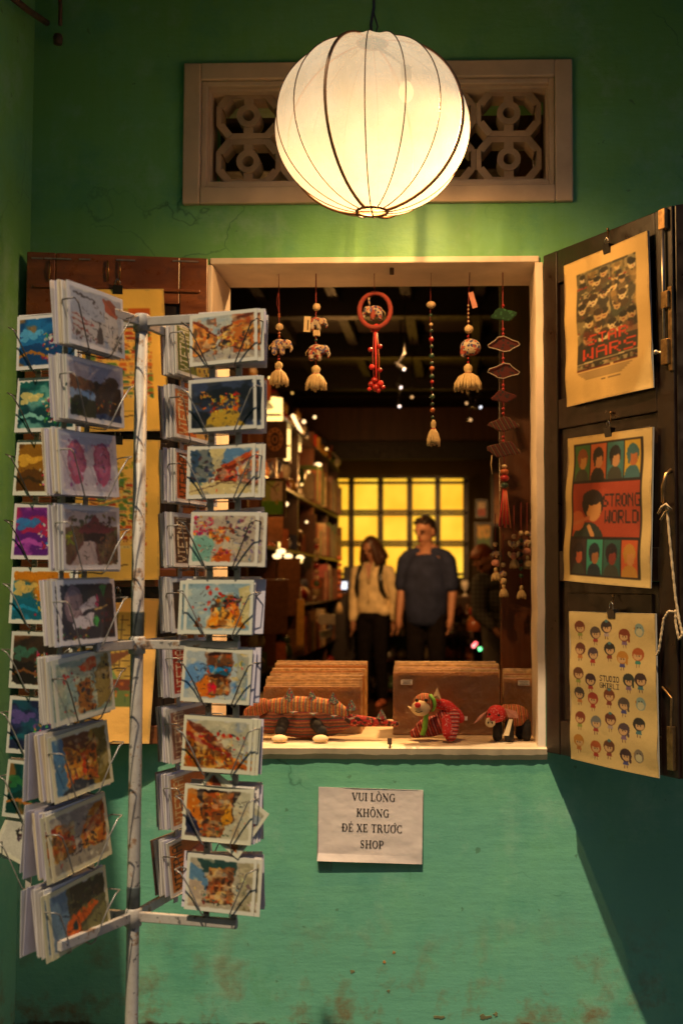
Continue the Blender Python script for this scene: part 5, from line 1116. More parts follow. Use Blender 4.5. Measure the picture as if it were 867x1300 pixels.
# folded cards / open boxes catching the light
for k, (px, py, yy, w_, h_, ml, lb_) in enumerate([(415, 786, 6.4, .13, .08, 7, 'white tilted card on the lower left shelves, the upper of two'), (413, 805, 6.6, .10, .06, 7, 'white tilted card on the lower left shelves, the lower of two'), (381, 790, 5.0, .05, .32, 6, 'tall cream box standing on the lowest left shelf'), (366, 745, 5.0, .16, .40, 5, 'large brown box standing on the left shelves above the wrapped prints'), (349, 668, 4.4, .1, .2, 5, 'brown box beside the lit lamps on the left shelves'), (350, 770, 4.2, .15, .34, 5, 'dark brown board leaning at the near end of the left shelves')]):
    q = MB(); q.box(P(px, py, yy), (w_, .03, h_), Euler((.1, rg.uniform(-.25, .25) if ml == 7 else 0, .3)).to_matrix()); q.build('gift_box', GM[ml], label=lb_, cat='box')
# round carved plaque and green landscape picture near the window's left side
pl_ = thing('carved_plaque', P(349, 558, 3.0), 'brown plaque with a carved orange rosette left inside the window', 'plaque')
c = P(349, 558, 3.0); q = MB(); q.box(c + Vector((0, .012, 0)), (.125, .016, .20)); q.build('board', M['shopwood'], pl_, bevel=.003)
rm = mat('carved_orange_wood', (.45, .17, .05), .5, .2, 50); ax = Matrix.Rotation(R(90), 3, 'X')
for k, r_ in enumerate((.052, .036, .016)):
    q = MB(); q.tube([c + Vector((math.cos(a)*r_*.78, -.004, math.sin(a)*r_*1.15)) for a in [2*math.pi*i/24 for i in range(25)]], .0038, 6, cap=False); q.build('ring', rm, pl_)
for k in range(10):
    a = 2*math.pi*k/10; q = MB(); q.ell(c + Vector((math.cos(a)*.044*.78, -.004, math.sin(a)*.044*1.15)), (.007, .004, .009), n=8, m=5); q.build('petal', rm, pl_)
pf = thing('framed_picture', P(347, 632, 3.0), 'small framed picture of a green field left inside the window', 'picture')
a_, b_ = P(330, 607, 3.0), P(363, 656, 3.0); ring_frame(q := MB(), a_.x, b_.x, b_.z, a_.z, .012, 2.985, 3.01); q.build('frame', M['shopwood'], pf)
A = Art(40, 56, 'e0b890', 3, warp=.06); A.rect(0, .6, 1, 1, '6a9a1c').wash('9ab43c', 3, .5, .6).line([(.2,.05),(.5,.2),(.8,.1)], '6a4a2a', .04).line([(.5,.2),(.7,.4)], '6a4a2a', .03).ell(.7,.62,.06,.08,'c8a040')
sheet('picture', A, (a_.x + .011, 3.0, a_.z - .011), (b_.x - .011, 3.0, a_.z - .011), (b_.x - .011, 3.0, b_.z + .011), (a_.x + .011, 3.0, b_.z + .011), parent=pf)

# --- right side: dark screen near the window, framed pictures further back
XS0, XS1 = P(634, 700, .62).x, 1.2
sc_ = thing('wooden_screen', (XS0, .62, zf), 'dark vertical wooden screen just inside the window at right', 'screen')
for k in range(5):
    a = XS0 + k*.115; slab('plank', (a + .001, .62 + (.006 if k % 2 else 0), zf), (a + .113, .66, 2.9), M['shopwood'], sc_, .005)
slab('batten', (XS0 + .17, .600, zf), (XS0 + .196, .6195, 2.9), M['shopwood'], sc_, .004)
pr = [(603, 634, 619, 658, 8.4, ('a8341c','d8c09a'), 'small red and cream picture on the right back wall, upper one'), (602, 663, 625, 706, 8.3, ('2a5a24','c89a3c'), 'dark framed picture with green below on the right back wall, lower one'), (623, 598, 640, 668, 8.0, ('a86a2a','8a4a20'), 'plain tan board hanging above the bending person')]
for x0_, y0_, x1_, y1_, yy, cc_, lb_ in pr:
    a_, b_ = P(x0_, y0_, yy), P(x1_, y1_, yy); th = thing('framed_picture', P((x0_+x1_)/2, (y0_+y1_)/2, yy), lb_, 'picture'); A = Art(16, 22, cc_[0], 3, warp=.1); A.rect(0, 0, 1, .45, cc_[1]).dabs(16, ['201810', cc_[0], cc_[1]], 0, 0, 1, 1, .04, .12)
    q = MB(); ring_frame(q, a_.x, b_.x, b_.z, a_.z, .025, yy - .02, yy + .02); q.build('frame', M['dark'], th)
    sheet('picture', A, (a_.x + .02, yy, a_.z - .02), (b_.x - .02, yy, a_.z - .02), (b_.x - .02, yy, b_.z + .02), (a_.x + .02, yy, b_.z + .02), parent=th)
bd = thing('red_cloth_doll', P(601, 790, 8.2), 'small red and cream cloth doll hanging beside the open cabinet', 'doll')
q = MB(); q.ell(P(601, 776, 8.2), .05, n=10, m=7); q.build('head', GM[2], bd); q = MB(); q.lathe([(.075, -.19), (.07, -.1), (.03, -.04)], P(601, 776, 8.2), 10); q.build('body', GM[1], bd)
for px, py, c, nm in ((603.5, 817, (1, .1, .12), 'red'), (601, 820, (1, .2, .2), 'dim red'), (609, 824, (.1, .9, .3), 'green')):
    q = MB(); q.ell(P(px, py, 7.6), .018, n=8, m=6); q.build('fairy_light', glow('fairy_' + nm.replace(' ', '_'), c, 2.5), label='tiny ' + nm + ' glowing fairy light near the floor beside the bending person', cat='light')

# --- ceiling spotlights
spotm = glow('lit_spot_lens', (.9, .92, 1), 1.3); spotw = glow('lit_warm_lens', (1, .55, .22), .8)
for k, (px, py, yy, mt_, rx, rz) in enumerate([(513, 469, 4.6, spotm, 1.2, .9), (509, 492, 5.4, spotm, .9, .5), (507, 516, 5.6, spotm, .6, .2), (610, 517, 4.8, spotm, .4, .7), (597, 533, 5.0, spotw, .4, .2), (592, 512, 5.4, spotw, .5, -.6), (666, 407, 3.0, spotw, .9, -.9), (674, 425, 3.1, spotw, .5, -.4), (642, 431, 3.4, spotw, .3, 0), (523, 504, 6.0, spotw, .5, .3)]):
    c = P(px, py, yy); th = thing('ceiling_spotlight', c, ['bright spotlight turned sideways high behind the red ring charm', 'small spotlight just below the sideways one', 'round white spotlight left of the beaded string', 'round white spotlight under the wide tassel', 'warm spotlight lowest under the wide tassel', 'dim warm spotlight left of the wide tassel', 'slanting warm spotlight in the top right window corner', 'second warm spotlight in the top right window corner', 'warm spotlight glowing behind the cloud shaped charm', 'orange spotlight behind the beaded string'][k], 'spotlight', 'ceiling spotlights')
    rm_ = Euler((R(90) + rx*.5, 0, rz)).to_matrix(); sz = .012 if yy > 3.5 else .011
    q = MB(); q.lathe([(sz*.5, -.10), (sz*1.1, -.07), (sz*1.25, -.004), (sz*1.15, -.002)], c, 12, rm_); q.tube([c + rm_ @ Vector((0, 0, -.08)), Vector((c.x, c.y + .06, c.z + .12)), Vector((c.x, c.y + .06, ZC - .02))], .004, 6); q.build('can', M['black'], th)
    q = MB(); q.lathe([(sz*.9, -.001), (sz*.6, .004), (sz*.1, .005)], c, 12, rm_); q.build('lens', mt_, th)
def lamp(name, loc, e, col, size=.12, spot=None, aim=None):
    l = bpy.data.lights.new(name, 'SPOT' if spot else 'POINT'); l.energy = e; l.color = col; l.shadow_soft_size = size
    if spot: l.spot_size = R(spot); l.spot_blend = .8
    o = bpy.data.objects.new(name, l); COL.objects.link(o); o.location = loc
    if aim is not None: o.rotation_euler = (Vector(loc) - Vector(aim)).to_track_quat('Z', 'Y').to_euler()
    return o
lamp('shop_spotlight_beam', (-.3, 4.4, 2.8), 300, (1, .50, .17), .05, 42, (-.45, 8.0, 1.15))
lamp('shop_spotlight_beam', (-.35, 3.0, 2.95), 45, (1, .42, .12), .05, 80, (-1.3, 5.6, 1.2))
lamp('shelf_lamp_and_fill', (-.90, 6.6, 2.1), 16, (1, .45, .12), .1)
lamp('shelf_lamp_and_fill', (-1.1, 4.2, 1.9), 9, (1, .45, .12), .1)
lamp('window_spotlight_beam', (.30, 1.1, 2.9), 330, (1, .55, .20), .03, 80, (-.15, .2, .9))
lamp('shelf_lamp_and_fill', (-.55, 2.3, 2.0), 5, (1, .5, .16), .06)  # added fill without a lamp of its own, brightens plaque and framed picture
# ================================================================ people inside the shop
SK = mat('skin', (.36, .17, .10), .5, .1, 20); SKL = mat('lips', (.32, .09, .06), .5, .1, 20); EYE = mat('dark_eye', (.02, .012, .01), .25, 0)
HAIRB = mat('brown_hair', (.055, .020, .010), .45, .5, 30, .4, stretch=(8, 8, 1)); HAIRD = mat('dark_hair', (.020, .012, .009), .45, .5, 30, .4); HAIRR = mat('auburn_hair', (.22, .06, .025), .5, .4, 30, .4)
def person(px_c, py_foot, Y, H, yaw, label, pose):
    "pose: dict of joint offsets in units of body height"
    base = P(px_c, 740, Y); base.z = zf; th = thing('person', base, label, 'person')
    rz = Matrix.Rotation(yaw, 3, 'Z'); h = H
    def J(x, y, z): return rz @ Vector((x*h, y*h, z*h)) + base      # x right in picture, y away, z up
    return th, J, h, rz
def head(mb, c, h, rot, th, hair, style):
    r3 = rot
    def L(x, y, z): return c + r3 @ Vector((x*h, y*h, z*h))
    mb.ell(L(0, .004, .018), (.042*h, .053*h, .054*h), r3, 18, 12); mb.ell(L(0, -.006, -.022), (.034*h, .042*h, .040*h), r3, 16, 10); mb.ell(L(0, -.030, -.046), (.016*h, .014*h, .012*h), r3)
    mb.tube([L(0, -.050, .012), L(0, -.061, -.006)], [.0055*h, .0095*h], 8); mb.ell(L(0, -.059, -.007), (.010*h, .008*h, .007*h), r3, 8, 6)
    for s_ in (-1, 1): mb.ell(L(s_*.043, .004, -.002), (.006*h, .011*h, .017*h), r3, 8, 8)
    mb.tube([L(-.028, -.047, .017), L(.028, -.047, .017)], .007*h, 8)
    for s_ in (-1, 1):
        q = MB(); q.ell(L(s_*.017, -.0490, .004), (.0075*h, .004*h, .0032*h), r3, 10, 6); q.build('eye', EYE, th)
        q = MB(); q.tube([L(s_*.008, -.054, .015), L(s_*.018, -.054, .019), L(s_*.028, -.047, .015)], .0025*h, 6); q.build('eyebrow', hair, th)
    q = MB(); q.tube([L(-.013, -.047, -.027), L(0, -.052, -.0265), L(.013, -.047, -.027)], [.002*h, .0040*h, .002*h], 8); q.build('mouth', SKL, th)
    q = MB()
    if style == 'long':
        q.ell(L(0, .014, .026), (.050*h, .056*h, .056*h), r3, 18, 12)
        for k in range(26):
            a = R(-52 + k*284/25); x, y = math.cos(a), math.sin(a)
            sw = .010*math.sin(k*2.3); cap(q, [L(x*.047, .012 + y*.050, .03), L(x*(.060 + sw), .014 + y*.058, -.02), L(x*(.072 + sw), .012 + y*.060, -.062 - .01*math.sin(k*1.7)), L(x*(.058 - sw), .010 + y*.056, -.098 - .014*math.sin(k*2.9))], [.014*h, .0155*h, .016*h, .008*h], 8)
    else:
        q.ell(L(0, .012, .028), (.0445*h, .052*h, .0465*h), r3, 18, 12); q.ell(L(0, .034, .0), (.040*h, .028*h, .036*h), r3, 14, 10)
        for k in range(22):
            a = k*1.9; q.ell(L(.030*math.cos(a), .004 + .032*math.sin(a), .058 - .006*((k*7) % 3)), .011*h, None, 8, 6)
        for k in range(7): q.ell(L(-.027 + .009*k, -.034, .049 + .004*(k % 2)), .009*h, None, 8, 6)
    blob('hair', q, hair, th, .0075, 2)
def arm(mb, J, h, sh, el, wr, hd, thick=1.0, hand=True):
    cap(mb, [J(*sh), J(*el), J(*wr)], [.027*h*thick, .022*h*thick, .0145*h*thick])
    w_, d_ = J(*wr), J(*hd); ax_ = (d_ - w_).normalized(); side = Vector((0, 1, 0)).cross(ax_).normalized(); out = ax_.cross(side)
    pc_ = w_ + ax_*.028*h; cap(mb, [w_, pc_, w_ + ax_*.050*h], [.014*h, .019*h, .017*h])
    for k in range(4):
        o_ = side*(-.015 + .010*k)*h*.0 + out*(-.016 + .0105*k)*h; L_ = (.040, .046, .044, .034)[k]*h
        a = w_ + ax_*.052*h + o_; b = a + ax_*L_*.5 + side*.003*h; cap(mb, [a, b, b + ax_*L_*.5 + side*.009*h], [.0060*h, .0054*h, .0045*h], 8)
    a = w_ + ax_*.022*h - out*.016*h; cap(mb, [a, a + ax_*.020*h - out*.008*h, a + ax_*.042*h - out*.008*h], [.0068*h, .006*h, .005*h], 8)
def leg(mb, J, h, hip, kn, an): cap(mb, [J(*hip), J(*kn), J(*an)], [.046*h, .030*h, .020*h])

# ---- woman
th, J, h, rz = person(473, 890, 8.35, 1.64, R(-16), 'woman with wavy brown hair, cream shirt, black backpack straps and black trousers, looking down', None)
b = MB(); b.ell(J(0, 0, .56), (.082*h, .056*h, .070*h)); b.ell(J(0, .0, .66), (.068*h, .048*h, .08*h)); b.ell(J(0, 0, .755), (.082*h, .052*h, .07*h))
cap(b, [J(-.085, 0, .80), J(.085, 0, .80)], [.028*h, .028*h]); cap(b, [J(0, .004, .80), J(0, -.006, .865)], [.026*h, .023*h])
arm(b, J, h, (-.100, 0, .79), (-.118, .004, .635), (-.112, -.030, .50), (-.110, -.04, .42)); arm(b, J, h, (.100, 0, .79), (.125, .03, .635), (.13, .02, .50), (.13, .0, .42))
leg(b, J, h, (-.045, 0, .50), (-.050, -.01, .27), (-.052, .01, .05)); leg(b, J, h, (.045, 0, .50), (.055, -.01, .27), (.062, .01, .05))
hr = rz @ Matrix.Rotation(R(20), 3, 'X') @ Matrix.Rotation(R(-14), 3, 'Z'); hr = Matrix.Rotation(R(-26), 3, 'Z') @ Matrix.Rotation(R(22), 3, 'X')
head(b, J(-.006, -.018, .922), h, hr, th, HAIRB, 'long'); blob('body', b, SK, th, .0085, 2)
b = MB(); cap(b, [J(0, 0, .575), J(0, 0, .62), J(0, 0, .68), J(0, -.002, .75)], [.080*h, .078*h, .072*h, .078*h], 20); b.v = [((v_[0] - J(0,0,0).x)*1.16 + J(0,0,0).x, (v_[1] - J(0,0,0).y)*.84 + J(0,0,0).y, max(v_[2], J(0,0,.545).z)) for v_ in b.v]; cap(b, [J(-.02, 0, .828), J(-.085, 0, .795), J(.085, 0, .795), J(.02, 0, .828)], [.024*h, .034*h, .034*h, .024*h])
cap(b, [J(-.100, 0, .79), J(-.120, .004, .635), (J(-.114, -.028, .515))], [.038*h, .033*h, .026*h]); cap(b, [J(.100, 0, .79), J(.127, .03, .635), (J(.132, .02, .515))], [.038*h, .033*h, .026*h]); cap(b, [J(-.08, -.01, .555), J(.08, -.01, .555)], [.030*h, .030*h])
SHIRT = mat('cream_linen_shirt', (.70, .56, .32), .8, .25, 12, .6, bd=.01); blob('shirt', b, SHIRT, th, .009, 6)
q = MB(); q.prism([(-.026, .045), (.026, .045), (0, -.075)], J(0, -.0655, .79), (h, 0, 0), (0, .02*h, h), (0, -.004, 0)); q.build('neckline', SK, th)
for s_ in (-1, 1):
    q = MB(); q.tube([J(s_*.028, -.060, .842), J(s_*.022, -.070, .80), J(0, -.070, .715)], .0065*h, 6); q.build('collar', SHIRT, th)
q = MB(); q.tube([J(0, -.070, .715), J(0, -.070, .60)], .0035*h, 6); q.build('placket', SHIRT, th)
for s_ in (-1, 1):
    q = MB(); q.tube([J(s_*.062, .03, .835), J(s_*.066, -.030, .826), J(s_*.070, -.068, .77), J(s_*.078, -.066, .69), J(s_*.088, -.02, .64)], .014*h, 8, flat=.5); q.build('backpack_strap', M['black'], th)
b = MB(); b.ell(J(0, .075, .70), (.075*h, .035*h, .10*h)); b.build('backpack', M['black'], th)
TRO = mat('black_trousers', (.010, .008, .008), .95, .3, 20, .4, spec=.05); b = MB(); b.ell(J(0, 0, .535), (.086*h, .062*h, .060*h))
for s_, kx, ax_ in ((-1, -.050, -.052), (1, .055, .062)): cap(b, [J(s_*.045, 0, .50), J(kx, -.01, .27), J(ax_, .01, .055)], [.053*h, .040*h, .034*h])
blob('trousers', b, TRO, th, .009, 2)
SHO = mat('coral_shoes', (.5, .14, .07), .6, .2, 30)
for ax_ in (-.056, .064):
    b = MB(); cap(b, [J(ax_, .02, .022), J(ax_ + .004, -.055, .016), J(ax_ + .006, -.095, .013)], [.022*h, .022*h, .016*h]); b.v = [(x, y, max(z, zf + .002)) for x, y, z in b.v]; b.build('shoe', SHO, th)
# ---- man
th, J, h, rz = person(541.5, 900, 7.55, 1.78, R(-12), 'heavy-set man with short dark hair in a navy T-shirt and dark trousers', None)
b = MB(); b.ell(J(0, 0, .53), (.092*h, .072*h, .08*h)); b.ell(J(0, -.008, .63), (.096*h, .078*h, .13*h)); b.ell(J(0, 0, .73), (.098*h, .066*h, .11*h)); cap(b, [J(-.088, 0, .80), J(.088, 0, .80)], [.032*h, .032*h]); cap(b, [J(0, .004, .81), J(-.002, -.006, .865)], [.040*h, .036*h])
for s_ in (-1, 1): cap(b, [J(s_*.02, .004, .842), J(s_*.085, .004, .808)], [.030*h, .028*h])
arm(b, J, h, (-.108, 0, .785), (-.130, .0, .635), (-.136, -.035, .495), (-.134, -.045, .41), 1.2); arm(b, J, h, (.108, 0, .785), (.134, .01, .635), (.130, -.02, .495), (.122, -.03, .41), 1.2)
leg(b, J, h, (-.05, 0, .49), (-.055, -.01, .27), (-.058, .01, .05)); leg(b, J, h, (.05, 0, .49), (.055, -.01, .27), (.058, .01, .05))
hr = Matrix.Rotation(R(-30), 3, 'Z') @ Matrix.Rotation(R(12), 3, 'X'); head(b, J(-.006, -.012, .925), h*1.14, hr, th, HAIRD, 'short'); blob('body', b, SK, th, .0085, 2)
b = MB(); cap(b, [J(0, -.006, .50), J(0, -.010, .56), J(0, -.014, .63), J(0, -.006, .70), J(0, 0, .74)], [.092*h, .098*h, .100*h, .098*h, .090*h], 22)
b.v = [tuple(Vector(((v_[0] - J(0,0,0).x)*1.14 + J(0,0,0).x, (v_[1] - J(0,0,0).y)*.86 + J(0,0,0).y, max(v_[2], J(0,0,.445).z)))) for v_ in b.v]
for s_ in (-1, 1): cap(b, [J(s_*.02, .002, .835), J(s_*.098, 0, .800), J(s_*.112, 0, .775), J(s_*.130, .002, .655)], [.030*h, .036*h, .043*h, .040*h])
NAVY = mat('navy_tshirt', (.020, .026, .062), .85, .3, 10, .8, bd=.012, spec=.15); blob('tshirt', b, NAVY, th, .009, 6)
b = MB(); b.ell(J(0, 0, .50), (.094*h, .070*h, .07*h))
for s_ in (-1, 1): cap(b, [J(s_*.052, 0, .49), J(s_*.056, -.01, .27), J(s_*.058, .01, .055)], [.058*h, .044*h, .038*h])
blob('trousers', b, TRO, th, .009, 2)
for s_ in (-1, 1):
    b = MB(); cap(b, [J(s_*.058, .02, .022), J(s_*.062, -.055, .018), J(s_*.064, -.10, .014)], [.024*h, .024*h, .018*h]); b.v = [(x, y, max(z, zf + .002)) for x, y, z in b.v]; b.build('shoe', M['black'], th)
# ---- bending person in a checked shirt, half hidden by the screen
th, J, h, rz = person(633, 890, 6.4, 1.66, R(0), 'person with auburn hair bending forward in a dark checked shirt behind the wooden screen', None)
b = MB(); b.ell(J(0.02, 0, .54), (.085*h, .07*h, .07*h)); b.ell(J(.0, -.04, .64), (.082*h, .066*h, .09*h)); cap(b, [J(-.09, -.10, .72), J(.07, -.10, .74)], [.034*h, .034*h]); cap(b, [J(-.015, -.10, .74), J(-.05, -.15, .80)], [.028*h, .026*h])
arm(b, J, h, (-.095, -.10, .71), (-.10, -.13, .57), (-.03, -.20, .50), (.02, -.22, .45)); arm(b, J, h, (.08, -.10, .73), (.09, -.12, .58), (.05, -.15, .47), (.03, -.17, .40))
leg(b, J, h, (-.03, 0, .50), (-.035, -.02, .27), (-.035, .01, .05)); leg(b, J, h, (.06, 0, .50), (.065, -.02, .27), (.065, .01, .05))
hr = Matrix.Rotation(R(-50), 3, 'Z') @ Matrix.Rotation(R(48), 3, 'X'); head(b, J(-.075, -.19, .825), h, hr, th, HAIRR, 'short'); blob('body', b, SK, th, .009, 2)
t = NT('checked_shirt'); v = t.co('Object', (1, 1, 1)); w1 = t.n('TexWave', wave_type='BANDS', bands_direction='X', Scale=9, Distortion=.6); w2 = t.n('TexWave', wave_type='BANDS', bands_direction='Z', Scale=9, Distortion=.6); t.l(v, w1.inputs[0]); t.l(v, w2.inputs[0])
c = t.mix(t.ramp(w1.outputs[1], [(.45, (0,)*3), (.55, (.7,)*3)]), (.10, .10, .085), (.025, .03, .035)); c = t.mix(t.ramp(w2.outputs[1], [(.45, (0,)*3), (.55, (.7,)*3)]), c, (.03, .03, .028)); t.l(c, t.b.inputs['Base Color']); t.b.inputs['Roughness'].default_value = .8
b = MB(); b.ell(J(.015, -.005, .56), (.095*h, .080*h, .065*h)); b.ell(J(0, -.045, .65), (.094*h, .078*h, .09*h)); cap(b, [J(-.09, -.10, .72), J(.07, -.10, .74)], [.044*h, .044*h]); cap(b, [J(-.095, -.10, .71), J(-.10, -.13, .57), J(-.04, -.19, .51)], [.044*h, .038*h, .028*h]); cap(b, [J(.08, -.10, .73), J(.09, -.12, .58), J(.055, -.145, .50)], [.044*h, .038*h, .028*h])
blob('shirt', b, t.m, th, .01, 3)
GT = mat('grey_trousers', (.13, .12, .11), .8, .2, 20, .3); b = MB(); b.ell(J(.02, 0, .51), (.088*h, .072*h, .06*h))
for s_ in (-.03, .06): cap(b, [J(s_, 0, .50), J(s_ - .004, -.02, .27), J(s_, .01, .055)], [.056*h, .044*h, .038*h])
blob('trousers', b, GT, th, .01, 2)
for s_ in (-.035, .065):
    b = MB(); cap(b, [J(s_, .02, .022), J(s_, -.055, .018), J(s_, -.09, .014)], [.022*h, .022*h, .016*h]); b.v = [(x, y, max(z, zf + .002)) for x, y, z in b.v]; b.build('shoe', M['black'], th)
# ================================================================ on the window sill: wrapped prints and cloth toys
t = NT('brown_print_in_cellophane'); v = t.co('Object'); n1 = t.noise(t.co('Object', (1, 1, 3)), 9, 6, .6); n2 = t.noise(v, 3, 2)
t.l(t.ramp(n1, [(.3, (.42, .17, .04)), (.7, (.50, .22, .06))]), t.b.inputs['Base Color']); t.b.inputs['Roughness'].default_value = .45
t.b.inputs['Coat Weight'].default_value = 1; t.b.inputs['Coat Roughness'].default_value = .10
t.bump(t.noise(t.co('Object', (1, 1, 1), (0, .5, 0)), 9, 4, .65), 1, .02); M['wrap'] = t.m
M['wrap2'] = mat('highlight_pale_sleeve', (.55, .36, .16), .25, .35, 60, .6, coat=1)  # paler base colour carries the highlights along the sleeve edges
M['label'] = mat('white_price_label', (.62, .60, .58), .6, .05)
t = NT('clear_crinkled_film'); gl_ = t.n('BsdfGlossy', Roughness=.24); tr_ = t.n('BsdfTransparent'); fr = t.n('Fresnel', IOR=1.6); gl_.inputs[0].default_value = (1, .95, .9, 1)
bp_ = t.n('Bump', Strength=1.0, Distance=.010); t.l(t.noise(t.co('Object', (1, 1, 1), (0, .6, 0)), 22, 4, .6), bp_.inputs['Height']); t.l(bp_.outputs[0], gl_.inputs['Normal']); t.l(bp_.outputs[0], fr.inputs['Normal'])
mm = t.n('MixShader'); ma = t.n('Math', operation='MULTIPLY_ADD'); t.l(fr.outputs[0], ma.inputs[0]); ma.inputs[1].default_value = .75; ma.inputs[2].default_value = .05; t.l(ma.outputs[0], mm.inputs[0]); t.l(tr_.outputs[0], mm.inputs[1]); t.l(gl_.outputs[0], mm.inputs[2]); t.l(mm.outputs[0], t.out.inputs[0]); M['film'] = t.m
def wrapped(x0_, x1_, yb, yf, n, Y0, Y1, lb_, seed, tag_at=None):
    r_ = random.Random(seed); a, b = P(x0_, 900, Y0).x, P(x1_, 900, Y0).x; ztf, ztb = P(500, yf, Y0).z, P(500, yb, Y1).z
    th = thing('wrapped_prints', ((a+b)/2, Y0, ZS), lb_, 'prints', 'cellophane wrapped prints standing on the window sill')
    for i in range(n):
        k = i / (n - 1); y = Y0 + (Y1 - Y0)*k; zt = ztf + (ztb - ztf)*k + (r_.uniform(-.004, .005) if i else 0); dx = r_.uniform(-.004, .004) if i else 0; tl_ = R(r_.uniform(-.6, .6)) if i else 0
        h = zt - ZS - .001; q = MB(); rot = Euler((R(-2 - 3*k), tl_, 0)).to_matrix()
        q.box((((a+b)/2) + dx, y + .02*0, ZS + .001 + h/2), (b - a - .004, .0045 if i % 3 else .007, h), rot); q.build('wrapped_print', M['wrap'] if i == 0 or i % 4 == 0 else M['wrap2'], th, bevel=.001)
    if th:
        h = ztf - ZS - .003; q = MB(); nx, nz_ = 26, 18; yq = Y0 - .0075; r_2 = random.Random(seed + 5); gr = [[r_2.uniform(-1, 1) for _ in range(nx + 1)] for _ in range(nz_ + 1)]
        for j in range(nz_ + 1):
            for i in range(nx + 1):
                X_, Z_ = a + .001 + (b - a - .002)*i/nx, ZS + .002 + h*j/nz_; w_ = .0007*math.sin(i*.9 + 2.2*math.sin(j*.5 + seed)) + .0006*math.sin(j*.8 - i*.6 + seed) + .0005*gr[j][i]
                q.v.append((X_, yq + w_ + math.tan(R(2))*(Z_ - ZS - h/2) - .001, Z_))
        for j in range(nz_):
            for i in range(nx): k_ = j*(nx + 1) + i; q.f.append((k_, k_ + 1, k_ + nx + 2, k_ + nx + 1)); q.sm.append(True)
        q.build('plastic_sleeve', M['film'], th)
    if tag_at:
        c = P(*tag_at, Y0 - .010); q = MB(); q.box(c, (.033, .001, .014)); q.build('price_label', M['label'], th)
        for j in range(3):
            q = MB(); q.box(c + Vector((0, -.001, .004 - .004*j)), (.026 - .004*(j % 2), .0006, .0012)); q.build('label_print', M['black'], th)
wrapped(334, 459, 838, 872, 22, .26, .50, 'long file of cellophane wrapped brown prints at the left of the sill', 1)
wrapped(498, 634, 839, 853, 12, .24, .40, 'thick stack of cellophane wrapped brown prints behind the striped cat toy', 2, (516, 866))
wrapped(638, 681, 847, 861, 9, .245, .36, 'narrow stack of wrapped brown prints in the right corner of the sill', 3, (664.5, 867))

def stripes(name, cols, scale, dirn=(1, 0, 0), wob=.15, rough=.9):
    t = NT(name); g = t.co('Object'); d = t.n('VectorMath', operation='DOT_PRODUCT'); t.l(g, d.inputs[0]); d.inputs[1].default_value = dirn
    nz = t.noise(g, 40, 2); m_ = t.n('Math', operation='MULTIPLY_ADD'); t.l(d.outputs['Value'], m_.inputs[0]); m_.inputs[1].default_value = scale
    m3 = t.n('Math', operation='MULTIPLY'); t.l(nz, m3.inputs[0]); m3.inputs[1].default_value = wob; t.l(m3.outputs[0], m_.inputs[2])
    f = t.n('Math', operation='FRACT'); t.l(m_.outputs[0], f.inputs[0])
    c = t.ramp(f.outputs[0], [(i/len(cols), c_) for i, c_ in enumerate(cols)], 'CONSTANT')
    c = t.mix(t.ramp(t.noise(g, 300, 2), [(.4, (0,)*3), (.6, (.5,)*3)]), c, (.08, .03, .03)); t.l(c, t.b.inputs['Base Color']); t.b.inputs['Roughness'].default_value = rough
    t.bump(t.noise(g, 400, 2), .5, .001); return t.m
def dots(name, base, dot, scale, thr=.35, dot2=None):
    t = NT(name); g = t.co('Object'); vo = t.n('TexVoronoi', Scale=scale); t.l(g, vo.inputs['Vector'])
    c = t.mix(t.ramp(vo.outputs['Distance'], [(thr - .04, (1,)*3), (thr, (0,)*3)]), base, dot)
    if dot2: c = t.mix(t.ramp(t.noise(g, scale*.6, 2), [(.52, (0,)*3), (.56, (1,)*3)]), c, dot2)
    t.l(c, t.b.inputs['Base Color']); t.b.inputs['Roughness'].default_value = .9; t.bump(t.noise(g, 400, 2), .4, .001); return t.m
S1 = stripes('red_black_striped_cloth', [(.55, .03, .03), (.06, .02, .02), (.55, .05, .05), (.6, .35, .3), (.5, .02, .03), (.05, .02, .03), (.55, .08, .03)], 62, (1, 0, .35))
S2 = stripes('vertical_red_cloth', [(.6, .05, .04), (.65, .45, .4), (.55, .02, .05), (.12, .02, .03), (.6, .06, .04)], 90, (0, .2, 1))
S3 = stripes('orange_woven_cloth', [(.55, .18, .04), (.12, .05, .03), (.5, .25, .08), (.5, .10, .05), (.3, .07, .03)], 80, (1, 0, .1))
S4 = stripes('woven_band_cloth', [(.6, .28, .06), (.55, .04, .08), (.55, .30, .05), (.10, .22, .25), (.5, .12, .03), (.6, .42, .15)], 60, (1, 0, 0), .05)
S5 = stripes('brown_belly_cloth', [(.34, .09, .04), (.16, .06, .04), (.42, .16, .06), (.30, .05, .05), (.05, .08, .08)], 46, (0, 0, 1), .3)
KI = dots('red_kilim_cloth', (.38, .03, .03), (.55, .40, .22), 150, .30, (.04, .02, .02))
RD = dots('red_print_cloth', (.55, .025, .025), (.65, .6, .58), 230, .25)
TE = dots('teal_print_cloth', (.10, .18, .18), (.55, .5, .38), 190, .38, (.30, .04, .06))
CRM = mat('cream_felt', (.62, .47, .27), .9, .12, 40, .5); PNK = mat('pink_felt', (.55, .24, .18), .9, .12, 40, .4); BLK = mat('black_felt', (.015, .013, .015), .9, .3, 40, .4); GRN = mat('green_ribbon', (.16, .42, .05), .7, .2, 40); REDB = mat('red_felt', (.60, .03, .03), .8, .1, 40)
def px(n_, Y): return n_ * (Y + 3.2) / F
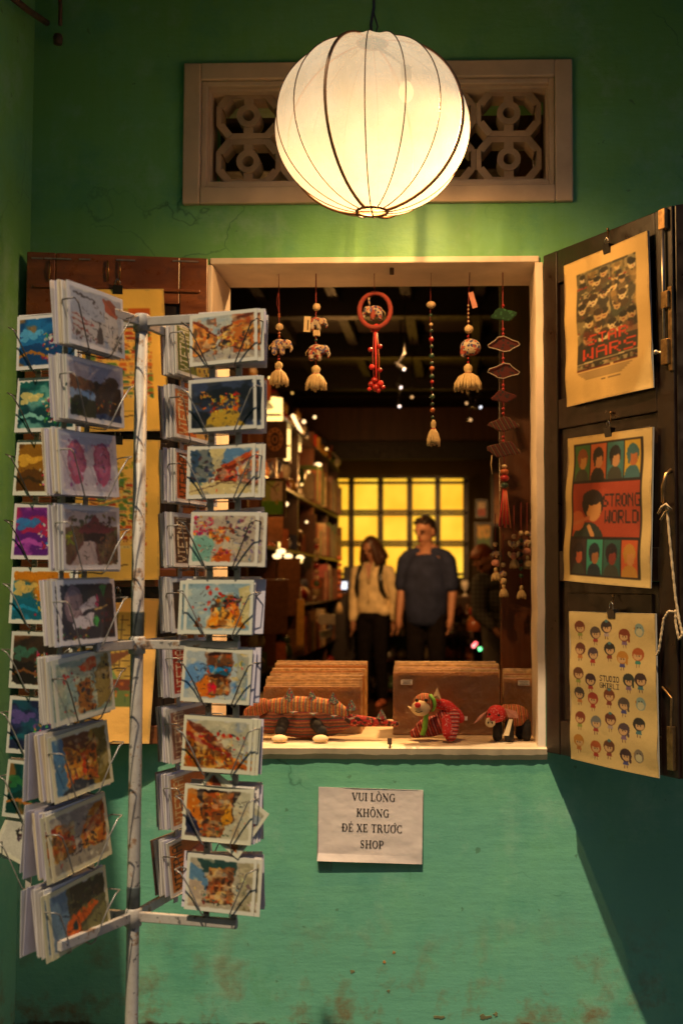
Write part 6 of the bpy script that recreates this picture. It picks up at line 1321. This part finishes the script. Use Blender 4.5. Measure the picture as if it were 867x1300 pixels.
# ---- striped cat
Y = .13; o = P(555, 938, Y); o.z = ZS; th = thing('cloth_cat', o, 'red striped cloth cat with cream face crouching on the sill before the wrapped prints', 'toy')
def Q(x, y, dy=0): p = P(x, y, Y + dy); return p
u_ = px(1, Y)
b = MB(); b.ell(Q(548, 922), (22*u_, 13*u_, 13*u_), Matrix.Rotation(R(-12), 3, 'Y')); cap(b, [Q(526, 931), Q(545, 926)], [6*u_, 9*u_]); b.ell(Q(566, 912), (14*u_, 12*u_, 13*u_)); b.v = [(x, y, max(z, ZS + .001)) for x, y, z in b.v]; blob('body', b, S1, th, .0028, 3)
b = MB(); cap(b, [Q(553, 892, -.01), Q(568, 896, -.01), Q(580, 906, -.02), Q(584, 912, -.02)], [7*u_, 7*u_, 6.5*u_, 6*u_]); blob('arm', b, RD, th, .0026, 2)
b = MB(); cap(b, [Q(576, 908, -.04), Q(574, 924, -.05), Q(572, 934, -.06)], [7.5*u_, 8.5*u_, 7.5*u_]); b.v = [(x, y, max(z, ZS + .001)) for x, y, z in b.v]; blob('leg', b, S2, th, .0026, 2)
b = MB(); cap(b, [Q(567, 914, -.05), Q(568, 930, -.065)], [7*u_, 7*u_]); b.v = [(x, y, max(z, ZS + .001)) for x, y, z in b.v]; blob('leg', b, RD, th, .0026, 2)
b = MB(); b.ell(Q(539, 893, -.045), (15*u_, 14*u_, 13*u_)); blob('head', b, S3, th, .0026, 2)
b = MB(); b.ell(Q(534, 899, -.068), (12*u_, 8*u_, 10*u_)); b.ell(Q(531, 899, -.078), (7*u_, 5*u_, 5.5*u_)); blob('face', b, CRM, th, .0026, 2)
b = MB(); b.ell(Q(530, 895, -.092), (4.0*u_, 3*u_, 3.4*u_)); b.build('nose', REDB, th)
for ex, ey in ((541, 889), (529, 889)):
    b = MB(); b.ell(Q(ex, ey, -.080), (2.4*u_, 1.5*u_, 2.0*u_)); b.build('eye', BLK, th)
b = MB(); b.tube([Q(527, 903, -.088), Q(531, 904.5, -.090), Q(536, 903, -.088)], .0012, 5); b.build('mouth', BLK, th)
for (ax_, ay, bx_, by, cx_, cy) in ((548, 886, 560, 889, 555, 873), (522, 898, 524, 906, 517, 896)):
    A_, B_, C_ = Q(ax_, ay, -.04), Q(bx_, by, -.03), Q(cx_, cy, -.035); n0 = Vector((0, -.006, 0)); b = MB(); m0 = (A_ + B_ + C_) / 3
    b.add([A_, B_, C_, m0 + n0*1.6, A_ - n0, B_ - n0, C_ - n0], [(0,1,3),(1,2,3),(2,0,3),(0,4,5,1),(1,5,6,2),(2,6,4,0),(4,6,5)]); b.build('ear', CRM, th, bevel=.001)
b = MB(); b.tube([Q(546, 882, -.060), Q(551, 889, -.068), Q(552, 897, -.066), Q(549, 902, -.055)], 3.0*u_, 8, flat=.6); b.build('headband', GRN, th)
b = MB(); b.tube([Q(541, 906, -.066), Q(540, 915, -.050), Q(539, 924, -.042), Q(536, 933, -.036)], 3.2*u_, 8, flat=.6); b.build('scarf', GRN, th)
b = MB(); b.box(Q(589, 912, 0), (8*u_, .0012, 5*u_)); b.build('care_tag', M['label'], th)
# ---- small pig with a tag
Y = .12; o = P(640, 933, Y); o.z = ZS; u_ = px(1, Y); th = thing('cloth_pig', o, 'small cloth pig with red head and black legs at the right end of the sill', 'toy')
b = MB(); b.ell(Q(653, 908), (18*u_, 13*u_, 14*u_), Matrix.Rotation(R(8), 3, 'Y')); b.ell(Q(642, 906), (12*u_, 12*u_, 12*u_)); blob('body', b, S3, th, .0026, 3)
b = MB(); b.ell(Q(630, 906, -.04), (12.5*u_, 11*u_, 11*u_)); b.ell(Q(625, 912, -.05), (8*u_, 8*u_, 7*u_)); blob('head', b, RD, th, .0024, 2)
b = MB(); ax = Matrix.Rotation(R(90), 3, 'X') ; b.lathe([(6*u_, 0), (6.4*u_, 3*u_), (5.8*u_, 5*u_)], Q(622, 917, -.055), 14, Matrix.Rotation(R(80), 3, 'X') @ Matrix.Rotation(R(0), 3, 'Y')); b.build('snout', CRM, th, bevel=.0008)
for nx in (619.5, 624.5):
    b = MB(); b.ell(Q(nx, 917.5, -.069), (1.0*u_, .8*u_, 1.4*u_)); b.build('nostril', BLK, th)
for pts in ([(619, 902), (608, 909), (601, 919), (611, 913)], [(640, 899), (655, 903), (658, 912), (645, 911)]):
    b = MB(); pp = [Q(x, y, -.055) for x, y in pts]; m0 = sum(pp, Vector())/4 + Vector((0, -.004, 0)); n0 = Vector((0, .003, 0)); b.add(pp + [m0] + [p + n0 for p in pp], [(0,1,4),(1,2,4),(2,3,4),(3,0,4),(0,5,6,1),(1,6,7,2),(2,7,8,3),(3,8,5,0),(8,7,6,5)]); b.build('ear', PNK, th)
for ex, ey in ((633, 908), (621, 907)):
    b = MB(); b.ell(Q(ex, ey, -.072), (1.6*u_, 1.2*u_, 1.6*u_)); b.build('eye', BLK, th)
for lx, dy in ((631, -.02), (646, -.03), (668, -.005), (660, .03)):
    b = MB(); p = Q(lx, 918, dy); q_ = Vector((p.x, p.y, ZS + 6*u_)); cap(b, [p, q_], [5.5*u_, 6*u_]); b.v = [(x, y, max(z, ZS + .001)) for x, y, z in b.v]; b.build('leg', BLK, th)
b = MB(); b.prism([(-.5, 0), (.5, 0), (.9, 1), (.25, 1)], Q(642, 934, -.075), (7*u_, 0, 0), (2*u_, 0, 20*u_), (0, -.001, 0)); b.build('tag', CRM, th)
# ---- long crocodile-like cloth toy
Y = .14; o = P(400, 930, Y); o.z = ZS; u_ = px(1, Y); th = thing('cloth_crocodile', o, 'long patterned cloth crocodile with upright spines lying on the left of the sill', 'toy')
b = MB(); b.ell(Q(392, 918), (52*u_, 19*u_, 20*u_)); b.ell(Q(345, 916), (22*u_, 16*u_, 16*u_)); cap(b, [Q(420, 915), Q(440, 917)], [12*u_, 8*u_]); b.v = [(x, y, max(z, ZS + 2*u_)) for x, y, z in b.v]; blob('body', b, S5, th, .003, 3)
b = MB(); cap(b, [Q(346, 898, -.0), Q(370, 896, -.002), Q(400, 897, -.002), Q(425, 900, 0), Q(438, 905, 0)], [11*u_, 12.5*u_, 12.5*u_, 11*u_, 7*u_]); blob('back_band', b, S4, th, .003, 2)
b = MB(); cap(b, [Q(334, 896, -.02), Q(326, 900, -.03), Q(316, 905, -.04)], [10*u_, 10*u_, 7*u_]); blob('head', b, S3, th, .003, 2)
b = MB(); cap(b, [Q(434, 914, 0), Q(455, 915, 0), Q(480, 917, .0), Q(503, 919, .0)], [8*u_, 7.5*u_, 5.5*u_, 3.5*u_]); b.v = [(x, y, max(z, ZS + .001)) for x, y, z in b.v]; blob('tail', b, KI, th, .0026, 2)
for (sx, sy, sz_, dy) in ((368, 889, 17, -.012), (396, 889, 14, -.012), (423, 892, 14, -.012), (446, 901, 14, -.01), (484, 912, 13, -.005), (373, 903, 11, -.045), (398, 905, 11, -.045), (424, 908, 9, -.045), (445, 911, 9, -.03)):
    c = Q(sx, sy, dy); w_ = sz_*.55*u_; b = MB(); top = c + Vector((0, -.004 if dy > -.02 else -.012, sz_*(1.0 if dy > -.02 else -.35)*u_)); b.add([c + Vector((-w_, 0, 0)), c + Vector((0, -w_*.8, -w_*.2)), c + Vector((w_, 0, 0)), c + Vector((0, w_*.8, 0)), top], [(0,1,4),(1,2,4),(2,3,4),(3,0,4),(3,2,1,0)]); b.build('spine', TE, th, bevel=.0008)
for lx in (356, 408):
    b = MB(); cap(b, [Q(lx + (4 if lx == 356 else -8), 918, -.03), Q(lx, 928, -.055)], [8*u_, 7*u_]); b.v = [(x, y, max(z, ZS + .001)) for x, y, z in b.v]; b.build('leg', BLK, th)
    b = MB(); c = Q(lx - 1, 933, -.085); c.z = ZS + 5.2*u_; b.ell(c, (10*u_, 8*u_, 5*u_)); b.build('foot_pad', CRM, th)

# ================================================================ charms hanging in the window
M['thread'] = mat('dark_red_thread', (.22, .03, .03), .8, .2, 90); M['yarn'] = mat('cream_yarn', (.50, .37, .19), .95, .25, 120, .8, stretch=(6, 6, .6), bd=.003)
M['beadc'] = mat('cream_bead', (.55, .40, .22), .6, .15, 60); M['beadr'] = mat('red_bead', (.32, .012, .012), .35, .15, 60); M['beado'] = mat('orange_bead', (.36, .09, .025), .4, .15, 60); M['beadb'] = mat('dark_green_bead', (.02, .05, .03), .3, .3, 60)
EL1 = dots('cream_red_print_cloth', (.46, .33, .19), (.36, .04, .05), 110, .30, (.10, .09, .2)); EL2 = dots('blue_white_print_cloth', (.40, .33, .24), (.035, .045, .13), 110, .46, (.30, .06, .04))
CY = .10
def bead(th, p, r, mt_, fl=1.0): q = MB(); q.ell(p, (r, r, r*fl), n=12, m=8); return q.build('bead', mt_, th)
def string_(th, pts, r=.0011, mt_=None): q = MB(); q.tube(pts, r, 5); return q.build('string', mt_ or M['thread'], th)
def tassel(th, top, w_, h, spread=1.0, seed=0):
    r_ = random.Random(seed); n = 22; vs = []; prof = [(.16, 0), (.42, -.10), (.44, -.22), (.30, -.32), (.34, -.36)]
    q = MB(); q.lathe([(w_*.5*a, h*b_) for a, b_ in reversed(prof)], top, 14); q.build('tassel_knot', M['yarn'], th)
    q = MB(); q.lathe([(w_*.19, -.39*h), (w_*.20, -.34*h)], top, 12); q.build('tassel_tie', M['beadr'], th)
    q = MB(); k = 26; base = top + Vector((0, 0, -.36*h))
    for i in range(k):          # strands of yarn lying side by side
        a = 2*math.pi*i/k + r_.uniform(-.1, .1); e = r_.uniform(.85, 1.08); d = Vector((math.cos(a), math.sin(a), 0))
        q.tube([base + d*w_*.13, base + d*w_*.34*spread + Vector((0, 0, -.16*h)), base + d*w_*.47*spread*e + Vector((0, 0, -.40*h)), base + d*w_*.50*spread*e + Vector((0, 0, -(.64*e)*h))], [w_*.05, w_*.075, w_*.08, w_*.055], 6)
    q.lathe([(w_*.36*spread, -.56*h), (w_*.42*spread, -.40*h), (w_*.2, -.05*h), (.001, 0)], base, 12)
    o_ = q.build('tassel', M['yarn'], th); o_['kind'] = 'stuff'
def elephant(th, c, s, mt_, face=1, ball=False):
    b = MB()
    if ball: b.ell(c, (s*.50, s*.36, s*.42)); b.ell(c + Vector((-s*.34*face, 0, -s*.24)), (s*.16, s*.16, s*.26)); blob('elephant_body', b, mt_, th, .0022, 1); return
    b.ell(c, (s*.42, s*.26, s*.30)); b.ell(c + Vector((s*.38*face, 0, s*.05)), (s*.22, s*.2, s*.22))
    cap(b, [c + Vector((s*.50*face, 0, s*.02)), c + Vector((s*.60*face, 0, -s*.18)), c + Vector((s*.55*face, 0, -s*.34))], [s*.10, s*.075, s*.05])
    for x in (-.26, .12):
        for y in (-.12, .12): cap(b, [c + Vector((s*x*face, s*y, -s*.15)), c + Vector((s*x*face, s*y, -s*.38))], [s*.13, s*.12])
    blob('elephant_body', b, mt_, th, .0022, 1)
    q = MB(); q.ell(c + Vector((s*.28*face, -s*.24, s*.02)), (s*.15, s*.035, s*.20)); q.build('ear', EL2 if mt_ is EL1 else EL1, th)
    q = MB(); q.tube([c + Vector((-s*.40*face, 0, s*.05)), c + Vector((-s*.52*face, 0, -s*.1)), c + Vector((-s*.50*face, 0, -s*.25))], .0011, 5); q.build('tail', M['yarn'], th)
ZH = z1 - .013
def charm(px_, label, name='hanging_charm'):
    c = P(px_, 400, CY); c.z = ZH; return thing(name, c, label, 'charm', 'charms hanging under the window lintel')
def C(x, y): return P(x, y, CY)
u_ = px(1, CY)
th = charm(354, 'string with one cream elephant and a round tassel, leftmost under the lintel'); tp = C(354, 380); tp.z = ZH
string_(th, [tp, C(354.5, 415), C(355, 462)]); string_(th, [C(353, 372), C(351.5, 385), C(354, 396)], .0008)
for y in (399, 402, 423, 427): bead(th, C(354.5, y), .0035, M['beado'])
bead(th, C(355, 415), 5*u_, M['beadc']); elephant(th, C(355, 438), 26*u_, EL1); bead(th, C(354, 452), .003, M['beadr']); bead(th, C(354, 456), .003, M['beadr']); tassel(th, C(354, 459), 23*u_, 31*u_, 1, 1)
th = charm(401, 'string with two stacked patterned elephants and a tassel, second from the left'); tp = C(401, 380); tp.z = ZH
string_(th, [tp, C(401, 415), C(401, 465)], .0016); bead(th, C(402, 390), 5.2*u_, M['beadc']); elephant(th, C(402, 409), 22*u_, EL2, 1)
q = MB(); q.box(C(402, 423), (8*u_, 6*u_, 7*u_)); q.build('bead', M['beadc'], th); q = MB(); q.box(C(392, 415) + Vector((0, -.035, 0)), (8.5*u_, .001, 20*u_), Matrix.Rotation(R(3), 3, 'Y')); q.build('price_tag', CRM, th)
q = MB(); q.box(C(393, 416) + Vector((0, -.0362, 0)), (1.2*u_, .0005, 13*u_), Matrix.Rotation(R(3), 3, 'Y')); q.build('tag_print', M['black'], th)
bead(th, C(401, 432), .004, M['beadb']); elephant(th, C(402, 445), 27*u_, EL2, 1); bead(th, C(401, 455), .0035, M['beadc']); tassel(th, C(401, 464), 26*u_, 31*u_, .95, 2)
th = charm(476, 'red wrapped ring with a small elephant inside and a red beaded cord below'); tp = C(475, 380); tp.z = ZH
string_(th, [tp, C(475.5, 371)], .001); rc_ = C(476, 394)
q = MB(); q.tube([rc_ + Vector((math.cos(a)*20*u_, math.sin(a)*3*u_, math.sin(a)*23*u_)) for a in [2*math.pi*i/40 for i in range(41)]], [3.0*u_*(1 + .12*(i % 2)) for i in range(41)], 8, cap=False); q.build('ring', stripes('red_wrapped_cord', [(.28, .012, .012), (.32, .02, .02), (.3, .09, .05)], 150, (1, 0, 1)), th)
elephant(th, C(476, 395), 25*u_, EL2, -1); q = MB(); q.tube([C(469, 388), C(468, 378)], .003, 6); q.build('ear', EL1, th)
for i, (dx, n0, n1_) in enumerate(((-3, 418, 486), (1, 417, 490), (5, 419, 488))):
    q = MB(); q.tube([C(476 + dx*.4, n0), C(476 + dx, (n0+n1_)/2), C(477 + dx*.8, n1_)], .0026 if i == 1 else .0016, 6); q.build('cord', [M['thread'], REDB, M['beado']][i], th)
for k, (x, y, r_) in enumerate([(478, 416, 5), (473, 419, 3), (482, 440, 3.4), (470, 444, 3.2), (472, 466, 3.6), (482, 470, 3.2), (471, 488, 4), (477, 492, 5), (483, 487, 4), (475, 483, 4.2), (480, 496, 3.2), (486, 492, 3), (469, 494, 2.8)]): bead(th, C(x, y), r_*u_, M['beadr'] if k % 4 else REDB)
th = charm(547, 'long thin string of small dark and red beads ending in a slim tassel'); tp = C(547, 380); tp.z = ZH
string_(th, [tp, C(546, 400), C(547.5, 470), C(549, 535)], .0007); bead(th, C(547, 387), 6.2*u_, M['beadc'], .75)
for y, mt_, r_ in ((400, 'beadb', 2.2), (412, 'beadc', 2.4), (420, 'beadb', 2.6), (431, 'beadr', 3.2), (440, 'beadb', 2.4), (452, 'beadb', 3.4), (461, 'beadb', 2.4), (468, 'beado', 3.2), (478, 'beadb', 3), (485, 'beadr', 2.4), (494, 'beadb', 2.4), (504, 'beadb', 3.4), (513, 'beadb', 2.4), (521, 'beado', 3.2), (530, 'beadb', 2.2)): bead(th, C(547 + (y - 400)*.015, y), r_*u_, M[mt_])
tassel(th, C(550, 533), 16*u_, 33*u_, .95, 3)
th = charm(595, 'string with a price tag, one ball shaped elephant and a wide skirt tassel'); tp = C(596, 380); tp.z = ZH
string_(th, [tp, C(594, 395), C(595, 465)], .0011); q = MB(); q.box(C(600, 382) + Vector((0, -.01, 0)), (6.5*u_, .001, 21*u_), Matrix.Rotation(R(-16), 3, 'Y')); q.build('price_tag', PNK, th)
for y in (388, 393, 398, 403, 408, 413): bead(th, C(594.3, y), .0028, M['beadc'])
bead(th, C(595, 418), 6*u_, M['beadc'], .9); bead(th, C(594, 427), .003, M['beadr']); elephant(th, C(597, 441), 27*u_, EL2, 1, True); bead(th, C(594, 455), .003, M['beadr']); bead(th, C(594, 460), .003, M['beadr']); tassel(th, C(594, 462), 26*u_, 34*u_, 1.32, 4)
th = charm(639, 'tiered charm of small cloth clouds and leaves with a long red tassel at the bottom'); tp = C(638, 380); tp.z = ZH
string_(th, [tp, C(638, 440), C(640, 600)], .0016)
def tier(y, w_, mt_, edge=None, k=0, sag=4):
    q = MB(); n = 16; c = C(639, y); pts = []
    for i in range(n):
        a = 2*math.pi*i/n; rr_ = (1 + .16*math.sin(4*a + k)); pts.append((math.cos(a)*w_*.5*u_*rr_, math.sin(a)*w_*.24*u_*rr_*(1.1 if math.sin(a) > 0 else .8)))
    q.prism(pts, c + Vector((0, .004, 0)), (1, 0, 0), (0, -.35, 1), (0, -.010, 0)); q.build('cloth_tier', mt_, th, bevel=.002)
    if edge:
        q = MB(); q.tube([c + Vector((a, -.010 - b_*.35, b_)) for a, b_ in pts + pts[:1]], .0011, 5, cap=False); q.build('stitched_edge', edge, th)
DG = dots('dark_green_cloth', (.01, .05, .02), (.03, .12, .05), 100); DR = dots('dark_red_cloth', (.08, .012, .012), (.02, .02, .025), 90); MX = stripes('mixed_leaf_cloth', [(.16, .02, .015), (.02, .05, .03), (.2, .1, .05), (.06, .015, .015)], 70, (1, 0, .6))
EG = mat('pale_edge_thread', (.4, .36, .3), .5, .1, 50)
tier(401, 32, DG, None, 0); tier(439, 36, DR, EG, 1); tier(473, 36, DR, EG, 2.2); tier(505, 30, DR, None, .5); tier(540, 36, MX, None, 2); tier(572, 40, MX, None, 3)
for y in (388, 418, 424, 430, 455, 461, 489, 494, 519, 525, 531, 555, 560): bead(th, C(638.5, y), 2.0*u_, M['beadr'])
for y, r_, mt_ in ((592, 3.4, 'beadc'), (599, 5.4, 'beado'), (607, 6, 'beadr'), (616, 5, 'beadb')): bead(th, C(640, y), r_*u_, M[mt_], .75)
for k in range(9):
    q = MB(); d = (k - 4)*1.6; q.tube([C(640.5 + d*.25, 620), C(640.5 + d*.7, 645) + Vector((0, .004*math.sin(k*2), 0)), C(640.5 + d*1.15, 668 + 3*math.sin(k*1.7))], .0022, 5); q.build('tassel_strand', [REDB, M['thread'], M['beado']][k % 3] if k != 4 else REDB, th)
q = MB(); q.tube([C(624, 578), C(623, 590), C(624.5, 602)], .0016, 5); q.build('loose_thread', M['yarn'], th)
# small key charms on the screen further in
sc_lab = ['small charm of two cream figures and tassel left of the wooden screen edge', 'small charm with a round bead and tassel hanging lowest on the wooden screen', 'small charm with two pink winged shapes and a pointed tassel on the screen', 'small dark charm with one low cream tassel between its neighbours', 'small charm of cream figures hanging beside the right jamb, left of the last', 'last small charm touching the right window jamb']
for k, (x, yt, yb, kind) in enumerate([(628.5, 690, 737, 0), (638.5, 716, 758, 1), (652, 680, 721, 2), (661, 676, 760, 3), (668.5, 676, 722, 0), (676, 660, 722, 1)]):
    yy = .50 + .012*k; W_ = lambda a, b_: P(a, b_, yy); us = px(1, yy); th = thing('small_charm', W_(x, yt), sc_lab[k], 'charm', 'small charms hanging on the wooden screen')
    string_(th, [W_(x, yt - 38), W_(x, yt), W_(x, yb - 16)], .0012, M['thread']); bead(th, W_(x, yt + 1), 3.2*us, M['beadc'])
    H_ = yb - yt
    if kind == 3:
        for j in range(6): bead(th, W_(x, yt + 10 + j*9), 3*us, M['beadb'])
    elif kind == 1: elephant(th, W_(x, yt + H_*.30), 10*us, EL1, 1, True); bead(th, W_(x, yt + H_*.52), 4.6*us, M['beadc'])
    elif kind == 2:
        for yy_, mt_ in ((yt + 12, EL1), (yt + 26, PNK)):
            q = MB(); q.ell(W_(x, yy_), (4*us, 3*us, 5*us)); q.build('figure', mt_, th)
            for s_ in (-1, 1): q = MB(); q.ell(W_(x + s_*5, yy_ - 2), (2.4*us, 1.4*us, 4.4*us), Matrix.Rotation(R(25*s_), 3, 'Y')); q.build('wing', CRM, th)
    else: elephant(th, W_(x, yt + H_*.27), 12*us, EL1, 1); elephant(th, W_(x, yt + H_*.52), 11*us, PNK, -1, True)
    tassel(th, W_(x + .5, yb - 17), 11*us, 17*us, 1, k)
for k, (x, y, yy, lb_) in enumerate([(402, 712, 5.6, 'string of white and red beads hanging at the front of the left shelves'), (431, 735, 7.0, 'brown beaded string hanging before the amber panel left edge')]):
    th = thing('beaded_string', P(x, y - 30, yy), lb_, 'charm'); us = px(1, yy); string_(th, [P(x, y - 40, yy), P(x, y + 28, yy)], .002, M['thread'])
    for j in range(7): bead(th, P(x, y - 26 + 8*j, yy), (3.4 - .5*(j % 2))*us, [M['beadc'], M['beadr'], M['beadc']][j % 3] if k == 0 else M['beado'])
    q = MB(); q.lathe([(5*us, -14*us), (4*us, -6*us), (1.5*us, 0)], P(x, y + 30, yy), 10); q.build('tassel', M['yarn'], th)
rw2 = thing('ring_ornament', P(402, 741, 5.7), 'orange round wreath ornament on the left display shelves', 'ornament'); c = P(402, 741, 5.2); q = MB(); q.tube([c + Vector((math.cos(a)*.032, -.01, math.sin(a)*.032)) for a in [2*math.pi*i/20 for i in range(21)]], .008, 6, cap=False); q.build('ring', M['beado'], rw2); q = MB(); q.ell(c, (.02, .01, .022)); q.build('centre', GM[3], rw2)
# rusty pipe bracket in the top left corner of the wall
pb = thing('pipe_bracket', P(72, 40, -.03), 'rusty bracket with two thin pipes in the top left wall corner', 'bracket')
q = MB(); q.tube([P(10, -8, -.32), P(35, 12, -.2), P(60, 29, -.06)], .009, 10); q.build('pipe', M['iron'], pb)
q = MB(); q.tube([P(76, -20, -.03), P(77, 8, -.03), P(77, 32, -.03)], .006, 8); q.build('pipe', M['iron'], pb)
q = MB(); q.lathe([(.012, -.018), (.014, 0), (.010, .01)], P(74, 48, -.03), 10); q.build('clamp', M['iron'], pb)
